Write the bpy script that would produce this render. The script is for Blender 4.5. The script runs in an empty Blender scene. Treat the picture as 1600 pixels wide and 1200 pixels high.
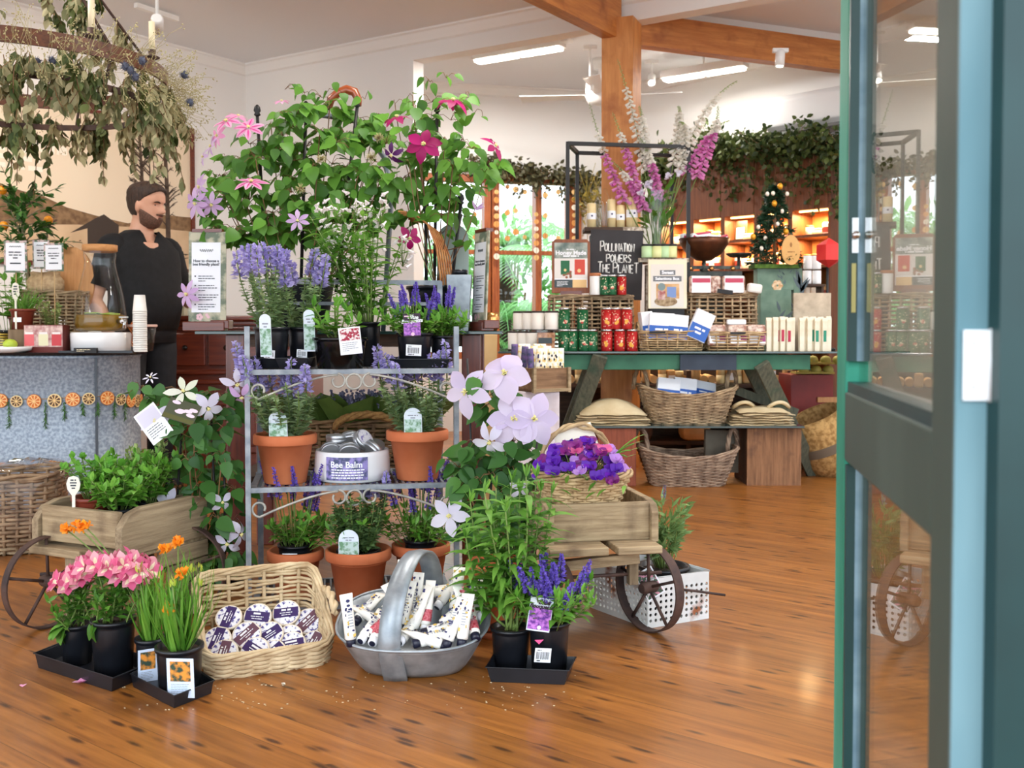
import bpy, math, random
from mathutils import Vector as V, Matrix
sc = bpy.context.scene
COL = sc.collection
PI = math.pi
rnd = random.Random(11)
U = rnd.uniform
# ---------------------------------------------------------------- camera, sky, lights, exposure
F = 1555.0; EYE = 0.90; PITCH = math.radians(1.7); HOR = 510.0
CY = HOR + F*math.tan(PITCH)                 # image row of the optical axis
cam = bpy.data.cameras.new('camera'); cam.sensor_width = 36; cam.lens = 36*F/1600
cam.shift_y = -(600-CY)/1600
cam.clip_start = 0.05
cam.dof.use_dof = True; cam.dof.focus_distance = 3.0; cam.dof.aperture_fstop = 6.5
co = bpy.data.objects.new('camera', cam); COL.objects.link(co)
co.location = (0, 0, EYE); co.rotation_euler = (PI/2-PITCH, 0, 0); sc.camera = co
sc.view_settings.view_transform = 'Standard'; sc.view_settings.look = 'None'
sc.view_settings.gamma = 1; sc.view_settings.use_curve_mapping = False
sc.view_settings.exposure = 0.78
sc.cycles.max_bounces = 8; sc.cycles.transparent_max_bounces = 24
sc.cycles.sample_clamp_indirect = 6; sc.cycles.caustics_reflective = False; sc.cycles.caustics_refractive = False
w = bpy.data.worlds.new('sky'); sc.world = w; w.use_nodes = True
nt = w.node_tree; bg = nt.nodes['Background']
tc = nt.nodes.new('ShaderNodeTexCoord'); sp = nt.nodes.new('ShaderNodeSeparateXYZ'); cr = nt.nodes.new('ShaderNodeValToRGB')
nt.links.new(tc.outputs['Generated'], sp.inputs[0]); nt.links.new(sp.outputs[2], cr.inputs[0]); nt.links.new(cr.outputs[0], bg.inputs[0])
cr.color_ramp.elements[0].color = (0.84, 0.92, 1, 1); cr.color_ramp.elements[1].color = (0.62, 0.80, 1, 1)
bg.inputs[1].default_value = 2.5
sl = bpy.data.lights.new('sun', 'SUN'); sl.energy = .6; sl.angle = math.radians(25); sl.color = (1, .97, .92)
so = bpy.data.objects.new('sun', sl); COL.objects.link(so); so.rotation_euler = (math.radians(56), 0, math.radians(-18))
def lamp(name, kind, loc, energy, color=(1, .9, .78), size=.3, size_y=None, rot=(0, 0, 0), spot=1.2, spread=None):
 l = bpy.data.lights.new(name, kind); l.energy = energy; l.color = color
 if kind == 'AREA':
  l.size = size
  if size_y: l.shape = 'RECTANGLE'; l.size_y = size_y
  if spread: l.spread = spread
 else:
  l.shadow_soft_size = size
  if kind == 'SPOT': l.spot_size = spot; l.spot_blend = .6
 o = bpy.data.objects.new(name, l); COL.objects.link(o); o.location = loc; o.rotation_euler = rot
 return o
# ---------------------------------------------------------------- picture geometry helpers
_cp, _sp = math.cos(PITCH), math.sin(PITCH)
def ray(px, py):
 xc = (px-800)/F; yc = (CY-py)/F
 return V((xc, _cp+yc*_sp, yc*_cp-_sp))
def at(px, py, Y):
 r = ray(px, py); return V((0, 0, EYE))+r*(Y/r.y)
def atz(px, py, z):
 r = ray(px, py); return V((0, 0, EYE))+r*((z-EYE)/r.z)
def flo(px, py): return atz(px, py, 0)
def online(px, p0, d):
 k = (px-800)/F; t = (k*p0.y-p0.x)/(d.x-k*d.y); return p0+d*t
# ---------------------------------------------------------------- materials
def lin(c):
 if len(c) == 4: return c
 return tuple((x/255/12.92 if x/255 <= .04045 else ((x/255+.055)/1.055)**2.4) for x in c)+(1,)
_m = {}
def node(nt, t, **k):
 n = nt.nodes.new(t)
 for a, b in k.items():
  if a.startswith('i_'):
   key = a[2:].replace('_', ' '); n.inputs[int(key) if key.isdigit() else key].default_value = b
  else: setattr(n, a, b)
 return n
def newmat(name):
 m = bpy.data.materials.new(name); m.use_nodes = True; _m[name] = m
 return m, m.node_tree, m.node_tree.nodes['Principled BSDF'], m.node_tree.links
def mat(name, c=None, c2=None, rough=.55, metal=0, scale=6, bump=0, stretch=(1, 1, 1), coat=0, trans=0, alpha=1, emit=None, estr=1, spec=.5, lo=.35, hi=.65, detail=4, ior=1.45, rot=(0, 0, 0)):
 if name in _m: return _m[name]
 m, nt, b, L = newmat(name)
 b.inputs['Base Color'].default_value = lin(c); b.inputs['Roughness'].default_value = rough; b.inputs['Metallic'].default_value = metal
 b.inputs['Coat Weight'].default_value = coat; b.inputs['Coat Roughness'].default_value = .15
 b.inputs['Specular IOR Level'].default_value = spec; b.inputs['IOR'].default_value = ior
 b.inputs['Transmission Weight'].default_value = trans; b.inputs['Alpha'].default_value = alpha
 if emit: b.inputs['Emission Color'].default_value = lin(emit); b.inputs['Emission Strength'].default_value = estr
 if c2 or bump:
  t = node(nt, 'ShaderNodeTexCoord'); mp = node(nt, 'ShaderNodeMapping'); mp.inputs['Scale'].default_value = stretch; mp.inputs['Rotation'].default_value = rot
  nz = node(nt, 'ShaderNodeTexNoise', i_Scale=scale, i_Detail=detail)
  L.new(t.outputs['Object'], mp.inputs[0]); L.new(mp.outputs[0], nz.inputs['Vector'])
  if c2:
   r = node(nt, 'ShaderNodeValToRGB'); e = r.color_ramp.elements
   e[0].position = lo; e[0].color = lin(c); e[1].position = hi; e[1].color = lin(c2)
   L.new(nz.outputs[0], r.inputs[0]); L.new(r.outputs[0], b.inputs['Base Color'])
  if bump:
   bp = node(nt, 'ShaderNodeBump', i_Strength=bump, i_Distance=.01); L.new(nz.outputs[0], bp.inputs['Height']); L.new(bp.outputs[0], b.inputs['Normal'])
 return m
def leafmat(name, c, c2, tl=.3, rough=.45, spec=.35):
 if name in _m: return _m[name]
 m, nt, b, L = newmat(name)
 g = node(nt, 'ShaderNodeNewGeometry'); r = node(nt, 'ShaderNodeValToRGB'); e = r.color_ramp.elements
 e[0].color = lin(c); e[1].color = lin(c2); L.new(g.outputs['Random Per Island'], r.inputs[0])
 L.new(r.outputs[0], b.inputs['Base Color']); b.inputs['Roughness'].default_value = rough; b.inputs['Specular IOR Level'].default_value = spec
 t = node(nt, 'ShaderNodeBsdfTranslucent'); L.new(r.outputs[0], t.inputs[0])
 x = node(nt, 'ShaderNodeMixShader', i_0=tl); L.new(b.outputs[0], x.inputs[1]); L.new(t.outputs[0], x.inputs[2])
 L.new(x.outputs[0], nt.nodes['Material Output'].inputs[0])
 return m
def glassmat(name, ior=1.5, tint=(1, 1, 1, 1)):
 if name in _m: return _m[name]
 m, nt, b, L = newmat(name); nt.nodes.remove(b)
 lw = node(nt, 'ShaderNodeLayerWeight', i_Blend=.5); pw_ = node(nt, 'ShaderNodeMath', operation='POWER'); pw_.inputs[1].default_value = 5; L.new(lw.outputs['Facing'], pw_.inputs[0]); r0 = ((ior-1)/(ior+1))**2
 f = node(nt, 'ShaderNodeMath', operation='MULTIPLY_ADD'); L.new(pw_.outputs[0], f.inputs[0]); f.inputs[1].default_value = 1-r0; f.inputs[2].default_value = r0; t = node(nt, 'ShaderNodeBsdfTransparent'); g = node(nt, 'ShaderNodeBsdfGlossy', i_Roughness=.0)
 t.inputs[0].default_value = tint
 x = node(nt, 'ShaderNodeMixShader'); L.new(f.outputs[0], x.inputs[0]); L.new(t.outputs[0], x.inputs[1]); L.new(g.outputs[0], x.inputs[2])
 L.new(x.outputs[0], nt.nodes['Material Output'].inputs[0]); return m
def wood(name, c=None, c2=None, c3=None, rough=.6, ax=0, scale=5, coat=0, bump=.15, k=14):
 """grain streaks along local axis ax"""
 if name in _m: return _m[name]
 m, nt, b, L = newmat(name)
 st = [k, k, k]; st[ax] = 1
 t = node(nt, 'ShaderNodeTexCoord'); mp = node(nt, 'ShaderNodeMapping'); mp.inputs['Scale'].default_value = st
 nz = node(nt, 'ShaderNodeTexNoise', i_Scale=scale, i_Detail=6, i_Roughness=.65); r = node(nt, 'ShaderNodeValToRGB'); e = r.color_ramp.elements
 e[0].position = .3; e[0].color = lin(c); e[1].position = .7; e[1].color = lin(c2)
 L.new(t.outputs['Object'], mp.inputs[0]); L.new(mp.outputs[0], nz.inputs['Vector']); L.new(nz.outputs[0], r.inputs[0])
 if c3:
  n2 = node(nt, 'ShaderNodeTexNoise', i_Scale=7, i_Detail=5); r2 = node(nt, 'ShaderNodeValToRGB'); r2.color_ramp.elements[0].position = .55; r2.color_ramp.elements[1].position = .75
  L.new(t.outputs['Object'], n2.inputs['Vector']); L.new(n2.outputs[0], r2.inputs[0])
  mx = node(nt, 'ShaderNodeMix', data_type='RGBA'); L.new(r2.outputs[0], mx.inputs[0]); L.new(r.outputs[0], mx.inputs[6]); mx.inputs[7].default_value = lin(c3)
  L.new(mx.outputs[2], b.inputs['Base Color'])
 else: L.new(r.outputs[0], b.inputs['Base Color'])
 b.inputs['Roughness'].default_value = rough; b.inputs['Coat Weight'].default_value = coat; b.inputs['Coat Roughness'].default_value = .2
 bp = node(nt, 'ShaderNodeBump', i_Strength=bump, i_Distance=.005); L.new(nz.outputs[0], bp.inputs['Height']); L.new(bp.outputs[0], b.inputs['Normal'])
 return m
# ---------------------------------------------------------------- mesh builder
PROF = {'oval': [.12, .62, .95, 1, .82, .45, 0], 'heart': [.5, 1, 1, .88, .62, .3, 0], 'lance': [.2, .7, 1, .92, .68, .34, 0],
  'petal': [.28, .66, .92, 1, .9, .58, .05], 'grass': [.8, 1, 1, .9, .7, .4, 0], 'round': [.4, .85, 1, 1, .9, .6, .1], 'spoon': [.25, .4, .7, 1, 1, .7, .1]}
class MB:
 def __init__(s): s.v = []; s.f = []; s.m = []; s.s = []; s.mi = 0; s.sm = False
 def face(s, *i): s.f.append(i); s.m.append(s.mi); s.s.append(s.sm)
 def add(s, vs, fs):
  o = len(s.v); s.v.extend(vs)
  for f in fs: s.face(*[o+i for i in f])
 def box(s, c, sz, M=None, taper=1):
  x, y, z = sz[0]/2, sz[1]/2, sz[2]/2; c = V(c)
  vs = []
  for dz in (-1, 1):
   t = taper if dz < 0 else 1
   for dx, dy in ((-1, -1), (1, -1), (1, 1), (-1, 1)):
    p = V((dx*x*t, dy*y*t, dz*z)); vs.append((c+M@p) if M else c+p)
  s.add(vs, [(3, 2, 1, 0), (4, 5, 6, 7), (0, 1, 5, 4), (1, 2, 6, 5), (2, 3, 7, 6), (3, 0, 4, 7)])
 def beam(s, a, b, w, h, up=(0, 0, 1)):
  """a box from a to b, w across, h along up"""
  a, b = V(a), V(b); d = (b-a); L = d.length; d.normalize(); u = V(up); x = d.cross(u)
  if x.length < 1e-4: x = d.cross(V((0, 1, 0)))
  x.normalize(); u = x.cross(d)
  M = Matrix((x, d, u)).transposed(); s.box((a+b)/2, (w, L, h), M)
 def tube(s, pts, r, n=6, closed=False, caps=True):
  pts = [V(p) for p in pts]; k = len(pts); o = len(s.v); prev = None
  for i, p in enumerate(pts):
   if closed: d = pts[(i+1) % k]-pts[i-1]
   else: d = pts[min(i+1, k-1)]-pts[max(i-1, 0)]
   if d.length < 1e-9: d = V((0, 0, 1))
   d.normalize()
   if prev is None:
    a = V((0, 0, 1)) if abs(d.z) < .9 else V((1, 0, 0)); x = d.cross(a).normalized()
   else:
    x = prev-d*prev.dot(d)
    x = x.normalized() if x.length > 1e-6 else d.orthogonal().normalized()
   prev = x; y = d.cross(x); rr = r[i] if isinstance(r, (list, tuple)) else r
   for j in range(n):
    a = 2*PI*j/n; s.v.append(p+x*(rr*math.cos(a))+y*(rr*math.sin(a)))
  sm = s.sm; s.sm = True
  for i in range(k if closed else k-1):
   for j in range(n):
    a = o+i*n+j; b = o+i*n+(j+1) % n; i2 = (i+1) % k
    s.face(a, b, o+i2*n+(j+1) % n, o+i2*n+j)
  s.sm = sm
  if caps and not closed:
   s.face(*[o+j for j in reversed(range(n))]); s.face(*[o+(k-1)*n+j for j in range(n)])
 def lathe(s, prof, n=24, M=None, c=(0, 0, 0), cap=True, sx=1, sy=1):
  o = len(s.v); k = len(prof); c = V(c)
  for r, z in prof:
   for j in range(n):
    a = 2*PI*j/n; p = V((r*math.cos(a)*sx, r*math.sin(a)*sy, z)); s.v.append(c+(M@p if M else p))
  sm = s.sm; s.sm = True
  for i in range(k-1):
   for j in range(n): s.face(o+i*n+j, o+i*n+(j+1) % n, o+(i+1)*n+(j+1) % n, o+(i+1)*n+j)
  s.sm = sm
  if cap:
   if prof[0][0] > 1e-5: s.face(*[o+j for j in reversed(range(n))])
   if prof[-1][0] > 1e-5: s.face(*[o+(k-1)*n+j for j in range(n)])
 def loft(s, rings, cap=True, closed=True):
  o = len(s.v); n = len(rings[0])
  for r in rings: s.v.extend(V(p) for p in r)
  for i in range(len(rings)-1):
   for j in range(n if closed else n-1): s.face(o+i*n+j, o+i*n+(j+1) % n, o+(i+1)*n+(j+1) % n, o+(i+1)*n+j)
  if cap:
   s.face(*[o+j for j in reversed(range(n))]); s.face(*[o+(len(rings)-1)*n+j for j in range(n)])
 def poly(s, pts): s.add([V(p) for p in pts], [tuple(range(len(pts)))])
 def prism(s, poly, M, t):
  """2D polygon in the plane of M (x right, y up) extruded from z=0 to z=t"""
  k = len(poly); a = [M@V((p[0], p[1], 0)) for p in poly]; b = [M@V((p[0], p[1], t)) for p in poly]
  s.add(a+b, [tuple(reversed(range(k))), tuple(range(k, 2*k))]+[(i, (i+1) % k, k+(i+1) % k, k+i) for i in range(k)])
 def rect(s, M, x0, y0, x1, y1, z=.0006): s.add([M@V((x0, y0, z)), M@V((x1, y0, z)), M@V((x1, y1, z)), M@V((x0, y1, z))], [(0, 1, 2, 3)])
 def disc(s, M, x, y, r, z=.0006, n=14, ry=None): s.add([M@V((x+r*math.cos(2*PI*i/n), y+(ry or r)*math.sin(2*PI*i/n), z)) for i in range(n)], [tuple(range(n))])
 def flat(s, M, pts, z=.0006): s.add([M@V((a, b, z)) for a, b in pts], [tuple(range(len(pts)))])
 def lines(s, M, x, y, w, n, gap, h, z=.0008, center=False):
  for i in range(n):
   ww = w*U(.72, 1) if i < n-1 else w*U(.3, .7); x0 = x+(w-ww)/2 if center else x; a = x0
   while a < x0+ww:
    b = min(a+U(1.2, 4)*h*1.5, x0+ww); s.rect(M, a, y-i*gap, b, y-i*gap+h, z); a = b+h*.7
 def leaf(s, p, d, n, L, W, kind='oval', droop=0., fold=.15, seg=6, cup=0.):
  p, d = V(p), V(d).normalized(); n = V(n); n = n-d*n.dot(d)
  n = n.normalized() if n.length > 1e-4 else d.orthogonal().normalized()
  sd = d.cross(n); pr = PROF[kind]; o = len(s.v)
  for i in range(seg+1):
   t = i/seg; x = t*6; a = int(min(x, 5)); w_ = pr[a]+(pr[a+1]-pr[a])*(x-a)
   c = p+d*(L*t*(1-.25*abs(droop)*t))-n*(droop*L*t*t)+n*(cup*L*math.sin(PI*t))
   h = n*(w_*W/2*fold); k = sd*(w_*W/2)
   s.v.extend((c-k+h, c, c+k+h))
  sm = s.sm; s.sm = True
  for i in range(seg):
   a = o+3*i; s.face(a, a+1, a+4, a+3); s.face(a+1, a+2, a+5, a+4)
  s.sm = sm
 def ball(s, c, r, n=8, sc_=(1, 1, 1)):
  k = max(4, n//2+1); pr = [(max(1e-6, math.sin(PI*i/(k-1)))*r, -math.cos(PI*i/(k-1))*r) for i in range(k)]
  s.lathe(pr, n, Matrix.Diagonal(V(sc_)), c, cap=False)
 def build(s, name, mats, parent=None, world=False, bevel=0, solid=0, sub=0):
  vs = s.v
  if parent is not None and world:
   iv = wm(parent).inverted(); vs = [iv@V(p) for p in vs]
  me = bpy.data.meshes.new(name); me.from_pydata([tuple(p) for p in vs], [], s.f)
  if not isinstance(mats, (list, tuple)): mats = [mats]
  for m in mats: me.materials.append(m)
  me.polygons.foreach_set('material_index', s.m); me.polygons.foreach_set('use_smooth', s.s); me.update()
  o = bpy.data.objects.new(name, me); COL.objects.link(o)
  if parent is not None: o.parent = parent
  if solid: md = o.modifiers.new('s', 'SOLIDIFY'); md.thickness = solid; md.offset = 0
  if bevel: md = o.modifiers.new('b', 'BEVEL'); md.width = bevel; md.segments = 2; md.limit_method = 'ANGLE'
  if sub: md = o.modifiers.new('u', 'SUBSURF'); md.levels = sub; md.render_levels = sub
  return o
def wm(o):
 M = Matrix.LocRotScale(o.location, o.rotation_euler, o.scale)
 return wm(o.parent)@M if o.parent else M
def tag(o, label=None, cat=None, group=None, kind=None):
 if label: o['label'] = label
 if cat: o['category'] = cat
 if group: o['group'] = group
 if kind: o['kind'] = kind
 return o
def thing(name, label, cat, loc=(0, 0, 0), rz=0, group=None, rot=None, s=1):
 o = bpy.data.objects.new(name, None); COL.objects.link(o); o.empty_display_size = .05
 o.location = loc; o.rotation_euler = rot if rot else (0, 0, rz); o.scale = (s, s, s)
 return tag(o, label, cat, group)
def kids(o): return [c for c in COL.objects if c.parent == o]
def dup(r, loc, rz=0, label=None, group=None, rot=None, s=None):
 def cp(o, par):
  c = o.copy(); COL.objects.link(c); c.parent = par
  for k in kids(o): cp(k, c)
  return c
 c = cp(r, None); c.location = loc; c.rotation_euler = rot if rot else (0, 0, rz)
 if s: c.scale = (s, s, s)
 if label: c['label'] = label
 if group: c['group'] = group
 return c
def struct(o, kind='structure'): o['kind'] = kind; return o
def face_m(loc, yaw=0, tilt=0, roll=0):
 """plane facing the viewer (-Y): x right, y up, z out; yaw turns about Z, tilt leans back"""
 return Matrix.Translation(V(loc))@Matrix.Rotation(yaw, 4, 'Z')@Matrix.Rotation(PI/2-tilt, 4, 'X')@Matrix.Rotation(roll, 4, 'Z')
def text(s, size, m, parent, M, ex=.0004, align='CENTER', name='lettering', world=True, bold=0, shear=0, sp=1):
 cu = bpy.data.curves.new('t', 'FONT'); cu.body = s; cu.size = size; cu.extrude = ex; cu.align_x = align; cu.align_y = 'CENTER'
 cu.offset = bold; cu.shear = shear; cu.space_line = sp; cu.resolution_u = 3
 t = bpy.data.objects.new('t', cu); COL.objects.link(t); bpy.context.view_layer.update()
 me = bpy.data.meshes.new_from_object(t.evaluated_get(bpy.context.evaluated_depsgraph_get())); me.name = name
 bpy.data.objects.remove(t); bpy.data.curves.remove(cu)
 me.transform((wm(parent).inverted()@M) if (world and parent) else M); me.materials.clear(); me.materials.append(m)
 o = bpy.data.objects.new(name, me); COL.objects.link(o)
 if parent: o.parent = parent
 return o
def rv(s=1): return V((U(-s, s), U(-s, s), U(-s, s)))
def rdir(zmin=-1, zmax=1):
 a = U(0, 2*PI); z = U(zmin, zmax); r = math.sqrt(max(0, 1-z*z)); return V((r*math.cos(a), r*math.sin(a), z))
def arc(a, b, bend, n=8):
 a, b, bend = V(a), V(b), V(bend)
 return [a.lerp(b, i/n)+bend*(4*(i/n)*(1-i/n)) for i in range(n+1)]
def bez(a, b, c, n=8):
 a, b, c = V(a), V(b), V(c); return [a*(1-t)**2+b*(2*t*(1-t))+c*t*t for t in (i/n for i in range(n+1))]
def sub_pt(pts, t):
 x = t*(len(pts)-1); i = min(int(x), len(pts)-2); return pts[i].lerp(pts[i+1], x-i), (pts[i+1]-pts[i]).normalized()
# ---------------------------------------------------------------- wicker
def ring_pts(a, b, n, e=4., ph=0.):
 raw = []
 for i in range(400):
  t = 2*PI*i/400; c, s_ = math.cos(t), math.sin(t)
  raw.append(V((a*math.copysign(abs(c)**(2/e), c), b*math.copysign(abs(s_)**(2/e), s_), 0)))
 ds = [0]
 for i in range(400): ds.append(ds[-1]+(raw[(i+1) % 400]-raw[i]).length)
 out = []; j = 0
 for i in range(n):
  q = ds[-1]*((i+ph) % n)/n
  j = 0 if q < ds[j] else j
  while ds[j+1] < q: j += 1
  out.append(raw[j].lerp(raw[(j+1) % 400], (q-ds[j])/(ds[j+1]-ds[j]+1e-9)))
 return out
def wicker(parent, a0, b0, a1, b1, h, rows, stakes, r, mt, mrim=None, e=4., rim=3, dip=0., thick=1., zb=0., lid=False, rimr=1.6, saddle=None, name='weave', jit=.12):
 """basket walls: a0,b0 half sizes at the base, a1,b1 at the rim; dip lowers the long sides' middle"""
 def P(i, n, t, off):
  q0, q1 = R0[i % n], R1[i % n]; p = q0.lerp(q1, t); o = V((p.x/(a0+1e-6)**1, p.y/(b0+1e-6), 0)); o = o.normalized()
  k = 1-abs(q1.x)/(a1+1e-6); z = zb+h*t-(dip*t*max(0, 1-(q1.x/a1)**2) if dip else 0)
  return V((p.x, p.y, z))+o*off
 n = stakes*2; R0 = ring_pts(a0, b0, n, e); R1 = ring_pts(a1, b1, n, e)
 mb = MB()
 for k in range(rows):
  t = (k+.5)/rows
  for q in range(1):
   pts = [P(i, n, min(1, max(0, t+U(-.25, .25)*jit/rows)), (r*1.15*thick if ((i//2+k) % 2) else -r*1.15*thick) if i % 2 == 0 else 0) for i in range(n)]
   mb.tube(pts, r*U(.85, 1.15), 5, closed=True)
 for i in range(0, n, 2): mb.tube([P(i, n, t, 0) for t in (0, .33, .66, 1)], r*1.15, 5)
 mb.sm = False
 W = mb.build(name, mt, parent)
 fl = MB(); fl.add([p+V((0, 0, zb+.004)) for p in R0], [tuple(range(n))]); fl.add([p+V((0, 0, zb)) for p in R0], [tuple(reversed(range(n)))]); fl.build('basket_floor', mt, parent)
 if rim:
  rb = MB()
  for q in range(rim):
   pts = []
   for i in range(n):
    ph = i*.55+q*2*PI/rim; p = P(i, n, 1, 0); o = V((p.x/a1, p.y/b1, 0)).normalized()
    pts.append(p+o*(math.cos(ph)*r*rimr*.8)+V((0, 0, math.sin(ph)*r*rimr*.8+r)))
   rb.tube(pts, r*1.1, 5, closed=True)
  rb.build('rim', mrim or mt, parent)
 return W
def loop_handle(parent, c, rad, r, mt, yaw=0, z0=0., n=3, h=None):
 """a twisted loop handle standing at c in the plane turned by yaw"""
 mb = MB(); d = V((math.cos(yaw), math.sin(yaw), 0)); nrm = V((-d.y, d.x, 0)); h = h or rad*1.6
 for q in range(n):
  pts = []
  for i in range(21):
   a = PI*i/20; ph = i*.7+q*2*PI/n
   base = V(c)+d*(-rad*math.cos(a))+V((0, 0, z0+h*math.sin(a)))
   out = d*(-math.cos(a))+V((0, 0, math.sin(a)))
   pts.append(base+out*(math.cos(ph)*r*.8)+nrm*(math.sin(ph)*r*.8))
  mb.tube(pts, r, 5)
 return mb.build('handle', mt, parent)
# ---------------------------------------------------------------- common materials
WALL = mat('wall_paint', (238, 235, 231), rough=.85); WHITE = mat('white_gloss', (240, 240, 238), rough=.3); CEIL = mat('ceiling_paint', (232, 233, 235), rough=.9)
WHITEP = mat('white_paper', (244, 246, 250), rough=.7); INK = mat('ink', (70, 75, 82), rough=.8); PALEINK = mat('pale_ink', (150, 155, 165), rough=.8)
BLACKP = mat('black_plastic', (20, 22, 27), (28, 30, 36), rough=.32, scale=9); DARK = mat('black_metal', (28, 26, 26), rough=.5)
TERRA = mat('terracotta', (196, 104, 62), (214, 126, 82), rough=.75, scale=7, bump=.05); SOIL = mat('soil', (38, 28, 22), (66, 50, 38), rough=.95, scale=60, bump=.6)
GALV = mat('galvanised', (128, 136, 142), (182, 189, 194), rough=.42, metal=.55, scale=16, lo=.3, hi=.7, bump=.03)
STEELW = mat('steel', (205, 205, 205), rough=.22, metal=1); IRON = mat('rack_iron', (120, 128, 136), (160, 164, 168), rough=.5, metal=.3, scale=25)
MAHOG = wood('mahogany', (74, 26, 14), (116, 48, 26), rough=.35, ax=2, coat=.3); MAHOGX = wood('mahogany_x', (82, 30, 16), (122, 52, 28), rough=.3, ax=0, coat=.3)
OAK = wood('pine_beam', (182, 112, 54), (216, 150, 84), (164, 96, 46), rough=.5, ax=2, scale=3, k=10); OAKX = wood('pine_beam_x', (164, 96, 44), (206, 136, 70), (146, 82, 38), rough=.5, ax=1, scale=3, k=10)
WEATH = wood('weathered', (118, 96, 68), (186, 164, 128), (84, 62, 44), rough=.85, ax=0, scale=4, bump=.4); WEATHZ = wood('weathered_z', (104, 86, 64), (160, 140, 110), (80, 64, 48), rough=.85, ax=2, scale=4, bump=.4)
DWOOD = wood('dark_timber', (50, 34, 24), (90, 62, 42), rough=.7, ax=0); RUST = mat('rusty_iron', (62, 50, 48), (96, 72, 62), rough=.7, metal=.4, scale=14, bump=.2)
WICK = mat('wicker', (150, 120, 82), (206, 178, 134), rough=.7, scale=22, lo=.3, hi=.7); WICKD = mat('wicker_grey', (120, 98, 74), (190, 164, 128), rough=.75, scale=22, lo=.3, hi=.7)
WICKB = mat('wicker_brown', (92, 68, 46), (156, 122, 84), rough=.75, scale=22, lo=.3, hi=.7); WICKL = mat('wicker_light', (172, 144, 106), (220, 198, 160), rough=.7, scale=22, lo=.3, hi=.7)
CLGLASS = glassmat('clear_glass', 1.45, (.97, .985, .98, 1)); STEM = leafmat('stem', (104, 128, 62), (134, 154, 84), .1); STEMB = leafmat('brown_stem', (110, 78, 52), (150, 116, 78), .05)
G_CLEM = leafmat('clematis_leaf', (62, 110, 36), (112, 166, 62)); G_DARK = leafmat('dark_leaf', (46, 90, 38), (86, 136, 60)); G_LITE = leafmat('light_leaf', (88, 148, 48), (134, 190, 76), .35)
G_PEN = leafmat('lance_leaf', (84, 138, 48), (136, 188, 80), .4); G_NEP = leafmat('greygreen_leaf', (124, 154, 104), (176, 198, 148)); G_DRY = leafmat('dried_leaf', (84, 98, 56), (206, 196, 154), .25, .7)
G_VINE = leafmat('vine_leaf', (44, 62, 34), (98, 112, 58), .25); F_LAV = leafmat('lavender_floret', (158, 146, 210), (202, 192, 234), .25, .6); F_VIO = leafmat('violet_floret', (98, 76, 186), (146, 120, 220), .25, .6)
F_WHITE = leafmat('white_petal', (216, 210, 230), (236, 232, 242), .25, .5); F_PINK = leafmat('pink_petal', (232, 150, 196), (246, 190, 220), .3, .5); F_STRIPE = mat('petal_stripe', (206, 62, 140), rough=.5)
F_MAG = leafmat('magenta_petal', (148, 14, 84), (186, 30, 116), .25, .5); F_LILAC = leafmat('lilac_petal', (206, 168, 216), (226, 196, 232), .3, .5); YEL = mat('stamen_yellow', (232, 222, 150), rough=.6)
BLACKI = mat('printed_black', (34, 34, 36), rough=.6); NAVY = mat('navy', (32, 32, 84), rough=.4); CREAM = mat('cream', (238, 224, 188), rough=.6)
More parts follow.
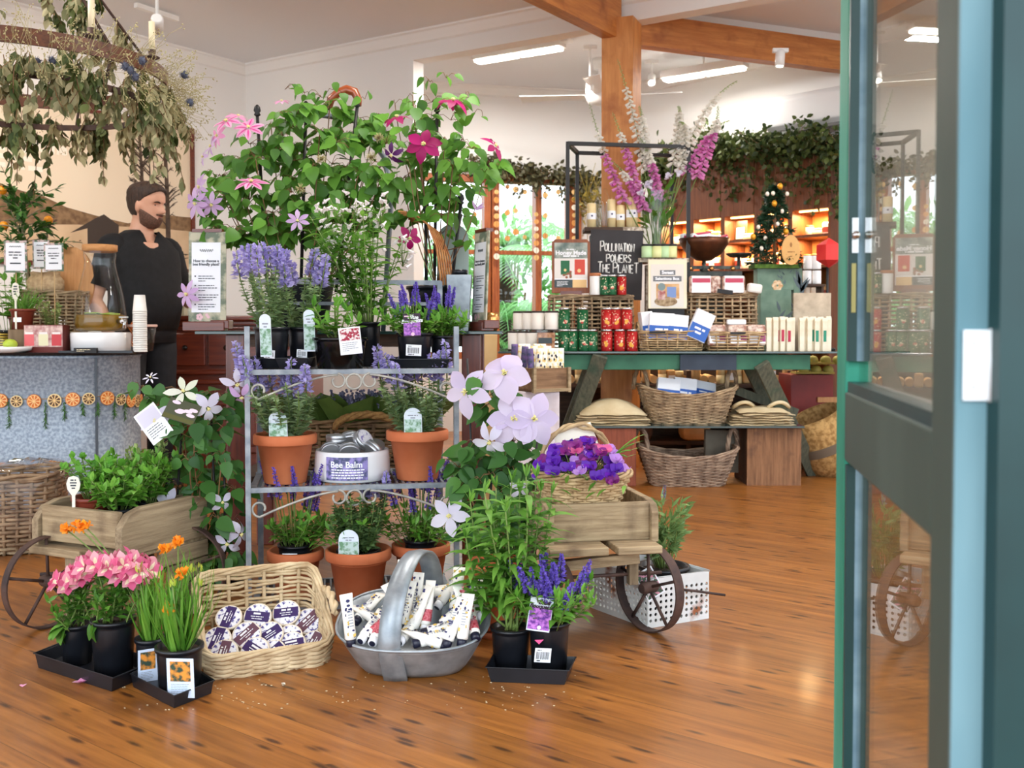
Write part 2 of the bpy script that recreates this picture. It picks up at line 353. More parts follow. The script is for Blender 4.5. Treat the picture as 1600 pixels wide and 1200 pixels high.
# ---------------------------------------------------------------- the setting
C0 = V((-2.15, 8.1, 0)); DL = V((-.578, -.816, 0)); DB = V((.848, -.53, 0)); FC = V((.79, 8.8, 0)); DW = V((-.976, -.218, 0)); DR = V((.696, -.718, 0))
NR = V((-.718, -.696, 0)); ZU = V((0, 0, 1)); NW = V((.218, -.976, 0)); NL = V((.816, -.578, 0)); NB = V((-.53, -.848, 0))
def slab(mb, p, q, z0, z1, n, t):
 """a wall from p to q, its visible face on the line, thickness t away from n"""
 a, b = V(p), V(q); k = -n*t
 vs = [a, b, b+k, a+k]; mb.add([V((v.x, v.y, z0)) for v in vs]+[V((v.x, v.y, z1)) for v in vs], [(3, 2, 1, 0), (4, 5, 6, 7), (0, 1, 5, 4), (1, 2, 6, 5), (2, 3, 7, 6), (3, 0, 4, 7)])
def floor_mat():
 m, nt, b, L = newmat('timber_floor')
 t = node(nt, 'ShaderNodeTexCoord'); mp = node(nt, 'ShaderNodeMapping', vector_type='TEXTURE'); mp.inputs['Rotation'].default_value = (0, 0, math.radians(143)); L.new(t.outputs['Object'], mp.inputs[0])
 s = node(nt, 'ShaderNodeSeparateXYZ'); L.new(mp.outputs[0], s.inputs[0])
 def math_(op, a, b_=None):
  n = node(nt, 'ShaderNodeMath', operation=op); L.new(a, n.inputs[0]) if not isinstance(a, (int, float)) else None
  if b_ is not None:
   if isinstance(b_, (int, float)): n.inputs[1].default_value = b_
   else: L.new(b_, n.inputs[1])
  return n.outputs[0]
 v = math_('DIVIDE', s.outputs[1], .115); fl = math_('FLOOR', v); fr = math_('FRACT', v)
 wn = node(nt, 'ShaderNodeTexWhiteNoise', noise_dimensions='1D'); L.new(fl, wn.inputs['W'])
 off = math_('MULTIPLY', wn.outputs[0], 9.0); u = math_('ADD', s.outputs[0], off)
 cb = node(nt, 'ShaderNodeCombineXYZ'); L.new(u, cb.inputs[0]); L.new(s.outputs[1], cb.inputs[1]); L.new(wn.outputs[0], cb.inputs[2])
 g = node(nt, 'ShaderNodeMapping'); g.inputs['Scale'].default_value = (1.2, 16, 5); L.new(cb.outputs[0], g.inputs[0])
 nz = node(nt, 'ShaderNodeTexNoise', i_Scale=2.2, i_Detail=7, i_Roughness=.6); L.new(g.outputs[0], nz.inputs['Vector'])
 r = node(nt, 'ShaderNodeValToRGB'); e = r.color_ramp.elements; e[0].position = .28; e[0].color = lin((116, 66, 24)); e[1].position = .74; e[1].color = lin((178, 114, 50))
 L.new(nz.outputs[0], r.inputs[0])
 hs = node(nt, 'ShaderNodeHueSaturation'); L.new(r.outputs[0], hs.inputs['Color'])
 mr = node(nt, 'ShaderNodeMapRange'); mr.inputs['To Min'].default_value = .86; mr.inputs['To Max'].default_value = 1.1; L.new(wn.outputs[0], mr.inputs['Value']); L.new(mr.outputs[0], hs.inputs['Value'])
 k = node(nt, 'ShaderNodeMapping'); k.inputs['Scale'].default_value = (7.5, 32, 1); L.new(cb.outputs[0], k.inputs[0])
 vo = node(nt, 'ShaderNodeTexVoronoi', i_Scale=1, i_Randomness=1.); L.new(k.outputs[0], vo.inputs['Vector'])
 n3 = node(nt, 'ShaderNodeTexNoise', i_Scale=34, i_Detail=3); L.new(k.outputs[0], n3.inputs['Vector'])
 dk = math_('ADD', vo.outputs['Distance'], math_('MULTIPLY', math_('SUBTRACT', n3.outputs[0], .5), .16))
 kr = node(nt, 'ShaderNodeValToRGB'); kr.color_ramp.elements[0].position = .13; kr.color_ramp.elements[0].color = (1, 1, 1, 1); kr.color_ramp.elements[1].position = .3; kr.color_ramp.elements[1].color = (0, 0, 0, 1); L.new(dk, kr.inputs[0])
 sel = math_('GREATER_THAN', node_sep(nt, L, vo.outputs['Color']), .3); kf = math_('MULTIPLY', kr.outputs[0], sel); kf = math_('MULTIPLY', kf, .85)
 mx = node(nt, 'ShaderNodeMix', data_type='RGBA'); L.new(kf, mx.inputs[0]); L.new(hs.outputs[0], mx.inputs[6]); mx.inputs[7].default_value = lin((48, 24, 12))
 gap = math_('LESS_THAN', fr, .018); m2 = node(nt, 'ShaderNodeMix', data_type='RGBA'); L.new(math_('MULTIPLY', gap, .55), m2.inputs[0]); L.new(mx.outputs[2], m2.inputs[6]); m2.inputs[7].default_value = lin((40, 20, 10))
 L.new(m2.outputs[2], b.inputs['Base Color']); b.inputs['Roughness'].default_value = .36; b.inputs['Coat Weight'].default_value = .16; b.inputs['Coat Roughness'].default_value = .12
 return m
def node_sep(nt, L, s_):
 n = node(nt, 'ShaderNodeSeparateColor'); L.new(s_, n.inputs[0]); return n.outputs[0]
FLOORM = floor_mat()
mb = MB(); mb.box((0, 4, -.05), (16, 14, .1)); struct(mb.build('floor', FLOORM))
mb = MB(); mb.box((0, -9, -.1), (30, 12, .1)); struct(mb.build('ground_terrace', mat('paving', (150, 146, 140), (170, 166, 160), rough=.9)))  # unseen ground outside, added for its bounce light
mb = MB(); slab(mb, C0+DL*8.2, C0, 0, 3.0, NL, .12); struct(mb.build('wall_left', WALL))
# back wall: solid piece, then the wide opening with its header
J = C0+DB*1.7; JE = C0+DB*6.2
mb = MB(); slab(mb, C0, J, 0, 3.0, NB, .12); slab(mb, J, JE, 2.81, 3.0, NB, .12); struct(mb.build('wall_back', WALL))
# main ceiling in front of the back wall line, second ceiling behind it
mb = MB()
a = C0+DL*8.0; pts = [C0-NL*.6-NB*.6, JE-NB*.1, V((4.2, -1.1, 0)), V((-5.6, -1.1, 0)), a-NL*.6]  # front edge run out past the doorway to shade the front floor
mb.add([V((p.x, p.y, 3.0)) for p in pts]+[V((p.x, p.y, 3.12)) for p in pts], [(0, 1, 2, 3, 4), (9, 8, 7, 6, 5)]); struct(mb.build('ceiling', CEIL))
mb = MB(); q = [J-DB*.6-NB*.12, JE-NB*.12, V((5.3, 4.6, 0)), FC-NW*.1-DW*.1, FC+DW*2.9-NW*.1]
mb.add([V((p.x, p.y, 2.95)) for p in q]+[V((p.x, p.y, 3.1)) for p in q], [(0, 1, 2, 3, 4), (9, 8, 7, 6, 5)]); struct(mb.build('ceiling_back', CEIL))
def cornice(name, p, q, z, n, s_=.07):
 mb = MB(); d = (q-p).normalized()
 prof = [(0, 0), (s_, 0), (s_, -.012), (s_*.72, -.02), (.03, -.055), (.02, -.075), (0, -.085)]
 mb.loft([[V((e.x, e.y, z))+n*x+ZU*y for x, y in prof] for e in (p, q)]); return struct(mb.build(name, mat('cornice_white', (242, 240, 236), rough=.7)))
cornice('trim_1', C0+DL*7.5, C0, 3.0, NL); cornice('trim_2', C0, JE, 3.0, NB)
# window wall
def wp(px, off=0): p = online(px, FC+NW*off, DW); return p
WZ0, WZ1, WMID = .62, 2.2, 1.54
mb = MB(); FL = FC+DW*2.8
slab(mb, FL, FC, WZ1, 2.95, NW, .14); slab(mb, FL, FC, 0, WZ0, NW, .14); slab(mb, wp(906), FC, WZ0, WZ1, NW, .14); slab(mb, FL, wp(660), WZ0, WZ1, NW, .14)
struct(mb.build('wall_window', WALL)); cornice('trim_3', FL, FC, 2.95, NW)
mb = MB(); slab(mb, FC, FC+DR*5.4, 0, 2.95, NR, .14); struct(mb.build('wall_right', WALL)); cornice('trim_4', FC, FC+DR*5.4, 2.95, NR)
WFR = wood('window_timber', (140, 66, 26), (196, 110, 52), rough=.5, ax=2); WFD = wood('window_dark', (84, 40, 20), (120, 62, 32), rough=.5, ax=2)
wins = [(662, 757), (779, 837), (846, 888)]
for i, (x0, x1) in enumerate(wins):
 a, b = wp(x0), wp(x1); fr = MB(); k = -NW
 for z in (WZ0+.03, WZ1-.03): fr.beam(V((a.x, a.y, z))+k*.06, V((b.x, b.y, z))+k*.06, .1, .06)
 fr.beam(V((a.x, a.y, WMID))+k*.05, V((b.x, b.y, WMID))+k*.05, .05, .035)
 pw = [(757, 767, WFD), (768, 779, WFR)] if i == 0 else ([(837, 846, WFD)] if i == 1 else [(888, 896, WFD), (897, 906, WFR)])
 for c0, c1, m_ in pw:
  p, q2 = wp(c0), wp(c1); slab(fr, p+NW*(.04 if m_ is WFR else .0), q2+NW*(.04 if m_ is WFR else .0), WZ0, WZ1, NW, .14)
 o = struct(fr.build('window_%d' % (i+1), WFR))
 g = MB(); slab(g, a-NW*.07, b-NW*.07, WZ0, WZ1, NW, .004); g.build('pane', CLGLASS, o)
mb = MB(); p = wp(843, -.1); mb.tube([(p.x, p.y, WZ0), (p.x, p.y, WZ1)], .022, 8); tag(mb.build('green_pipe', mat('green_pipe', (24, 96, 84), rough=.4)), 'green vertical pipe standing between the two narrow far windows', 'pipe')
# outside: tree ferns in a sunken garden
mb = MB(); mb.box((-1, 15, -.3), (26, 12, .2)); struct(mb.build('ground_garden', mat('garden_soil', (60, 70, 40), (84, 104, 56), rough=1, scale=4)))
FERN = leafmat('fern_leaf', (110, 172, 92), (168, 214, 132), .4, .5)
def fern(label, loc, h, nf, L, seedrot=0):
 t = thing('tree_fern', label, 'fern', loc, seedrot, 'tree ferns outside the windows')
 tr = MB(); tr.tube([(0, 0, 0), (.02, 0, h*.5), (0, .02, h)], [.09, .07, .08], 8); tr.build('trunk', mat('fern_trunk', (66, 46, 32), (40, 30, 22), rough=.95, scale=20, bump=.5), t)
 fo = MB()
 for i in range(nf):
  a = 2*PI*i/nf+U(-.2, .2); d = V((math.cos(a), math.sin(a), 0)); l = L*U(.8, 1.1)
  pts = bez((0, 0, h), V((0, 0, h+l*.42))+d*l*.45, V((0, 0, h-l*U(.0, .35)))+d*l, 14); fo.tube(pts, [.008-.0004*k for k in range(15)], 4)
  s_ = d.cross(ZU)
  for k in range(1, 42):
   p, tg = sub_pt(pts, k/42); w_ = l*.26*math.sin(PI*min(1, (k/42)**.7))+.02
   for sg in (-1, 1): fo.leaf(p, s_*sg+tg*.35-ZU*.25, ZU, w_*U(.85, 1.1), .019, 'lance', .15, 0, 3)
 fo.build('fronds', FERN, t); return t
f1 = fern('large pale tree fern seen through the middle window', (-.15, 10.9, -.2), 1.15, 13, 1.25)
dup(f1, (.75, 10.6, -.35), .7, 'low tree fern filling the foot of the garden windows', s=.9); dup(f1, (-1.0, 10.7, -.3), 3.3, 'low tree fern left of the middle garden window', s=.95); dup(f1, (-.4, 12.0, .2), 5.1, 'broad tree fern in the middle of the garden', s=1.2); dup(f1, (1.0, 11.6, -.2), 2.1, 'tree fern seen through the narrow window beside the post'); dup(f1, (-1.5, 11.5, -.2), 4., 'tree fern seen at the window nearest the clematis', s=1.1)
dup(f1, (-.1, 13.2, .5), 1.2, 'taller tree fern further back behind the garden windows', s=1.25)
SHRUB = leafmat('shrub_leaf', (92, 150, 70), (150, 200, 112), .4)
for l, x, y, h in (('bushy green shrub at the left of the garden', -1.7, 13.2, 2.3), ('bushy green shrub in the middle of the garden', .0, 14.0, 2.6), ('bushy green shrub at the right of the garden', 1.6, 13.4, 2.4)):
 t = thing('garden_shrub', l, 'shrub', (x, y, -.2), 0, 'shrubs in the garden'); mb = MB(); st_ = MB()
 for i in range(900): d = rdir(-.2, 1); p = V((d.x*1.0, d.y*.6, h*.5+d.z*h*.5))*U(.75, 1.05); mb.leaf(p, d+rv(.8), rdir(), U(.1, .2), U(.05, .09), 'oval', .3, .2, 3)
 for i in range(8): d = rdir(.2, 1); st_.tube([(0, 0, 0), (d.x*.6, d.y*.4, h*.5+d.z*h*.35)], .02, 5)
 mb.build('foliage', SHRUB, t); st_.build('branches', STEMB, t)
gs = MB()
for i in range(500):
 p = V((U(-2, 1.2), U(9.4, 9.9), -.2)); gs.leaf(p, V((U(-.5, .5), U(-.5, .5), 1)), rdir(), U(.5, .95), .05, 'lance', U(.1, .5), .1, 4)
tag(gs.build('ground_foliage', leafmat('bright_grass', (110, 190, 60), (150, 216, 90), .4)), 'bright green low foliage outside below the windows', 'foliage', kind='stuff')
# timber post and beams
PB = C0+DB*3.36+NB*.02; mb = MB(); mb.box((0, 0, 1.405), (.2, .2, 2.81), Matrix.Rotation(math.radians(-32+10), 3, 'Z')); o = mb.build('pillar', OAK); o.location = (PB.x, PB.y, 0); struct(o)
bl = MB()
for z in (2.66, 2.70, 2.75):
 bl.ball(V((.045, -.1, z)), .012, 8)
bl.build('bolt', STEELW, o)
def beam(name, p, q, z0, z1, w_):
 d = V(q)-V(p); mb = MB(); L_ = math.hypot(d.x, d.y); mb.box((0, L_/2, (z1-z0)/2), (w_, L_, z1-z0)); o = mb.build(name, OAKX)
 o.location = (p[0], p[1], z0); o.rotation_euler = (0, 0, math.atan2(-d.x, d.y)); return struct(o)
e = at(965, 74, 6.32); s_ = at(700, -24, 4.9); beam('beam_1', (e.x-.02, e.y-.03), (s_.x, s_.y), 2.69, 2.985, .09)
e = at(995, 76, 6.42); s_ = at(1400, 119, 7.25); beam('beam_2', (e.x, e.y), (s_.x, s_.y), 2.69, 2.89, .09)
mb = MB(); e2 = at(985, 30, 6.5); s2 = at(1400, 75, 7.3); mb.beam((e2.x, e2.y, 2.92), (s2.x, s2.y, 2.92), .12, .06); struct(mb.build('trim_5', WHITE))
# lights
EM = mat('lit_diffuser', (255, 250, 240), emit=(255, 246, 232), estr=6)
def tube_light(label, a, b, w_=.11, drop=0):
 t = thing('ceiling_light', label, 'light', ((a+b)/2)); d = (b-a); L_ = d.length; yaw = math.atan2(d.y, d.x); t.rotation_euler = (0, 0, yaw)
 h = MB(); h.box((0, 0, .03), (L_, w_, .06)); h.box((L_/2+.03, 0, .04), (.06, w_*.8, .03)); h.build('housing', WHITE, t, bevel=.008)
 for s_ in (-1, 1):
  d_ = MB(); d_.box((s_*L_*.245, 0, -.008), (L_*.46, w_*.8, .022)); d_.build('diffuser', EM, t, bevel=.006)
 if drop:
  r_ = MB(); r_.tube([(0, 0, .06), (0, 0, .06+drop)], .008, 6); r_.build('hanger', WHITE, t)
 lamp('tube_lamp', 'AREA', (t.location.x, t.location.y, t.location.z-.06), 5 if drop else 22, (1, .96, .91), L_, w_, (0, 0, yaw))
tube_light('twin tube ceiling light just behind the white header', atz(742, 96, 2.89), atz(880, 73, 2.89))
tube_light('twin tube light hung near the shelving wall', atz(1036, 125, 2.78), atz(1166, 104, 2.78), drop=.11)
def spot(label, p, ceil, aim, e=14, cyl=.03):
 t = thing('track_spotlight', label, 'spotlight', p); p = V(p); d = (V(aim)-p).normalized(); q = d.to_track_quat('Z', 'Y').to_matrix()
 b = MB(); b.lathe([(cyl*.7, -.11), (cyl, -.1), (cyl, 0), (cyl*.85, 0), (cyl*.8, -.015)], 14, q); b.build('lamp_head', WHITE, t)
 f_ = MB(); f_.lathe([(.0001, -.012), (cyl*.84, -.012), (cyl*.84, -.008), (.0001, -.002)], 14, q, cap=False); f_.build('bulb', mat('bulb_glow', (255, 250, 240), emit=(255, 244, 226), estr=22), t)
 r_ = MB(); b0 = q@V((0, 0, -.09)); r_.tube([b0, V((b0.x, b0.y, ceil-p.z))], .009, 6); r_.box((b0.x, b0.y, ceil-p.z-.012), (.1, .03, .024)); r_.build('stem', WHITE, t)
 lamp('spot_lamp', 'SPOT', p+d*.03, e*.5, (1, .88, .74), .03, rot=d.to_track_quat('-Z', 'Y').to_euler(), spot=1.5)
spot('white spotlight just right of the timber post', atz(1018, 130, 2.76), 2.95, at(1010, 420, 6.2)); spot('white spotlight beside the ceiling fan', at(921, 146, 7.3), 2.95, at(905, 420, 6.4))
spot('white spotlight under the right timber beam', at(1218, 104, 6.5), 2.7, at(1200, 400, 6.4))
spot('white downlight behind the leafy chandelier', at(135, 22, 5.2), 3.0, at(60, 300, 6.6), 40, .045); spot('white spotlight on the short ceiling track', at(246, 46, 5.0), 3.0, at(250, 330, 7.4), 40)
mb = MB(); a, b = atz(212, 8, 2.97), atz(277, 30, 2.97); mb.beam(a, b, .035, .03); tag(mb.build('lighting_track', WHITE), 'short white lighting track on the ceiling above the picture', 'track')
fan = thing('ceiling_fan', 'white ceiling fan partly hidden behind the timber post', 'fan', at(938, 150, 7.7))
mb = MB(); mb.lathe([(.03, .06), (.1, .04), (.12, .0), (.1, -.05), (.04, -.07)], 18); mb.build('motor', WHITE, fan)
mb = MB(); mb.tube([(0, 0, .05), (0, 0, 2.95-fan.location.z)], .016, 8); mb.lathe([(.05, 2.87-fan.location.z), (.06, 2.95-fan.location.z)], 12); mb.build('downrod', WHITE, fan)
for k in range(4):
 a = 2.95+k*PI/2; mb = MB(); d = V((math.cos(a), math.sin(a), 0)); n_ = V((-d.y, d.x, .2)); mb.add([d*.1-n_*.03, d*.62-n_*.06, d*.62+n_*.06, d*.1+n_*.03], [(0, 1, 2, 3)]); mb.build('blade', WHITE, fan, solid=.006)
p = online(1275, FC+NR*.1, DR); ac = thing('air_conditioner', 'white wall air conditioner above the shelving', 'air conditioner', (p.x, p.y, 2.3), math.atan2(DR.y, DR.x))
mb = MB(); mb.loft([[(x, y, z) for y, z in ((.1, .0), (-.04, .0), (-.12, .06), (-.12, .24), (-.09, .28), (.1, .28))] for x in (-.36, .4)]); mb.build('casing', mat('ac_casing', (222, 222, 222), rough=.4), ac, bevel=.012)
mb = MB(); mb.box((.02, -.085, .022), (.66, .07, .012), Matrix.Rotation(.7, 3, 'X')); mb.build('vent_flap', mat('grey_flap', (120, 118, 116), rough=.5), ac)
# plain end of the shop to the right of the door
mb = MB(); mb.box((5.0, 3.4, 1.5), (.12, 4.2, 3)); struct(mb.build('wall_side', WALL))
for x, y in ((-2.6, 4.0), (.2, 3.4), (2.4, 4.2)): # unseen ceiling fittings added above the frame to raise the general light
 tube_light('unseen added tube light over the front of the shop, %s' % ('above the tub' if x < -1 else 'above the green door' if x > 1 else 'above the flower rack'), V((x-.5, y+.3, 2.93)), V((x+.5, y-.3, 2.93)))
# ---------------------------------------------------------------- the green glazed door, open, and its jamb
DV = 1086.; TP = (DV-800)/F; DX0 = (1308-DV)*1.53/F; PHI = math.atan(TP)
door = struct(bpy.data.objects.new('door_1', None)); COL.objects.link(door); Y0, Y1 = .83, 1.53
door.location = (DX0+Y0*TP, Y0, 0); door.rotation_euler = (0, 0, -PHI)       # local y runs from hinge to lock edge, face at x=0, thickness to +x
DLn = (Y1-Y0)/math.cos(PHI)
def paint(name, c, c2, chip, thr=.66, sc_=9):
 m = mat(name, c, c2, rough=.55, spec=.3, scale=sc_, stretch=(1, 1, .25), lo=.35, hi=.7, bump=.12); nt = m.node_tree; b = nt.nodes['Principled BSDF']
 old = b.inputs['Base Color'].links[0].from_socket; t = node(nt, 'ShaderNodeTexCoord'); mp = node(nt, 'ShaderNodeMapping'); mp.inputs['Scale'].default_value = (18, 18, 5)
 n = node(nt, 'ShaderNodeTexNoise', i_Scale=1, i_Detail=2); r = node(nt, 'ShaderNodeValToRGB'); r.color_ramp.elements[0].position = thr; r.color_ramp.elements[1].position = thr+.02
 nt.links.new(t.outputs['Object'], mp.inputs[0]); nt.links.new(mp.outputs[0], n.inputs['Vector']); nt.links.new(n.outputs[0], r.inputs[0])
 x = node(nt, 'ShaderNodeMix', data_type='RGBA'); nt.links.new(r.outputs[0], x.inputs[0]); nt.links.new(old, x.inputs[6]); x.inputs[7].default_value = lin(chip); nt.links.new(x.outputs[2], b.inputs['Base Color'])
 return m
TEAL = paint('teal_paint', (36, 128, 104), (70, 160, 138), (206, 168, 132), .8); TEALD = mat('dark_teal', (18, 48, 48), (24, 60, 60), rough=.4, scale=5); BLUEG = paint('bluegrey_paint', (84, 122, 132), (138, 172, 180), (214, 172, 140), .72, 6)
GREYG = paint('greygreen_paint', (62, 74, 66), (76, 90, 82), (204, 164, 130), .74, 5); BLUEL = mat('blue_bead', (84, 112, 128), (120, 146, 160), rough=.5, scale=20, bump=.3)
TH = .032
mb = MB(); mb.box((TH/2, DLn-.045, 1.5), (TH, .09, 3.0)); mb.build('lock_stile', TEAL, door, bevel=.004)
for x0, x1, m_ in ((.02, .42, TEALD), (.42, .68, BLUEL), (.68, .98, GREYG)): mb = MB(); mb.box((TH*(x0+x1)/2, DLn-.096, 1.9), (TH*(x1-x0), .012, 2.1)); mb.box((TH*(x0+x1)/2, DLn-.096, .4), (TH*(x1-x0), .012, .6)); mb.build('glazing_bead', m_, door)
mb = MB(); mb.box((TH/2-.0005, .04, 1.5), (TH+.001, .08, 3.0)); mb.build('hinge_stile', GREYG, door)
mb = MB(); mb.box((TH/2, -.003, 1.5), (TH+.004, .006, 3.0)); mb.build('hinge_edge', BLUEG, door)
mb = MB(); mb.box((TH/2, DLn/2, .755), (TH, DLn-.17, .1)); mb.build('middle_rail', GREYG, door, bevel=.003)
mb = MB(); mb.box((TH/2, DLn/2, .812), (TH*.8, DLn-.17, .016)); mb.build('glazing_bead', TEALD, door)
for z0, z1 in ((.82, 2.95), (.1, .705)):
 g = MB(); g.box((TH/2+.004, DLn/2, (z0+z1)/2), (.003, DLn-.17, z1-z0)); g.build('pane', glassmat('door_glass', 1.5, (.86, .86, .8, 1)), door)
mb = MB(); mb.box((TH/2, DLn/2, .05), (TH, DLn-.17, .1)); mb.build('bottom_rail', TEALD, door)
mb = MB(); mb.lathe([(.003, 0), (.004, .004), (.006, .008), (.005, .013), (.0001, .015)], 12, Matrix.Rotation(PI/2, 3, 'X'), (TH*.3, DLn-.103, 1.03)); mb.box((TH*.3, DLn-.103, 1.03), (.009, .003, .05)); mb.build('door_knob', STEELW, door)
mb = MB(); mb.box((TH*.25, DLn-.103, .955), (.006, .003, .07)); mb.build('lock_plate', mat('old_brass', (150, 140, 90), rough=.4, metal=.8), door)
hg = MB(); hg.box((TH/2-.003, -.008, .868), (.02, .003, .058)); hg.box((TH/2+.02, -.008, .868), (.018, .003, .056)); hg.tube([(TH/2+.009, -.01, .838), (TH/2+.009, -.01, .898)], .003, 8)
hg.mi = 1
for z in (.85, .886): hg.ball((TH/2-.005, -.0095, z), .0018, 6)
hg.build('hinge', [mat('hinge_white', (226, 230, 232), rough=.35, metal=.2), STEELW], door)
jx = at(1561, 600, .8); mb = MB(); mb.box((jx.x+.06, .83, 1.5), (.12, .06, 3.0)); struct(mb.build('doorway_jamb', TEALD))
# ---------------------------------------------------------------- picture on the left wall
pr = online(298, C0, DL); MW = Matrix(((-DL.x, 0, NL.x, pr.x), (-DL.y, 0, NL.y, pr.y), (0, 1, 0, 0), (0, 0, 0, 1)))
def pw(px, py):
 p = online(px, C0, DL); q = at(px, py, p.y); return ((p-pr).dot(-DL), q.z)
zt, zb_ = pw(298, 207)[1], pw(298, 421)[1]; ul = -3.4
pic = thing('framed_picture', 'large sepia farm photograph in a thin red-brown frame behind the counter', 'picture', (pr.x, pr.y, zb_), math.atan2(-DL.y, -DL.x))
mb = MB(); mb.rect(MW, ul, zb_, 0, zt, .012); mb.build('print', mat('sepia_sky', (240, 222, 196), (226, 202, 172), rough=.6, scale=.6), pic, True)
fr = MB()
for x0, x1, z0, z1 in ((ul-.03, .03, zt, zt+.03), (ul-.03, .03, zb_-.03, zb_), (ul-.03, ul, zb_, zt), (0, .03, zb_, zt)): fr.prism([(x0, z0), (x1, z0), (x1, z1), (x0, z1)], MW, .03)
fr.build('picture_frame', MAHOGX, pic, True)
def pp(*a): return [pw(*q) for q in a]
L0 = [(ul, pw(0, 285)[1])]
mb = MB(); mb.flat(MW, [(ul, zb_)]+[(0, zb_)]+pp((298, 340), (255, 336), (230, 345), (200, 349))+pp((165, 341), (140, 334), (105, 324), (72, 308), (35, 298), (0, 286))+[(ul, pw(0, 270)[1])], .013)
mb.mi = 1; mb.flat(MW, [(ul, zb_), (0, zb_)]+pp((298, 362), (240, 356), (190, 354), (120, 351), (60, 351), (0, 350))+[(ul, pw(0, 350)[1])], .0135)
mb.mi = 2; mb.flat(MW, pp((110, 364), (137, 357), (137, 385), (185, 385), (186, 352), (163, 335), (150, 341)), .0142)
mb.mi = 3
def stroke(pts, w0, w1, z=.0148):
 n = len(pts)
 for i in range(n-1):
  a, b = V((*pts[i], 0)), V((*pts[i+1], 0)); d = (b-a).normalized(); s_ = V((-d.y, d.x, 0)); wa, wb = w0+(w1-w0)*i/(n-1), w0+(w1-w0)*(i+1)/(n-1)
  mb.flat(MW, [(p.x, p.y) for p in (a-s_*wa, a+s_*wa, b+s_*wb, b-s_*wb)], z)
for x0, x1, w_, yb in ((219, 224, .016, 330), (258, 263, .022, 386), (233, 236, .008, 360), (72, 74, .008, 372), (-60, -56, .02, 380)):
 top = 207 if x0 > 90 or x0 < 0 else 345
 stroke(pp((x1, yb), ((x0+x1)/2+1, (yb+top)/2), (x0, top)), w_, w_*.6)
 for k in range(26 if x0 != 72 else 10):
  py = U(top+6, yb-20 if x0 != 72 else 362); sg = rnd.choice((-1, 1)); l = U(5, 22); x = x0+(x1-x0)*(py-top)/(yb-top)
  b_ = pp((x, py), (x+sg*l*.6, py-l*.7), (x+sg*l, py-l*.9)); stroke(b_, .005, .002)
  for q in range(3):
   t = U(.3, 1); xx, yy = x+sg*l*t, py-l*(1.3*t-.4*t*t); stroke(pp((xx, yy), (xx+sg*U(2, 7), yy-U(-3, 7))), .0025, .001)
for k in range(60):
 x, y = U(-20, 292), U(375, 419); stroke(pp((x, y), (x+U(3, 9), y+U(-1, 1))), .004, .002)
mb.build('landscape', [mat('sepia_hill', (112, 84, 58), (150, 118, 84), rough=.7, scale=26), mat('sepia_field', (204, 172, 136), (222, 192, 156), rough=.7, scale=5), mat('sepia_barn', (66, 54, 46), rough=.7), mat('sepia_tree', (64, 50, 42), (96, 78, 64), rough=.7, scale=20)], pic, True)
PT = mat('print_cream', (250, 240, 222), rough=.7)
def wtext(s, px, py, size, align='LEFT', bold=.004):
 u, z = pw(px, py); text(s, size, PT, pic, MW@Matrix.Translation((u, z, .014)), .0005, align, bold=bold)
wtext('our home', 2, 219, .115)
mb = MB()
for y, w_ in ((239, .62), (252, .7), (264, .66), (277, .6)): u, z = pw(126, y); mb.lines(MW, u-w_, z, w_, 1, .1, .032, .014)
mb.build('print_lines', PT, pic, True)
# ---------------------------------------------------------------- mahogany counter
cx0, cx1 = at(214, 600, 5.95).x, at(470, 600, 5.95).x; cw = cx1-cx0
mc = thing('mahogany_counter', 'long polished mahogany counter with panelled front and round knobs', 'counter', (cx0+cw/2, 6.08, 0)); zt2 = .965
mb = MB(); mb.box((0, .3, zt2/2), (cw, .56, zt2-.06)); mb.build('body', MAHOGX, mc)
mb = MB(); mb.box((0, .28, zt2-.015), (cw+.08, .66, .03)); mb.box((0, .29, zt2-.045), (cw+.04, .62, .03)); mb.box((0, .295, zt2-.075), (cw+.02, .6, .02)); mb.build('worktop', MAHOGX, mc, bevel=.008)
mb = MB()
for z in (.62, .56, .43): mb.box((0, .01, z), (cw, .04, .028))
mb.box((0, .015, .06), (cw, .05, .12)); mb.build('moulding', MAHOGX, mc, bevel=.008)
for k in range(3):
 x = -cw/2+.2+k*.36; mb = MB(); mb.box((x, .01, .76), (.34, .03, .2)); d_ = mb.build('drawer', MAHOGX, mc, bevel=.006)
 kb = MB()
 for s_ in (-.055, .055): kb.lathe([(.008, 0), (.014, .012), (.017, .022), (.0001, .03)], 10, Matrix.Rotation(PI/2, 3, 'X'), (x+s_, -.005, .77))
 kb.build('knob', mat('dark_knob', (26, 14, 10), rough=.3), d_)
 mb = MB(); mb.box((x, .012, .27), (.33, .02, .3)); mb.box((x, .002, .27), (.24, .02, .21)); mb.build('panel', MAHOGX, mc, bevel=.01)
def bottle(name, label, cat, loc, prof, mt, capm=None, caph=0, rz=0, group=None, n=14):
 t = thing(name, label, cat, loc, rz, group); mb = MB(); mb.lathe(prof, n); mb.build('body', mt, t)
 if capm: r, z = prof[-1]; c = MB(); c.lathe([(r*1.08, z-caph*.3), (r*1.08, z+caph*.7)], n); c.build('cap', capm, t)
 return t
for k, (px, l) in enumerate(((268, 'beside the man'), (281, 'in the middle of three'), (292, 'nearest the plant guide sign'))):
 p = at(px, 490, 6.3); bottle('glass_bottle', 'small clear bottle on the mahogany counter '+l, 'bottle', (p.x, 6.3, zt2), [(.02, 0), (.022, .01), (.022, .06), (.01, .085), (.01, .1)], mat('pale_bottle', (214, 206, 176), rough=.2, trans=.5), mat('cap_tan', (190, 160, 110), rough=.5), .02, group='little bottles on the mahogany counter')
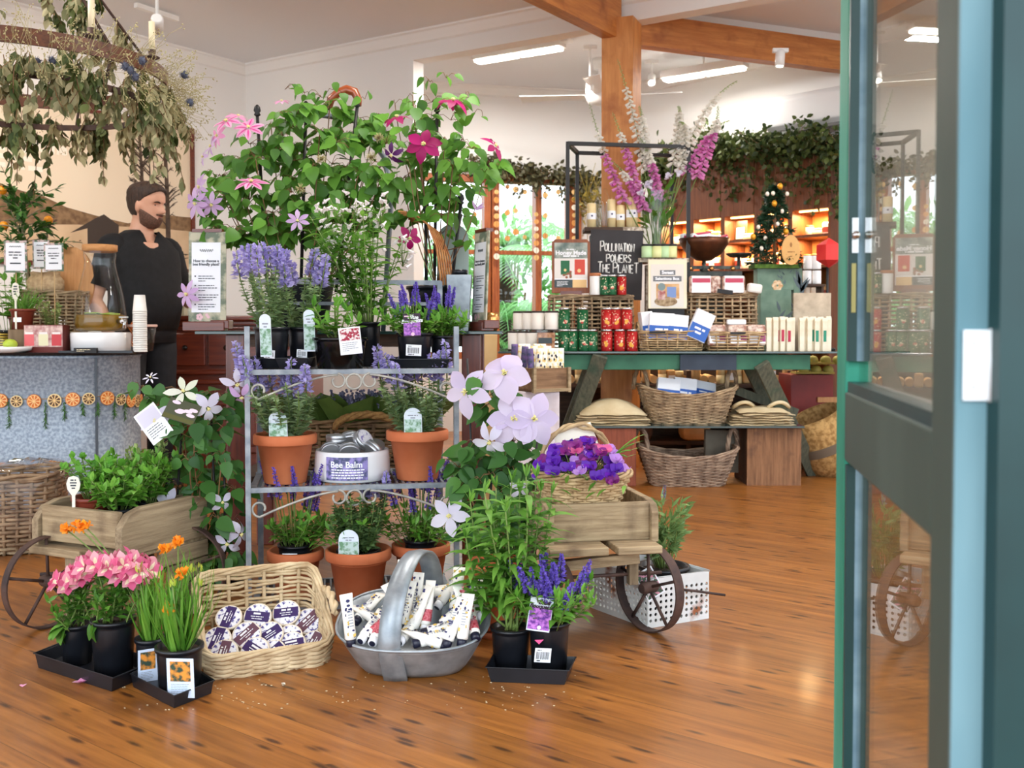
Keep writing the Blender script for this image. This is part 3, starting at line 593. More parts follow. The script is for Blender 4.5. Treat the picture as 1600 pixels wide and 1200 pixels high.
# ---------------------------------------------------------------- the man behind the counter
def person():
 px, Y = 224, 5.64; r = at(px, 600, Y); t = thing('person', 'man in black V-neck T-shirt and black trousers standing behind the tub counter', 'person', (r.x, r.y, 0), math.radians(-34), s=1.062)
 # head: rings of points, forward is +x
 H = [0, .012, .03, .045, .055, .065, .078, .092, .106, .12, .135, .155, .18, .205, .228, .242]; f = [.05, .068, .08, .083, .085, .082, .083, .085, .084, .083, .085, .09, .088, .075, .048, .015]
 b = [.0, .02, .045, .06, .068, .074, .084, .092, .098, .102, .105, .108, .104, .088, .058, .015]; wd = [.024, .04, .052, .058, .061, .064, .067, .07, .072, .074, .076, .078, .076, .066, .044, .014]
 hm = MB(); rings = []; n = 40; hp = V((.03, 0, 1.388)); HR = Matrix.Rotation(math.radians(22), 3, 'Z')@Matrix.Rotation(math.radians(7), 3, 'Y')
 def hpos(h, a, off=0):
  i = max(k for k in range(len(H)) if H[k] <= h+1e-9); i = min(i, len(H)-2); q = (h-H[i])/(H[i+1]-H[i]); L_ = lambda z: z[i]+(z[i+1]-z[i])*q
  c, s_ = math.cos(a), math.sin(a); fx = L_(f) if c > 0 else L_(b); x, y = fx*abs(c)**.9*(1 if c > 0 else -1), L_(wd)*abs(s_)**.9*(1 if s_ > 0 else -1)
  aa = math.atan2(s_, c); ns = math.exp(-(aa/.2)**2)
  nz = .030*math.exp(-((h-.094)/.014)**2)+.018*math.exp(-((h-.115)/.016)**2); x += nz*ns
  x += .007*math.exp(-((h-.056)/.006)**2)*math.exp(-(aa/.34)**2)+.006*math.exp(-((h-.068)/.005)**2)*math.exp(-(aa/.3)**2)-.004*math.exp(-((h-.062)/.003)**2)*math.exp(-(aa/.3)**2)
  e = math.exp(-((abs(aa)-.42)/.2)**2)*math.exp(-((h-.126)/.011)**2); x -= .012*e; x += .006*math.exp(-((h-.145)/.008)**2)*math.exp(-(aa/.7)**2)
  k = 1+off/.08; return hp+HR@V(((x+.0)*k, y*k, h-.02+off*.4*(1 if h > .15 else 0)))
 for h in [i*.242/36 for i in range(37)]: rings.append([hpos(h, 2*PI*j/n) for j in range(n)])
 hm.loft(rings)
 for s_ in (-1, 1):
  hm.ball(hp+HR@V((-.008, s_*.074, .088)), .03, 10, (.62, .3, 1.1))
 # torso, neck, limbs and fingers as closed tapering tubes, fused into one surface with the head
 bt = MB(); D = -.05
 bt.tube([(0, 0, .86), (-.01, 0, 1.0), (0, 0, 1.2), (0, 0, 1.29)], [.12, .125, .125, .09], 20); bt.tube([(-.01, 0, 1.24), (.0, 0, 1.36), (.03, 0, 1.44)], [.085, .062, .058], 18)
 bt.tube([(-.005, -.19, 1.26), (-.005, 0, 1.29), (-.005, .19, 1.26)], [.05, .075, .05], 14)
 def arm(s_, sh, el, wr, hd, curl, splay):
  sh, el, wr, hd = V(sh), V(el), V(wr), V(hd); bt.tube([sh, sh.lerp(el, .3), el, el.lerp(wr, .3), wr], [.055, .05, .04, .042, .026], 14)
  d = (hd-wr).normalized(); side = d.cross(V(splay)).normalized(); up = side.cross(d); bt.tube([wr, wr+d*.03], [.026, .028], 10)
  for q in range(4): o_ = side*(.026-.0175*q); bt.tube([wr+d*.01+o_*.6, wr+d*.085+o_], [.013, .0115], 8)
  for q in range(4):
   b0 = wr+d*.08+side*(.026-.0175*q); l = (.038, .043, .04, .032)[q]; d1 = (d-up*curl).normalized(); d2 = (d-up*curl*2.4).normalized(); bt.tube([b0, b0+d1*l, b0+d1*l+d2*l*.8], [.0095, .009, .0075], 8)
  t0 = wr+d*.03+side*.02; t1 = t0+(d*.7+side*.7).normalized()*.035; bt.tube([t0, t1, t1+(d-up*.4).normalized()*.03], [.012, .0105, .0085], 8)
 arm(-1, (-.01, -.185, 1.25), (-.05, -.25, .99), (.05, -.22, .78), (.1, -.16, .64), .25, (0, -1, .2))
 arm(1, (-.01, .185, 1.25), (.03, .245, 1.0), (.25, .2, .945), (.4, .17, .92), .35, (0, .5, 1))
 for s_ in (-1, 1):
  bt.tube([(0, s_*.095, .88), (.01, s_*.1, .48), (-.01, s_*.105, .07)], [.095, .06, .042], 16); bt.tube([(-.04, s_*.105, .04), (.1, s_*.115, .04)], [.035, .032], 10)
 full = bt; k = len(full.v); full.v += hm.v; full.f += [tuple(i+k for i in q) for q in hm.f]; full.m += [0]*len(hm.f); full.s += [True]*len(hm.f)
 SKIN = mat('skin', (214, 160, 132), (222, 172, 146), rough=.5, scale=9)
 body = full.build('skin', SKIN, t); rm = body.modifiers.new('r', 'REMESH'); rm.mode = 'VOXEL'; rm.voxel_size = .0055; rm.use_smooth_shade = True
 sm_ = body.modifiers.new('m', 'SMOOTH'); sm_.iterations = 3; sm_.factor = .4
 HAIR = mat('dark_hair', (38, 26, 20), (66, 46, 34), rough=.6, scale=90, stretch=(1, 1, .3), bump=.6); STUB = mat('stubble', (82, 58, 46), (112, 80, 64), rough=.7, scale=120)
 hr = MB(); hr.sm = True; rg = []
 for h in [.10+.142*i/16 for i in range(17)]: rg.append([(h, 2*PI*q/n) for q in range(n)])
 def hairpt(h, a):
  aa = math.atan2(math.sin(a), math.cos(a)); front = max(0, math.cos(aa)); lo = .1+.1*max(0, (math.cos(aa)+.12)/1.12)**.6 if math.cos(aa) > -.12 else .055
  h2 = lo+(.242-lo)*((h-.10)/.142); th = .004+.011*min(1, max(0, (h2-.16)/.06))*(1+.5*front)+U(-.0015, .0015)
  return hpos(min(h2, .2419), a, th if (h-.10) > .001 else -.004)
 hr.loft([[hairpt(h, a) for h, a in r_] for r_ in rg]); hr.build('hair', HAIR, t)
 bd = MB(); bd.sm = True; na = 30
 def bp(h, a):
  k = abs(a)/1.6; lo = .0; hi = .062 if abs(a) < .3 else .05+.05*max(0, (abs(a)-.3)/1.3); hh = lo+(hi-lo)*h; return hpos(hh, a, .0035)
 bd.loft([[bp(i/8, -1.55+3.1*q/na) for q in range(na+1)] for i in range(9)], cap=False, closed=False)
 bd.loft([[hpos(.071+.009*i, -.42+.84*q/12, .004) for q in range(13)] for i in range(2)], cap=False, closed=False); bd.build('beard', STUB, t, solid=.004)
 ey = MB(); br = MB()
 for s_ in (-1, 1):
  ey.mi = 0; c = hpos(.125, s_*.42); ey.ball(c-HR@V((.008, 0, 0)), .0115, 10); ey.mi = 1; ey.ball(c+HR@V((.001, 0, 0)), .0052, 8)
  br.tube([hpos(.138+.004*math.sin(q*.8), s_*(.22+.11*q), .003) for q in range(5)], [.003, .0042, .004, .0034, .002], 6)
 ey.build('eyes', [mat('eye_white', (232, 226, 220), rough=.2), mat('iris', (40, 30, 24), rough=.2)], t); br.build('eyebrows', HAIR, t)
 mo = MB(); mo.loft([[hpos(.057+.0065*i, -.24+.48*q/10, .0025 if i in (0, 2) else .0008) for q in range(11)] for i in range(3)], cap=False, closed=False); mo.build('lips', mat('lip', (188, 116, 104), rough=.45), t)
 # clothes
 BLK = mat('black_cotton', (17, 17, 19), (25, 25, 27), rough=.85, scale=30, bump=.15)
 def ringe(cx, cy, z, a, b_, n_=28, vn=0):
  out = []
  for q in range(n_):
   th = 2*PI*q/n_; c, s_ = math.cos(th), math.sin(th); zz = z-(vn*max(0, 1-abs(math.atan2(s_, c))/.55) if vn else 0)
   out.append((cx+a*abs(c)**.85*(1 if c > 0 else -1), cy+b_*abs(s_)**.85*(1 if s_ > 0 else -1), zz))
  return out
 ts = MB(); ts.sm = True
 ts.loft([ringe(.005, 0, .83, .14, .18), ringe(.02, 0, .92, .155, .188), ringe(.032, 0, 1.0, .162, .188), ringe(.025, 0, 1.07, .155, .188), ringe(.014, 0, 1.14, .145, .196), ringe(.008, 0, 1.2, .135, .205), ringe(0, 0, 1.25, .118, .208), ringe(-.008, 0, 1.295, .095, .18, vn=.035), ringe(-.006, 0, 1.328, .082, .125, vn=.075), ringe(.0, 0, 1.352, .076, .084, vn=.105)], cap=False)
 for s_ in (-1, 1):
  e_ = V((-.05, -.25, .99)) if s_ < 0 else V((.03, .245, 1.0)); a = V((-.01, s_*.125, 1.258)); d = (e_-a); pts = [a+V((0, 0, .0)), a.lerp(e_, .2)+V((0, s_*.022, .01)), a.lerp(e_, .45)+V((0, s_*.012, 0)), a.lerp(e_, .78)]
  ts.tube(pts, [.075, .083, .074, .067], 16, caps=False)
 for s_ in (-1, 1): ts.ball((-.012, s_*.16, 1.245), .086, 16)
 ts.build('t_shirt', BLK, t, solid=.005)
 tr = MB(); tr.sm = True
 tr.loft([ringe(0, 0, .93, .13, .172), ringe(0, 0, .84, .135, .182), ringe(-.005, 0, .76, .125, .185)], cap=True)
 for s_ in (-1, 1): tr.tube([(-.005, s_*.09, .82), (0, s_*.095, .7), (.015, s_*.1, .48), (-.005, s_*.105, .25), (-.01, s_*.108, .06)], [.1, .098, .076, .066, .07], 16)
 tr.build('trousers', mat('black_denim', (20, 21, 25), (28, 29, 34), rough=.8, scale=30), t)
 sh = MB()
 for s_ in (-1, 1): sh.loft([[(x+.04, s_*.112+y*.045, z) for x, y, z in ((-.1*k, -.8, z_), (-.1*k, .8, z_), (.0, 1*k, z_), (.1*k, .8*k, z_), (.14*k, 0, z_), (.1*k, -.8*k, z_), (0, -1*k, z_))] for k, z_ in ((1, 0), (1, .03), (.8, .075))])
 sh.build('shoes', BLACKI, t, bevel=.006)
 wa = MB(); w0 = V((.222, .207, .952)); d = V((.22, -.05, -.07)).normalized(); q = d.to_track_quat('Z', 'Y').to_matrix(); wa.lathe([(.034, -.011), (.036, -.008), (.036, .008), (.034, .011)], 16, q, w0, cap=False); wa.box(w0+V((0, .005, .036)), (.03, .03, .01), q); wa.build('wristwatch', BLACKP, t)
 return t
person()
# ---------------------------------------------------------------- galvanised tub counter and what stands on it
TB = thing('tub_counter', 'galvanised trough with a black top serving as the drinks counter', 'counter', (-2.173, 4.86, 0), math.radians(4)); TM = wm(TB); ZT = .772; RT = .26; YT = 4.86
def stad(z, r, l=1.15, n=20):
 r = r-.3+RT; pts = []
 for i in range(n+1):
  a = -PI/2+PI*i/n; pts.append(V((r*math.cos(a), RT+r*math.sin(a), z)))
 for i in range(n+1):
  a = PI/2+PI*i/n; pts.append(V((-l+r*math.cos(a), RT+r*math.sin(a), z)))
 return pts
SP = mat('zinc_spangle', (122, 134, 147), (158, 169, 180), rough=.5, metal=.35, scale=70, lo=.38, hi=.62, detail=2)
mb = MB(); mb.sm = True; mb.loft([stad(0, .315), stad(.014, .32), stad(.02, .3), stad(ZT-.03, .3), stad(ZT-.02, .308), stad(ZT-.012, .3)]); mb.build('trough', SP, TB)
mb = MB(); a_ = -PI/2+.5; mb.box((RT*math.cos(a_), RT+RT*math.sin(a_), .38), (.012, .008, .74), Matrix.Rotation(a_+PI/2, 3, 'Z')); mb.build('seam', mat('zinc_dark', (92, 100, 108), rough=.5, metal=.4), TB)
mb = MB(); mb.loft([stad(ZT-.012, .33), stad(ZT, .335)]); mb.build('black_top', mat('black_top', (22, 24, 27), rough=.25), TB)
def tp(px, dy=0., z=ZT): # point on the tub top under a pixel column at depth offset
 Y = YT+dy; p = at(px, 540, Y); return V((p.x, Y, z))
def slice_(r, dark):
 mb = MB(); M = face_m((0, 0, 0)); mb.prism([(r*math.cos(2*PI*i/20), r*math.sin(2*PI*i/20)) for i in range(20)], M, .004); mb.mi = 1; mb.disc(M, 0, 0, r*.9, .0043, 20); mb.mi = 2
 for k in range(9):
  a0, a1 = 2*PI*k/9+.09, 2*PI*(k+1)/9-.09; mb.flat(M, [(r*.14*math.cos((a0+a1)/2), r*.14*math.sin((a0+a1)/2)), (r*.8*math.cos(a0), r*.8*math.sin(a0)), (r*.84*math.cos((a0+a1)/2), r*.84*math.sin((a0+a1)/2)), (r*.8*math.cos(a1), r*.8*math.sin(a1))], .005)
 rind = mat('orange_rind', (206, 112, 40), rough=.6) if not dark else mat('lime_rind', (214, 200, 160), rough=.7)
 return mb, [rind, mat('pith', (240, 204, 140), rough=.7), mat('orange_flesh', (224, 124, 30), (196, 86, 18), rough=.4, scale=40) if not dark else mat('lime_flesh', (110, 74, 40), (70, 44, 28), rough=.5, scale=40)]
ords = ['first', 'second', 'third', 'fourth', 'fifth', 'sixth', 'seventh', 'eighth', 'ninth', 'tenth', 'eleventh', 'twelfth', 'thirteenth', 'fourteenth', 'fifteenth', 'sixteenth']
TI = TM.inverted(); sw = MB(); swp = []
def tubface(px, py, off=.004):
 """front of the tub (straight or curved part) under a pixel"""
 best = None
 for i in range(-200, 200):
  s_ = i*.005
  if s_ <= 0: l = V((s_*1.5, 0, 0)); nn = V((0, -1, 0))
  else:
   a = -PI/2+s_/RT
   if a > .1: break
   l = V((RT*math.cos(a), RT+RT*math.sin(a), 0)); nn = V((math.cos(a), math.sin(a), 0))
  w_ = TM@(l+nn*off); q = 800+F*w_.x/w_.y
  if best is None or abs(q-px) < best[0]: best = (abs(q-px), w_, TM.to_3x3()@nn)
 p, n_ = best[1], best[2]; return V((p.x, p.y, at(px, py, p.y).z)), n_
for i, (px, py, rpx, dk) in enumerate(((0, 626, 11, 0), (24, 627, 9.5, 1), (51, 627, 11, 0), (83, 626, 11, 1), (112, 624, 11, 0), (138, 623, 9.5, 1), (166, 622, 11, 0), (187, 624, 9.5, 1), (203, 626, 10.5, 0), (213, 626, 10, 1), (219.5, 626, 10.5, 0))):
 p, n_ = tubface(px, py, .006); mb, ms = slice_(rpx*p.y/F, dk); o = mb.build('citrus_slice', ms); o.location = p; o.rotation_euler = (0, 0, math.atan2(n_.y, n_.x)+PI/2)
 tag(o, '%s from the left of the dried citrus slices around the tub, %s' % (ords[i], 'dark brown' if dk else 'orange'), 'citrus slice', 'dried citrus slices strung around the tub'); swp.append(p+V((0, 0, .01)))
mb = MB(); mb.tube(swp, .002, 4); tag(mb.build('twine', mat('twine', (150, 120, 80), rough=.9)), 'thin twine holding the citrus slices around the tub', 'twine')
for i, (px, l) in enumerate(((11, 40), (69, 40), (100, 26), (129, 20), (152, 20), (178, 24), (194, 26))):
 p, n_ = tubface(px, 628, .008); mb = MB(); L_ = l*p.y/F
 mb.tube([p, p-ZU*L_], .0015, 4)
 for k in range(34):
  q = p-ZU*(L_*k/34); mb.leaf(q, rv()+V((0, 0, -1.2)), n_+rv(.6), .022, .004, 'lance', 0, .1, 3)
 tag(mb.build('rosemary_sprig', G_DARK), '%s green rosemary sprig from the left hanging between the citrus slices' % ords[i], 'herb sprig', 'rosemary sprigs on the tub')
# drink dispenser
st = bottle('cake_stand', 'round white ceramic stand under the glass drinks jar', 'stand', tp(158, .17), [(.13, 0), (.142, .006), (.145, .09), (.14, .098), (.0001, .098)], mat('white_ceramic', (240, 240, 240), rough=.15), n=36)
dz = ZT+.0985; q0 = tp(158, .17, dz); dd = thing('drink_dispenser', 'tall glass drinks jar with wooden lid, tap and yellow cordial', 'dispenser', q0)
k_ = (YT+.17)/F
def pz(py): return at(158, py, YT+.17).z-dz
out = [(.085, 0), (.12, .012), (.128, .04), (.126, .07), (pz(460)*0+.112, pz(465)), (.098, pz(445)), (.078, pz(420)), (.073, pz(408)), (.078, pz(400)), (.078, pz(392))]
mb = MB(); mb.lathe(out, 32, cap=False); mb.build('jar', CLGLASS, dd)
mb = MB(); mb.lathe([(.0001, .006), (.082, .006), (.115, .016), (.122, .04), (.12, .07), (.116, .088), (.0001, .088)], 32, cap=False); mb.build('cordial', mat('cordial', (168, 128, 40), rough=.1, trans=.55, ior=1.33), dd)
mb = MB(); mb.lathe([(.075, pz(394)), (.084, pz(392)), (.084, pz(383)), (.0001, pz(383))], 28); mb.build('lid', wood('cork_lid', (190, 130, 74), (214, 158, 98), rough=.6, ax=0), dd)
mb = MB()
for i in range(9):
 a = U(0, 6.3); r_ = U(.02, .09); mb.lathe([(.03, 0), (.03, .004)], 14, Matrix.Rotation(U(-.3, .3), 3, 'X'), (r_*math.cos(a), r_*math.sin(a), .082+U(0, .01)))
mb.build('lime_slices', mat('lime_green', (150, 172, 60), rough=.4), dd)
mb = MB(); d = V((.9, -.45, 0)).normalized(); mb.tube([d*.118+ZU*.055, d*.17+ZU*.055], .011, 10); mb.tube([d*.165+ZU*.06, d*.165+ZU*.02], .009, 10); mb.box(d*.16+ZU*.075, (.05, .012, .008), Matrix.Rotation(-.4, 3, 'Z')); mb.build('tap', STEELW, dd)
tr_ = thing('serving_tray', 'flat black tray under the cups and drinks jar', 'tray', tp(170, .17)); 
cups = thing('paper_cup', 'x', 'cup', tp(219, .12))
mb = MB(); mb.lathe([(.026, 0), (.026, .002), (.0335, .078), (.035, .078), (.035, .082), (.0325, .082), (.025, .004), (.0001, .004)], 22, cap=False); mb.build('wall', mat('paper_cup_white', (238, 236, 230), rough=.6), cups)
cups.rotation_euler = (PI, 0, 0); cups.location.z = ZT+.083
cups['label'] = 'lowest white paper cup of the tall inverted stack on the tub'; cups['group'] = 'stacked paper cups'
for i in range(1, 19):
 o = dup(cups, (cups.location.x+U(-.0006, .0006), cups.location.y, cups.location.z+i*.0112), label=('topmost white paper cup of the inverted stack' if i == 18 else '%s white paper cup from the bottom of the inverted stack' % (ords+['seventeenth', 'eighteenth'])[i]), group='stacked paper cups', rot=(PI, 0, 0))
bpy.data.objects.remove(tr_)
mb = MB(); p = tp(166, .1, ZT+.001); mb.box((p.x+.0, p.y-.12, ZT+.004), (.36, .02, .012)); tag(mb.build('tray_edge_strip', BLACKP), 'black strip at the tub edge in front of the drinks jar', 'strip')
t = thing('small_sign', 'little black menu block in front of the white stand', 'sign', tp(134, -.035)); mb = MB(); mb.box((0, 0, .012), (.11, .02, .024)); mb.build('block', BLACKI, t); mb = MB(); mb.lines(face_m((0, -.0105, 0)), -.04, .014, .08, 2, .007, .003); mb.build('print_lines', CREAM, t)
t = thing('clear_bucket', 'clear tub of dried orange slices behind the paper cups', 'tub', tp(217, .3)); mb = MB(); mb.lathe([(.07, 0), (.088, .13)], 24); mb.build('bucket', CLGLASS, t); mb = MB(); mb.lathe([(.09, .125), (.094, .132), (.09, .138)], 24, cap=False); mb.build('rim', mat('pink_rim', (226, 190, 176), rough=.4), t)
for i in range(12):
 a = U(0, 6.3); mb, ms = slice_(.034, 0); o = mb.build('orange_slice', ms, None); r_ = U(.0, .045); o.location = (t.location.x+r_*math.cos(a), t.location.y+r_*math.sin(a), ZT+.03+i*.011); o.rotation_euler = (U(-.9, .9), U(-.9, .9), U(0, 6)); tag(o, 'dried orange slice among those heaped in the clear tub', 'orange slice', 'orange slices heaped in the clear tub')
# herb pots and cards at the left
POTB = mat('brown_pot', (116, 48, 34), (132, 58, 40), rough=.4)
def pot(parent, r0, r1, h, mt, rim=.006, c=(0, 0, 0), name='pot', soil=True, lip=.012):
 c = V(c); mb = MB(); mb.lathe([(r0, 0), (r0+(r1-r0)*.86, h*.86), (r1, h-lip), (r1+rim, h-lip), (r1+rim, h), (r1-.003, h), (r1-.006, h-lip-.004), (.0001, h-lip-.004)], 28, c=c, cap=True); o = mb.build(name, mt, parent)
 if soil: s_ = MB(); s_.lathe([(.0001, h-lip*1.2), (r1-.007, h-lip*1.2+.0)], 20, c=c, cap=False); s_.build('soil', SOIL, parent)
 return o
def spoon(parent, p, h, s_=1., yaw=0):
 mb = MB(); M = face_m(p, yaw); mb.prism([(-.004, 0), (.004, 0), (.005, h*.6), (.016*s_, h*.72), (.019*s_, h*.84), (.013*s_, h*.97), (0, h), (-.013*s_, h*.97), (-.019*s_, h*.84), (-.016*s_, h*.72), (-.005, h*.6)], M, .002); o = mb.build('spoon_marker', mat('spoon_white', (236, 230, 214), rough=.6), parent)
 mb = MB(); mb.lines(M, -.011, h*.9, .022, 4, h*.055, h*.028, .0026, True); mb.build('print_lines', INK, o)
def herb(mb, c, n, h, spread, L, W, kind='oval', st=None, every=.16, lean=None, droop=.3, up=.35, r=.0018, top=1.):
 c = V(c)
 for i in range(n):
  a = U(0, 2*PI); rr = spread*math.sqrt(U(0, 1)); e = c+V((rr*math.cos(a), rr*math.sin(a), h*U(.65, 1)))+(V(lean) if lean else V((0, 0, 0)))
  b_ = c+V((rr*.25*math.cos(a), rr*.25*math.sin(a), 0)); pts = bez(b_, b_.lerp(e, .5)+V((0, 0, h*.12)), e, 6)
  if st is not None: st.tube(pts, r, 4)
  k = 0; tt = .25
  while tt < 1:
   p, d = sub_pt(pts, tt); aa = U(0, PI)+k*PI/2
   for s_ in (0, PI):
    dr_ = V((math.cos(aa+s_), math.sin(aa+s_), up)); f_ = (1-.4*tt)*U(.75, 1.15); mb.leaf(p, dr_, ZU+rv(.3), L*f_, W*f_, kind, U(0, droop), .15, 4)
   tt += every*U(.7, 1.2); k += 1
  for s_ in range(3): mb.leaf(e, rv(.6)+V((0, 0, .8)), rdir(), L*.7*top, W*.6*top, kind, .1, .2, 4)
def plant(name, label, cat, loc, fn, group=None, rz=0):
 t = thing(name, label, cat, loc, rz, group); fn(t); return t
def chives(t):
 pot(t, .042, .056, .1, POTB); mb = MB()
 for i in range(110):
  a = U(0, 6.3); b_ = V((U(-.035, .035), U(-.035, .035), .09)); mb.leaf(b_, V((math.cos(a)*.6, math.sin(a)*.6, U(.5, 1))), rdir(), U(.09, .17), .004, 'grass', U(.1, .7), .1, 5)
 mb.build('foliage', G_PEN, t); spoon(t, (-.005, -.057, .0), .23)
 m2 = MB(); m2.rect(face_m((0, -.0565, .045)), -.018, -.01, .022, .012, .001); m2.build('price_label', WHITEP, t)
plant('potted_chives', 'brown pot of fine grassy chives with oval spoon marker on the tub', 'potted herb', tp(36, .12, ZT+.115), chives)
mb = MB(); p = tp(30, .1); mb.tube([p, p+V((0, .0, .112))], [.052, .05], 14); tag(mb.build('log_slice', mat('bark', (96, 78, 60), (134, 112, 88), rough=.95, scale=18, stretch=(1, 1, .2), bump=.6)), 'short bark covered log under the chives pot', 'log')
def basil(t):
 pot(t, .05, .065, .11, BLACKP); mb = MB(); st_ = MB(); herb(mb, (0, 0, .1), 9, .34, .14, .075, .045, 'oval', st_, .14); mb.build('foliage', G_LITE, t); st_.build('stems', STEM, t)
plant('potted_basil', 'leafy bright green basil behind the chives on the tub', 'potted herb', tp(14, .34), basil)
def vari(t):
 pot(t, .036, .045, .08, BLACKP); mb = MB(); st_ = MB(); herb(mb, (0, 0, .07), 16, .15, .085, .03, .018, 'oval', st_, .13); mb.build('foliage', leafmat('variegated', (120, 156, 80), (222, 226, 160)), t); st_.build('stems', STEM, t)
plant('potted_oregano', 'small pale variegated herb beside the jar box on the tub', 'potted herb', tp(83, .25, ZT+.03), vari)
def orange_tree(t):
 pot(t, .09, .11, .18, POTB); tk = MB(); pts = bez((0, 0, .15), (-.02, 0, .45), (-.05, 0, .75), 8); tk.tube(pts, [.014-.001*i for i in range(9)], 7); mb = MB()
 for i in range(34):
  b_, _ = sub_pt(pts, U(.55, 1)); d = rdir(-.15, 1); e = b_+d*U(.1, .3); tk.tube([b_, b_.lerp(e, .5)+ZU*.02, e], [.004, .003, .0015], 4)
  for k in range(13):
   p = b_.lerp(e, U(.3, 1)); mb.leaf(p, d+rv(.9), ZU+rv(.5), U(.045, .07), U(.02, .03), 'oval', .25, .2, 4)
 tk.build('trunk', mat('grey_bark', (134, 124, 98), (168, 158, 128), rough=.9, scale=30), t); mb.build('foliage', G_DARK, t)
 for p in ((-.085, -.12, .83), (.05, .1, .7), (-.14, .0, .66)):
  o = MB(); o.ball(p, .024, 12); o.build('orange_fruit', mat('orange_fruit', (240, 150, 24), rough=.4), t)
plant('orange_tree', 'small orange tree with pale trunk at the left end of the tub', 'tree', tp(50, .42, ZT), orange_tree)
BORD = mat('floral_border', (206, 180, 176), (96, 120, 96), rough=.7, scale=45, lo=.45, hi=.55)
def care_card(label, px, py0, py1, w_px, dy, tilt=0, base=ZT):
 Y = YT+dy; k = Y/F; top, bot = at(px, py0, Y), at(px, py1, Y); w_ = w_px*k; h = top.z-bot.z; t = thing('care_card', label, 'card', (top.x, Y, base), 0, 'plant care cards on the tub')
 M = face_m((0, 0, bot.z-base), tilt)
 mb = MB(); mb.prism([(-w_/2, 0), (w_/2, 0), (w_/2, h), (-w_/2, h)], M, .003); mb.mi = 1; mb.rect(M, -w_*.42, h*.06, w_*.42, h*.93, .0036); mb.build('card', [BORD, WHITEP], t)
 mb = MB(); mb.lines(M, -w_*.3, h*.62, w_*.6, 3, h*.09, h*.035, .0042, True); mb.rect(M, -w_*.24, h*.27, w_*.24, h*.31, .0042)
 mb.tube([M@V((-w_*.25+i*w_*.05, h*.8+(h*.03 if i % 2 else 0), .004)) for i in range(11)], .0016, 4); mb.build('print_lines', INK, t)
 mb = MB(); mb.tube([(0, .002, 0), (0, .002, bot.z-base+.01)], .003, 5); mb.build('stake', mat('stake_wood', (196, 164, 120), rough=.8), t)
care_card('white care card with floral edge in front of the orange tree trunk', 24, 376, 426, 34, .2, .1); care_card('white care card with floral edge nearest the drinks jar', 84, 380, 424, 32, .22, -.1); care_card('plain white card half hidden behind the orange tree trunk', 64, 375, 420, 26, .36)
bk = thing('wicker_hamper', 'grey wicker hamper standing behind the drinks jar on the tub', 'basket', tp(88, .42), math.radians(4)); wicker(bk, .14, .09, .155, .1, .3, 17, 20, .0055, WICKD, rim=2)
def blob_bag(label, loc, w_, h, mt):
 t = thing('hessian_bag', label, 'bag', loc); mb = MB(); mb.sm = True; rg = []
 for z, f_ in ((0, .9), (.25, 1), (.6, .97), (.85, .75), (1, .8)): rg.append([(w_*f_*math.cos(2*PI*i/20)*(1+U(-.04, .04)), w_*.6*f_*math.sin(2*PI*i/20), h*z+U(-.004, .004)) for i in range(20)])
 mb.loft(rg); mb.build('sack', mt, t); return t
blob_bag('tan hessian bag slumped on top of the grey wicker hamper', tp(72, .42, ZT+.305), .1, .11, mat('hessian', (170, 140, 104), (200, 172, 134), rough=.95, scale=50))
t = thing('serving_board', 'round tan wooden serving board leaning behind the drinks jar', 'board', tp(113, .56, ZT)); mb = MB(); M = face_m((0, 0, .36), 0, .08); mb.prism([(.13*math.cos(2*PI*i/28), .2*math.sin(2*PI*i/28)) for i in range(28)], M, .018); mb.box((0, .0, .08), (.06, .018, .17)); mb.build('board', wood('tan_board', (186, 128, 76), (212, 156, 100), rough=.6, ax=2), t)
t = thing('jar_gift_box', 'printed box with red and cream jars on its front', 'box', tp(68, .06)); w_, h = .19, .135; mb = MB(); mb.box((0, .04, h/2), (w_, .08, h)); mb.build('carton', mat('carton_red', (110, 46, 40), rough=.6), t)
mb = MB(); M = face_m((0, -.0002, 0)); mb.rect(M, -w_/2, h*.2, w_/2, h*.98, .0006); mb.mi = 1
for i, x in enumerate((-.07, 0, .065)):
 mb.mi = 1+i; mb.rect(M, x-.024, h*.24, x+.024, h*.66, .001); mb.mi = 4; mb.rect(M, x-.02, h*.66, x+.02, h*.74, .0012)
mb.build('printed_front', [mat('jar_photo', (226, 200, 190), (170, 110, 110), rough=.6, scale=40), mat('pr1', (222, 100, 104), rough=.5), mat('pr2', (232, 224, 184), rough=.5), mat('pr3', (204, 64, 70), rough=.5), mat('pr4', (240, 230, 224), rough=.5)], t)
pl = bottle('plate', 'white plate with lime wedges at the left end of the tub', 'plate', tp(12, .0), [(.07, 0), (.105, .012), (.11, .03), (.104, .03), (.095, .014), (.0001, .01)], mat('white_ceramic'), n=28)
mb = MB(); p = tp(16, -.0, ZT+.04); mb.ball(p, .034, 12, (1, 1, .8)); tag(mb.build('lime_half', mat('lime_skin', (170, 190, 60), rough=.4)), 'pale green lime half lying on the white plate', 'lime')
t = bottle('fruit_jar', 'glass jar of yellow fruit slices at the far left edge', 'jar', tp(4, .12), [(.04, 0), (.045, .02), (.042, .08), (.03, .105), (.03, .12)], CLGLASS); mb = MB()
for i in range(7): mb.lathe([(.036, i*.013+.006), (.036, i*.013+.014)], 14)
mb.build('fruit_slices', mat('yellow_fruit', (206, 176, 60), (170, 140, 40), rough=.4, scale=30), t)
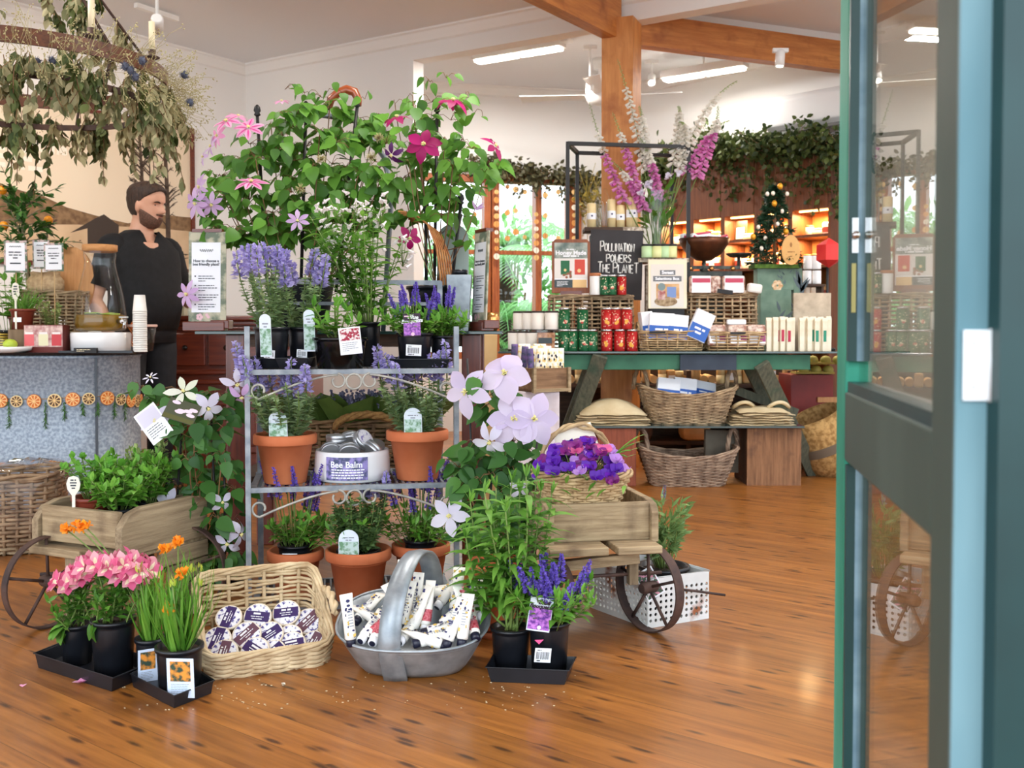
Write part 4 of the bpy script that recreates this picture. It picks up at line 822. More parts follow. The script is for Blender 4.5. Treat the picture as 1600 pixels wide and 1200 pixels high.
# ---------------------------------------------------------------- chandelier
ch = thing('chandelier', 'round iron and timber chandelier with candles hung over the tub', 'chandelier', (at(30, 100, 4.2).x, 4.2, 1.965)); R = .58
mb = MB(); n = 48
def band(mb, r, z0, z1, t_=.012):
 mb.loft([[((r+a)*math.cos(2*PI*i/n), (r+a)*math.sin(2*PI*i/n), z) for a, z in ((0, z0), (t_, z0), (t_, z1), (0, z1))] for i in range(n)]+[[((r+a)*math.cos(0), (r+a)*math.sin(0), z) for a, z in ((0, z0), (t_, z0), (t_, z1), (0, z1))]], cap=False)
band(mb, R, -.03, .03); mb.build('timber_ring', wood('ring_wood', (70, 36, 18), (118, 66, 34), rough=.5, ax=0), ch)
mb = MB(); band(mb, R-.05, -.14, -.115, .01)
for k in range(6): a = PI/6+k*PI/3; mb.tube([((R-.04)*math.cos(a), (R-.04)*math.sin(a), -.13), ((R)*math.cos(a), R*math.sin(a), 0)], .006, 6); mb.tube([(R*math.cos(a), R*math.sin(a), .02), (.05*math.cos(a), .05*math.sin(a), .7)], .006, 6)
mb.tube([(0, 0, .66), (0, 0, .88)], .02, 8); mb.build('iron_frame', RUST, ch)
for i, (px, dy) in enumerate(((87, -1), (200, -.62), (249, -.1), (20, 1), (150, .9), (-150, -.3), (-120, .5), (-60, -.9))):
 a = math.asin(max(-1, min(1, dy))); x = R*math.cos(a)*(1 if px > 30 else -1) if i not in (0, 3) else (.16 if i == 0 else -.05); y = R*dy if i else -math.sqrt(R*R-x*x)
 c = MB(); c.lathe([(.004, -.03), (.006, .03), (.03, .042), (.032, .046), (.012, .048), (.016, .075), (.013, .075)], 14, c=(x, y, 0)); h_ = c.build('candle_cup', RUST, ch)
 c = MB(); lean = V((-.028 if i == 0 else 0, 0, 0)); c.tube([V((x, y, .06)), V((x, y, .19))+lean], .0125, 12); c.tube([V((x, y, .19))+lean, V((x, y, .2))+lean*1.1], .0015, 4); c.build('candle', CREAM, h_)
DRY2 = leafmat('dried_leaf_green', (52, 70, 34), (112, 124, 70), .25, .6)
def hang(mb, st_, p, l, n_, sway=.06):
 e = p+V((U(-sway, sway), U(-sway, sway), -l)); pts = bez(p, p.lerp(e, .4)+rv(.03), e, 5); st_.tube(pts, .002, 4)
 for k in range(n_):
  q, d = sub_pt(pts, U(.05, 1)); mb.leaf(q, V((U(-.6, .6), U(-.6, .6), -1)), rdir(-.3, .3), U(.038, .066), U(.022, .036), rnd.choice(('oval', 'heart', 'lance')), U(-.2, .3), U(.1, .6), 4, U(-.1, .1))
ga = thing('leaf_garland', 'garland of faded dried leaves wound around the chandelier', 'garland', ch.location); mb = MB(); m2 = MB(); s_ = MB()
for i in range(215):
 a = U(0, 2*PI); r_ = R+U(-.06, .07); p = V((r_*math.cos(a), r_*math.sin(a), U(-.14, -.03))); hang(mb if i % 5 else m2, s_, p, U(.06, .2) if i % 11 else U(.22, .36), 13)
for k in range(6):
 a = PI/6+k*PI/3
 for i in range(22): f_ = U(.05, .95); hang(mb if i % 4 else m2, s_, V((R*(1-f_)+.05*f_, 0, .02+.68*f_)).xyz if 0 else V(((R*(1-f_)+.05*f_)*math.cos(a), (R*(1-f_)+.05*f_)*math.sin(a), .02+.68*f_)), U(.06, .2), 9)
mb.build('faded_leaves', G_DRY, ga); m2.build('green_leaves', DRY2, ga); s_.build('twigs', STEMB, ga)
mb = MB()
for i in range(520):
 a = U(-1.2, 1.2) if i % 3 else U(0, 6.3); r_ = R+U(0, .05); p = V((r_*math.cos(a), r_*math.sin(a), U(-.12, .0))); e = p+V((math.cos(a)*U(.02, .17), math.sin(a)*U(.02, .17), U(-.14, .13))); mb.tube(arc(p, e, rv(.02), 3), .0009, 3)
 for k in range(3): mb.ball(e+rv(.012), .0032, 4)
mb.build('dried_gypsophila', mat('gypsophila', (188, 178, 130), rough=.8), ga)
for x, y in ((58, 97), (76, 107), (60, 108), (82, 95), (204, 110), (212, 120), (196, 104), (222, 95), (288, 117), (297, 160)):
 c = at(x, y, 3.75 if x < 230 else 4.15)-V(ch.location); mb = MB(); mb.ball(c, .014, 8, (1, 1, 1.2))
 for k in range(46): d = rdir(); mb.tube([c+d*.012, c+d*.024], [.0014, .0003], 3)
 mb.build('thistle_head', mat('thistle_blue', (62, 66, 84), (92, 98, 116), rough=.7, scale=60), ga)
# wrapped basket on the floor by the tub
p = flo(16, 872); wb = thing('wrapped_basket', 'tall wicker basket wrapped in clear film on the floor beside the tub', 'basket', (p.x-.1, p.y+.17, 0), .25); wicker(wb, .2, .14, .22, .16, .3, 18, 26, .0068, WICKD, rim=2)
mb = MB(); mb.sm = True; rg = []
for z, f_ in ((.04, 1.05), (.12, 1.06), (.2, 1.07), (.28, 1.1), (.33, 1.0), (.345, .6)): rg.append([(q.x*f_*1.06+U(-.008, .008), q.y*f_*1.1+U(-.008, .008), z+U(-.012, .012)) for q in ring_pts(.215, .155, 46, 4)])
mb.loft(rg, cap=True); mb.build('plastic_film', glassmat('film', 1.35, (.93, .9, .9, 1)), wb)
# ---------------------------------------------------------------- plant builders
def spikes(t, tops, l, r, m, n=46, pet=.007, taper=.5, name='flower_spike', calyx=None, br=0):
 """one flower spike per (base point, direction)"""
 for p, d in tops:
  d = V(d).normalized(); mb = MB(); L_ = l*U(.75, 1.15); p = V(p); bend = rv(.12)
  for k in range(n):
   f_ = k/n; q = p+d*(L_*f_)+bend*(L_*f_*f_); a = k*2.4+U(-.3, .3); x = d.orthogonal().normalized(); y = d.cross(x); o = x*math.cos(a)+y*math.sin(a); rr = r*(1-taper*f_)*U(.7, 1.15)
   if br and (k % 7 > 4): continue
   for s_ in range(3):
    mb.leaf(q+o*rr*.35, o+rv(.6)+d*.3, rdir(), rr*.9+pet*.3, pet*U(.8, 1.3), 'round', U(-.3, .4), .2, 2)
  if calyx: mb.mi = 1; mb.tube([p-d*.01, p+d*L_*.5+bend*L_*.25, p+d*L_+bend*L_], [.0022, .0018, .0008], 4)
  mb.build(name, [m, calyx] if calyx else m, t)
def clem_flower(t, p, nrm, R, m, npet=6, stripe=None, w=.55, st=YEL, droop=.25, name='flower', roll=0, cup=0.):
 p, nrm = V(p), V(nrm).normalized(); x = nrm.orthogonal().normalized(); y = nrm.cross(x); mb = MB()
 for k in range(npet):
  a = roll+2*PI*k/npet+U(-.12, .12); d = x*math.cos(a)+y*math.sin(a); L_ = R*U(.9, 1.06); dr = droop*U(.3, 1.5); dd = d+nrm*(cup+U(0, .15)); q = p+d*.006
  mb.mi = 0; mb.leaf(q, dd, nrm+rv(.12), L_, L_*w, 'petal', dr, U(.06, .2), 6)
  if stripe: mb.mi = 1; mb.leaf(q+nrm*.0014, dd, nrm, L_*.93, L_*w*.26, 'lance', dr, .06, 6)
 f_ = mb.build(name, [m]+([stripe] if stripe else []), t); s_ = MB()
 for k in range(26):
  d = (nrm*U(.6, 1.2)+x*U(-.6, .6)+y*U(-.6, .6)).normalized(); s_.tube([p, p+d*R*.2], [.0012, .0018], 3)
 s_.build('stamens', st, f_); return f_
def nepeta(t, base, h, spread, n, nf, fl, L=.028, W=.019, leafm=None, fr=.02, spike_l=.07, lean=None, np_=46, taper=.45):
 mb = MB(); st_ = MB(); tops = []
 for i in range(n):
  a = 2*PI*i/n+U(-.4, .4); rr = spread*U(.35, 1); hh = h*U(.7, 1); e = V(base)+V((rr*math.cos(a), rr*math.sin(a), hh))+(V(lean)*U(.5, 1) if lean else V()); b_ = V(base)+V((rr*.3*math.cos(a), rr*.3*math.sin(a), 0)); pts = bez(b_, b_.lerp(e, .4)+V((rr*.3*math.cos(a), rr*.3*math.sin(a), h*.05)), e, 8); st_.tube(pts, .0019, 4)
  tt = .08
  while tt < .98:
   p, d = sub_pt(pts, tt); aa = U(0, 6.3)
   for s_ in (0, PI, U(1, 2)):
    f_ = (1.2-.5*tt)*U(.7, 1.2); mb.leaf(p, V((math.cos(aa+s_), math.sin(aa+s_), U(.1, .7))), ZU+rv(.4), L*f_, W*f_, 'heart' if W > .012 else 'lance', U(0, .4), .2, 3)
   tt += .05
  if i < nf: tops.append((e, (pts[-1]-pts[-2]).normalized()+V((0, 0, .4))))
 mb.build('foliage', leafm or G_NEP, t); st_.build('stems', STEM, t)
 spikes(t, tops, spike_l, fr, fl, np_, .0095, taper, calyx=STEM, br=1 if fr > .015 else 0)
def vine(mb, st_, pts, n, L, W=.75, kind='heart', spread=.1, st_r=.0025, hang=.5, out=None):
 """climber leaves clustered along a path"""
 if st_ is not None: st_.tube(pts, st_r, 4)
 for k in range(n):
  p, d = sub_pt(pts, U(0, 1)); o = rdir(-.4, .7); o = (o+(V(out)*.9 if out else V())).normalized(); q = p+o*U(.25, 1)*spread
  if st_ is not None and k % 2 == 0: st_.tube([p, p.lerp(q, .5)+ZU*.015, q], [.0016, .0013, .001], 3)
  l = L*U(.6, 1.15); dd = V((o.x, o.y, -hang*U(.2, 1.4)))+rv(.5); mb.leaf(q, dd, o+ZU*U(.2, 1)+rv(.3)-V((0, .35, 0)), l, l*W*U(.85, 1.1), kind, U(-.05, .35), U(.05, .3), 6, U(-.05, .05))
def tag_label(t, M, w, h, mats, kind='arch', name='plant_tag'):
 """printed plant tag on plane M (origin bottom centre); mats = (card, picture, ink)"""
 mb = MB()
 if kind == 'arch': sh = [(-w/2, 0), (w/2, 0), (w/2, h-w/2)]+[(w/2*math.cos(a), h-w/2+w/2*math.sin(a)) for a in [PI*i/12 for i in range(1, 12)]]+[(-w/2, h-w/2)]
 else: sh = [(-w/2, 0), (w/2, 0), (w/2, h), (-w/2, h)]
 mb.prism(sh, M, .0015); mb.mi = 1
 if kind == 'arch': mb.rect(M, -w*.47, h*.04, w*.47, h*.66, .002); mb.mi = 2; mb.lines(M, -w*.3, h*.76, w*.6, 2, h*.07, h*.03, .0022, True)
 elif kind == 'photo': mb.rect(M, -w*.38, h*.42, w*.38, h*.93, .002); mb.mi = 2; mb.lines(M, -w*.36, h*.34, w*.72, 6, h*.045, h*.014, .0022)
 else: mb.rect(M, -w*.44, h*.52, w*.44, h*.95, .002); mb.mi = 2; mb.lines(M, -w*.38, h*.42, w*.76, 5, h*.07, h*.02, .0022)
 return mb.build(name, mats, t)
def barcode(t, M, w, h):
 mb = MB(); mb.prism([(-w/2, 0), (w/2, 0), (w/2, h), (-w/2, h)], M, .0008); mb.mi = 1; x = -w*.4
 while x < w*.38: b_ = U(.012, .04)*w; mb.rect(M, x, h*.22, min(x+b_, w*.42), h*.74, .0014); x += b_+U(.02, .05)*w
 mb.lines(M, -w*.36, h*.08, w*.7, 1, 1, h*.07, .0014); mb.lines(M, -w*.36, h*.82, w*.6, 1, 1, h*.06, .0014); return mb.build('barcode_label', [WHITEP, BLACKI], t)
TG_CARD = mat('tag_white', (226, 236, 246), rough=.4); TG_GREEN = mat('tag_picture_green', (196, 220, 214), (112, 156, 120), rough=.4, scale=90, lo=.42, hi=.62); TG_PURP = mat('tag_picture_purple', (92, 40, 140), (206, 130, 222), rough=.35, scale=130, lo=.35, hi=.65)
TG_RED = mat('tag_picture_red', (236, 226, 224), (168, 34, 64), rough=.5, scale=120, lo=.45, hi=.55); TG_MIX = mat('tag_picture_mixed', (232, 150, 60), (52, 74, 60), rough=.5, scale=70, lo=.42, hi=.6)
def nursery_pot(t, px_w, Y, h=None, r=None, n='pot', c=(0, 0, 0)):
 r1 = r or px_w*Y/F/2; pot(t, r1*.8, r1-.004, h or r1*1.9, BLACKP, .004, c, n, lip=.008)
# ---------------------------------------------------------------- glass topped table behind the rack
YG = 3.62; g0, g1 = at(307, 520, YG).x, at(785, 518, YG).x; ZG = .883
gt = thing('glass_table', 'dark timber table with a glass top behind the iron rack', 'table', ((g0+g1)/2, YG, 0))
mb = MB(); mb.box((0, .26, ZG-.006), (g1-g0, .56, .012)); mb.build('glass_top', mat('green_glass', (40, 62, 58), rough=.06, spec=.8), gt, bevel=.002)
for px in (372, 737):
 for y in (.06, .48):
  lx = at(px, 700, YG+.06).x-(g0+g1)/2; mb = MB(); mb.box((lx, y, (ZG-.012)/2), (.07, .06, ZG-.012)); mb.build('leg', MAHOG, gt, bevel=.004)
mb = MB(); mb.box((0, .27, .33), (.9, .42, .025)); mb.build('lower_shelf', DWOOD, gt)
mb = MB()
for y in (.06, .48): mb.box((0, y, ZG-.035), (.86, .03, .046))
mb.build('apron', DWOOD, gt)
# lavender basket on the lower shelf
p = at(560, 690, 3.86); lb = thing('lavender_basket', 'wicker basket with rope handles on the shelf behind the rack', 'basket', (p.x, 3.86, .3425)); wicker(lb, .22, .12, .245, .145, .19, 12, 26, .0062, WICKB, rim=2)
mb = MB(); c0 = V((.06, -.155, .17))
for q in range(3): mb.tube([c0+V((.12*math.cos(PI*i/14), -.02-.008*math.sin(i*1.2+q*2.1), .05*math.sin(PI*i/14)+.01+.008*math.cos(i*1.2+q*2.1))) for i in range(15)], .009, 6)
mb.build('rope_handle', mat('rope', (176, 132, 76), (140, 100, 56), rough=.9, scale=80), lb)
for i, (x, y, a, z) in enumerate(((-.12, 0, -.5, .2), (.0, -.04, -.15, .17), (.1, .0, .3, .2), (.17, .03, .6, .22), (-.03, .05, .1, .24))):
 b_ = thing('lavender_bunch', 'dried lavender bunch in green paper, %s from the left in the rope handled basket' % ords[(0, 1, 3, 4, 2)[i]], 'bouquet', (p.x+x, 3.86+y, .44), 0, 'dried lavender bunches in the rope handled basket'); mb = MB(); tip = V((math.sin(a)*.2, -.05, .2))
 rg = []
 for f_, r_ in ((0, .025), (.5, .075), (.95, .105)): rg.append([tip*f_*.95+V(((r_*math.cos(2*PI*k/12))*(1+.15*(k % 2)*f_), r_*math.sin(2*PI*k/12), .02*f_*(k % 3-1))) for k in range(12)])
 mb.loft(rg, cap=False); mb.build('paper_wrap', mat('green_paper', (70, 92, 34), (96, 120, 50), rough=.6, scale=8), b_, solid=.002); hd = MB()
 for k in range(38):
  a2 = U(0, 6.3); r_ = .075*math.sqrt(U(0, 1)); q = tip*.6+V((r_*math.cos(a2), r_*math.sin(a2), 0)); d = tip.normalized()+V((math.cos(a2), math.sin(a2), 0))*r_*5; e = q+d*U(.05, .11)
  for f_ in range(7): hd.ball(q.lerp(e, .3+f_/10)+rv(.003), .0055, 4)
 hd.build('lavender_heads', mat('dried_lavender', (84, 86, 112), (122, 122, 148), rough=.9, scale=60), b_)
# ---------------------------------------------------------------- wrought iron rack
RL, RR = at(388, 760, 3.10), at(713, 760, 3.22); rk = thing('plant_rack', 'grey wrought iron plant rack with three shelves and scrolled aprons', 'plant stand', ((RL.x+RR.x)/2, 3.16, 0), math.atan2(.12, RR.x-RL.x)); RM = wm(rk); RW = (V((RL.x, 3.10, 0))-V((RR.x, 3.22, 0))).length
ZS = [.014, .395, .765]; hw = RW/2
for s_ in (-1, 1): mb = MB(); mb.box((s_*hw, 0, .45), (.016, .022, .9)); mb.build('front_leg', IRON, rk)
mb = MB()
for s_ in (-1, 1): mb.box((s_*(hw-.015), .34, .53), (.018, .018, 1.06))
mb.box((0, .34, 1.055), (RW-.02, .016, .016)); mb.box((0, .34, .98), (RW-.02, .012, .012)); mb.build('back_frame', IRON, rk)
for z in ZS:
 mb = MB(); mb.box((0, 0, z-.008), (RW, .016, .016)); mb.box((0, .34, z-.008), (RW, .016, .016))
 for s_ in (-1, 1): mb.box((s_*(hw-.01), .17, z-.008), (.014, .34, .014))
 for k in range(30): mb.box((-hw+.02+k*(RW-.04)/29, .17, z-.004), (.007, .33, .006))
 sh = mb.build('shelf', IRON, rk)
 if z > .3:
  sc_ = MB(); r_ = .0042; zc = z-.016-.022
  sc_.tube([(.024*math.cos(a), -.006, zc-.002+.024*math.sin(a)) for a in [2*PI*i/20 for i in range(20)]], r_, 6, closed=True)
  for s_ in (-1, 1):
   sc_.tube([(s_*(.05+(.024-.008*i/22)*math.cos(PI/2+i*.24)), -.006, zc+(.024-.008*i/22)*math.sin(PI/2+i*.24)) for i in range(23)], r_, 6)
   ex, ez = s_*(hw-.035), zc-.03
   sc_.tube([(s_*.05, -.006, zc+.02)]+[(s_*.05+(ex-s_*.05)*k/8, -.006, zc+.02+(ez-.024-zc-.02)*(k/8)**1.5) for k in range(1, 8)]+[(ex+s_*(.026-.011*i/20)*math.cos(-PI/2+i*.26), -.006, ez+.002+(.026-.011*i/20)*math.sin(-PI/2+i*.26)) for i in range(21)], r_, 6)
  sc_.build('scrollwork', mat('rack_scroll', (150, 148, 142), (190, 184, 172), rough=.5, metal=.3, scale=30), sh)
def rs(px, shelf, dy): # point on a rack shelf under a pixel column, dy behind the front bar
 X = None; Y = 3.16+dy+(px-550)/325*.12; p = at(px, 600, Y); return V((p.x, Y, ZS[shelf]))
def tray(name, label, loc, w, d, h, rz=0, flare=.012, group=None):
 t = thing(name, label, 'tray', loc, rz, group); mb = MB()
 def r4(w_, d_, z): return [(-w_/2, -d_/2, z), (w_/2, -d_/2, z), (w_/2, d_/2, z), (-w_/2, d_/2, z)]
 mb.loft([r4(w-2*flare, d-2*flare, 0), r4(w, d, h), r4(w+.008, d+.008, h), r4(w+.008, d+.008, h-.003), r4(w-.004, d-.004, h-.003), r4(w-2*flare-.004, d-2*flare-.004, .004)]); mb.build('tray_body', BLACKP, t, bevel=.001); return t
K = 3.2/F
tray('drip_tray', 'black drip tray under the catmint pots on the top shelf', rs(440, 2, .13), .215, .2, .036); tray('drip_tray', 'black drip tray under the purple salvia pots on the top shelf', rs(658, 2, .13), .205, .19, .03)
def top_nepeta(lab, px, dy, hgt, tg=None, bar=False, lean=None, n=12, r=.05):
 t = thing('potted_catmint', lab, 'potted plant', rs(px, 2, dy)+V((0, 0, .0045)), U(0, 6), 'potted catmint on the rack'); t.rotation_euler = (0, 0, 0); nursery_pot(t, 0, 0, .128, r); nepeta(t, (0, 0, .11), hgt, .085, n, n-3, F_LAV, lean=lean, fr=.022, spike_l=.085)
 if tg: M = face_m((tg[0], -r-.012, tg[1]), 0, -.12); tag_label(t, M, .036, .135, [TG_CARD, TG_GREEN, PALEINK])
 if bar: barcode(t, face_m((.005, -r*.93, .03), 0, -.1, -.08), .034, .026)
 return t
top_nepeta('tall grey-green catmint in a black pot with an arched tag, left on the top shelf', 425, .08, .22, (.0, .035), True, (-.03, 0, .02), 14, .058)
top_nepeta('catmint in a black pot between the tagged catmint and the short green plant', 474, .13, .2, (.035, .05), True, (.02, 0, 0), 10, .05)
# short bright green plant in a shiny pot, with a red flower tag
t = thing('potted_seedling', 'short bright green leafy plant in a shiny black pot with a red flower tag', 'potted plant', rs(532, 2, .055)); SHINY = mat('shiny_black', (12, 12, 14), rough=.16)
pot(t, .072, .085, .1, SHINY, .004, lip=.01); mb = MB(); st_ = MB(); herb(mb, (-.02, 0, .09), 6, .12, .08, .062, .03, 'lance', st_, .26, lean=(-.01, -.01, 0), r=.003); herb(mb, (.0, 0, .09), 5, .07, .08, .06, .03, 'oval', st_, .3); mb.build('foliage', G_LITE, t); st_.build('stems', STEM, t)
tag_label(t, face_m((.052, -.094, .048), .15, -.1, .1), .068, .085, [WHITEP, TG_RED, PALEINK], 'flat')
# penstemon, tall, in two stacked black pots
t = thing('potted_penstemon', 'tall lance-leaved white penstemon in a black pot behind the short green plant', 'potted plant', rs(576, 2, .2)); nursery_pot(t, 0, 0, .15, .045); mb = MB(); st_ = MB(); fl = []
for i in range(27):
 a = U(0, 6.3); r_ = .15*math.sqrt(U(.05, 1)); e = V((-.045+r_*math.cos(a)*1.25, r_*math.sin(a)*.7, U(.33, .54))); b_ = V((r_*.2*math.cos(a), r_*.2*math.sin(a), .14)); pts = bez(b_, b_.lerp(e, .5)+V((0, 0, .05)), e, 10); st_.tube(pts, [.003-.00018*k for k in range(11)], 5); tt = .1; k = 0
 while tt < 1:
  p, d = sub_pt(pts, tt); aa = k*1.57+U(-.3, .3)
  for s_ in (0, PI): mb.leaf(p, V((math.cos(aa+s_), math.sin(aa+s_), U(.3, 1))), ZU+rv(.3), U(.06, .09)*(1.1-.4*tt), U(.013, .019), 'lance', U(.2, .7), .2, 5)
  tt += .085; k += 1
 if i % 3 == 0: fl.append(e)
mb.build('foliage', G_PEN, t); st_.build('stems', STEM, t)
for e in fl:
 mb = MB()
 for k in range(9):
  q = e+V((U(-.035, .035), U(-.03, .03), U(-.05, .06))); d = (V((U(-1, 1), U(-1, .3), -.5))).normalized(); qq = q+d*.022; mb.tube([q, q+d*.012, qq], [.0028, .004, .0075], 6, caps=False)
  for s_ in range(4): mb.leaf(qq, d*.4+rv(.8), d, .011, .009, 'round', .2, .1, 2)
  mb.mi = 1; mb.tube([e-V((0, 0, .05)), q], .0011, 3); mb.mi = 0
 mb.build('flower_cluster', [leafmat('penstemon_white', (240, 232, 232), (248, 240, 240), .3), STEM], t)
def salvia(lab, loc, r, h, leafm=None, nsp=9, hs=.17, fol=.075, tg=None, bar=False, spread=.07, r_sp=.0105, sl=.075, potname='pot', group='purple salvias', fm=None):
 t = thing('potted_salvia', lab, 'potted plant', loc, 0, group); nursery_pot(t, 0, 0, h, r); mb = MB(); st_ = MB(); tops = []
 for i in range(30):
  a = U(0, 6.3); rr = spread*U(.4, 1.2); herb(mb, (rr*.4*math.cos(a), rr*.4*math.sin(a), h-.012), 1, fol*U(.8, 1.3), rr*.9, .048, .021, 'lance', st_, .14, lean=(rr*.5*math.cos(a), rr*.5*math.sin(a), 0), droop=.6)
 for i in range(nsp):
  a = 2*PI*i/nsp+U(-.3, .3); rr = spread*U(.1, 1); b_ = V((rr*.4*math.cos(a), rr*.4*math.sin(a), h)); e = V((rr*math.cos(a), rr*math.sin(a), h+hs*U(.55, 1))); st_.tube([b_, e], .002, 4); tops.append((e-V((0, 0, .035)), e-b_))
 mb.build('foliage', leafm or G_LITE, t); st_.build('stems', STEM, t); spikes(t, tops, sl, r_sp, fm or F_VIO, 44, .0062, .75, calyx=mat('salvia_calyx', (66, 50, 100), rough=.7))
 if tg:
  M = tg; o = tag_label(t, M, .056, .075, [mat('tag_dark', (52, 24, 50), rough=.4), mat('tag_dark'), mat('tag_dark')], 'flat'); mb = MB(); mb.rect(M, -.027, .004, .027, .05, .0024); mb.build('tag_picture', TG_PURP, o)
  mb = MB(); mb.disc(M, .002, .008, .006, .0028); mb.rect(M, -.024, .064, -.008, .068, .0028); mb.build('tag_marks', [mat('tag_pink', (240, 200, 220), rough=.5)], o)
  text('Blue', .019, WHITEP, o, M@Matrix.Translation((.004, .063, .0028))@Matrix.Rotation(-.12, 4, 'Z'), .0004, bold=.0007, shear=.3, world=False); text('Bouquetta', .0165, WHITEP, o, M@Matrix.Translation((0, .05, .0032))@Matrix.Rotation(.06, 4, 'Z'), .0004, bold=.0006, shear=.3, world=False)
 if bar: barcode(t, face_m((.002, -r*.95, h*.32), 0, -.1, -.04), .05, .036)
 return t
salvia('purple salvia with a large purple picture tag in a black pot, top shelf right', rs(648, 2, .1)+V((0, 0, .0045)), .062, .11, None, 8, .14, .07, face_m((.0, -.07, .098), 0, -.08, .03), True, .09, group='purple salvias on the rack top')
salvia('purple salvia in the narrow black pot at the right end of the top shelf', rs(692, 2, .14)+V((0, 0, .0045)), .045, .1, None, 6, .15, .08, spread=.06, group='purple salvias on the rack top')
# middle shelf
def terracotta(label, loc, r1, h, rim=.2, group='terracotta pots on the rack'):
 t = thing('terracotta_pot', label, 'flower pot', loc, 0, group); mb = MB(); k = r1*.9; rh = h*(1-rim)
 mb.lathe([(r1*.64, 0), (r1*.66, .002), (k-.004, rh), (r1-.003, rh-.001), (r1, rh+.003), (r1, h-.004), (r1-.004, h), (r1-.012, h), (r1-.014, h-.03), (r1*.7, h*.2), (.0001, h*.2)], 40, cap=True); mb.build('pot_wall', TERRA, t); return t
def cat_in_terra(lab, px, r1, h, tgx):
 loc = rs(px, 1, .1); t = terracotta(lab, loc, r1, h); s_ = MB(); s_.lathe([(.0001, h-.018), (r1-.013, h-.018)], 24, cap=False); s_.build('soil', SOIL, t)
 nepeta(t, (0, 0, h-.02), .19, .13, 20, 13, F_LAV, fr=.022, spike_l=.095, lean=(-.02, -.085, .02), L=.03, W=.021); tag_label(t, face_m((tgx, -r1*.84, h-.03), 0, -.16), .058, .112, [TG_CARD, TG_GREEN, PALEINK]); return t
cat_in_terra('terracotta pot of lavender-flowered catmint, left on the middle shelf', 445, .102, .158, .0); cat_in_terra('terracotta pot of lavender-flowered catmint, right on the middle shelf', 652, .103, .163, -.005)
bl = rs(550, 1, .13); bw = thing('ceramic_bowl', 'round white bowl labelled Bee Balm holding silver tins', 'bowl', bl); mb = MB(); mb.lathe([(.108, 0), (.118, .004), (.124, .03), (.122, .085), (.12, .098), (.113, .1), (.112, .09), (.112, .012), (.0001, .008)], 44); mb.build('bowl_wall', mat('bowl_white', (240, 240, 242), rough=.3), bw)
def curved_card(r, a0, a1, z0, z1, n=12): return [[(r*math.sin(a0+(a1-a0)*i/n), -r*math.cos(a0+(a1-a0)*i/n), z) for i in range(n+1)] for z in (z0, z1)]
mb = MB(); mb.loft(curved_card(.1255, -.56, .56, .012, .086), cap=False, closed=False); lbl = mb.build('picture_label', mat('lavender_photo', (66, 74, 110), (150, 138, 200), rough=.4, scale=60, lo=.4, hi=.6), bw)
def wrap(o, r):
 for v in o.data.vertices: a = v.co.x/r; y = v.co.y; v.co = (r*math.sin(a), y-r*math.cos(a)+0*r, v.co.z)
M0 = Matrix.Rotation(PI/2, 4, 'X')
o = text('Bee Balm', .028, WHITEP, lbl, Matrix.Translation((0, 0, .062))@M0, .0003, bold=.0005, world=False); wrap(o, .1262)
mb = MB()
for i in range(4):
 x = -.05
 while x < .05: b_ = x+U(.004, .012); mb.add([V((x, 0, .044-i*.0085)), V((b_, 0, .044-i*.0085)), V((b_, 0, .048-i*.0085)), V((x, 0, .048-i*.0085))], [(0, 1, 2, 3)]); x = b_+.002
o = mb.build('print_lines', WHITEP, lbl); wrap(o, .1262)
TINM = mat('tin_metal', (200, 202, 206), rough=.38, metal=.85)
def tin(label, p, rx, ry, r=.034, h=.026, lid=None, face=None, group='balm tins in the white bowl'):
 t = thing('balm_tin', label, 'tin', p, 0, group, rot=(rx, ry, U(0, 6))); mb = MB(); mb.lathe([(r-.002, 0), (r, .002), (r, h*.55)], 28); mb.build('base_can', TINM, t); mb = MB(); mb.lathe([(r+.001, h*.5), (r+.0015, h*.52), (r+.0015, h-.002), (r-.001, h)], 28); l_ = mb.build('lid', lid or TINM, t)
 if face: mb = MB(); mb.lathe([(.0001, h+.0006), (r-.003, h+.0006)], 24, cap=False); mb.build('label', face, l_)
 return t
LABW = mat('tin_label', (236, 234, 240), (120, 104, 176), rough=.5, scale=70, lo=.52, hi=.66)
for l, x, y, z, rx, ry, f_ in (('upright bare silver tin at the left of the white bowl, on top', -.062, .0, .098, 0, 0, 0), ('silver tin beneath the topmost one in the white bowl', -.06, .002, .07, .04, 0, 0), ('silver tin lying on edge at the left rim of the white bowl', -.075, -.06, .066, 1.25, -.5, LABW), ('white labelled tin leaning at the front of the white bowl', .0, -.075, .066, 1.05, 0, LABW), ('tilted silver tin near the middle of the white bowl', -.008, .01, .096, .6, .5, 0), ('purple labelled tin leaning to the right in the white bowl', .032, .0, .1, .5, .9, LABW), ('cream edged tin at the right rim of the white bowl', .075, -.045, .07, .9, .5, LABW), ('silver tin half hidden at the right of the white bowl', .08, .02, .07, .2, .4, 0)):
 tin(l, bl+V((x*.85, y*.8+.005, z+.022)), rx, ry, face=f_ or None)
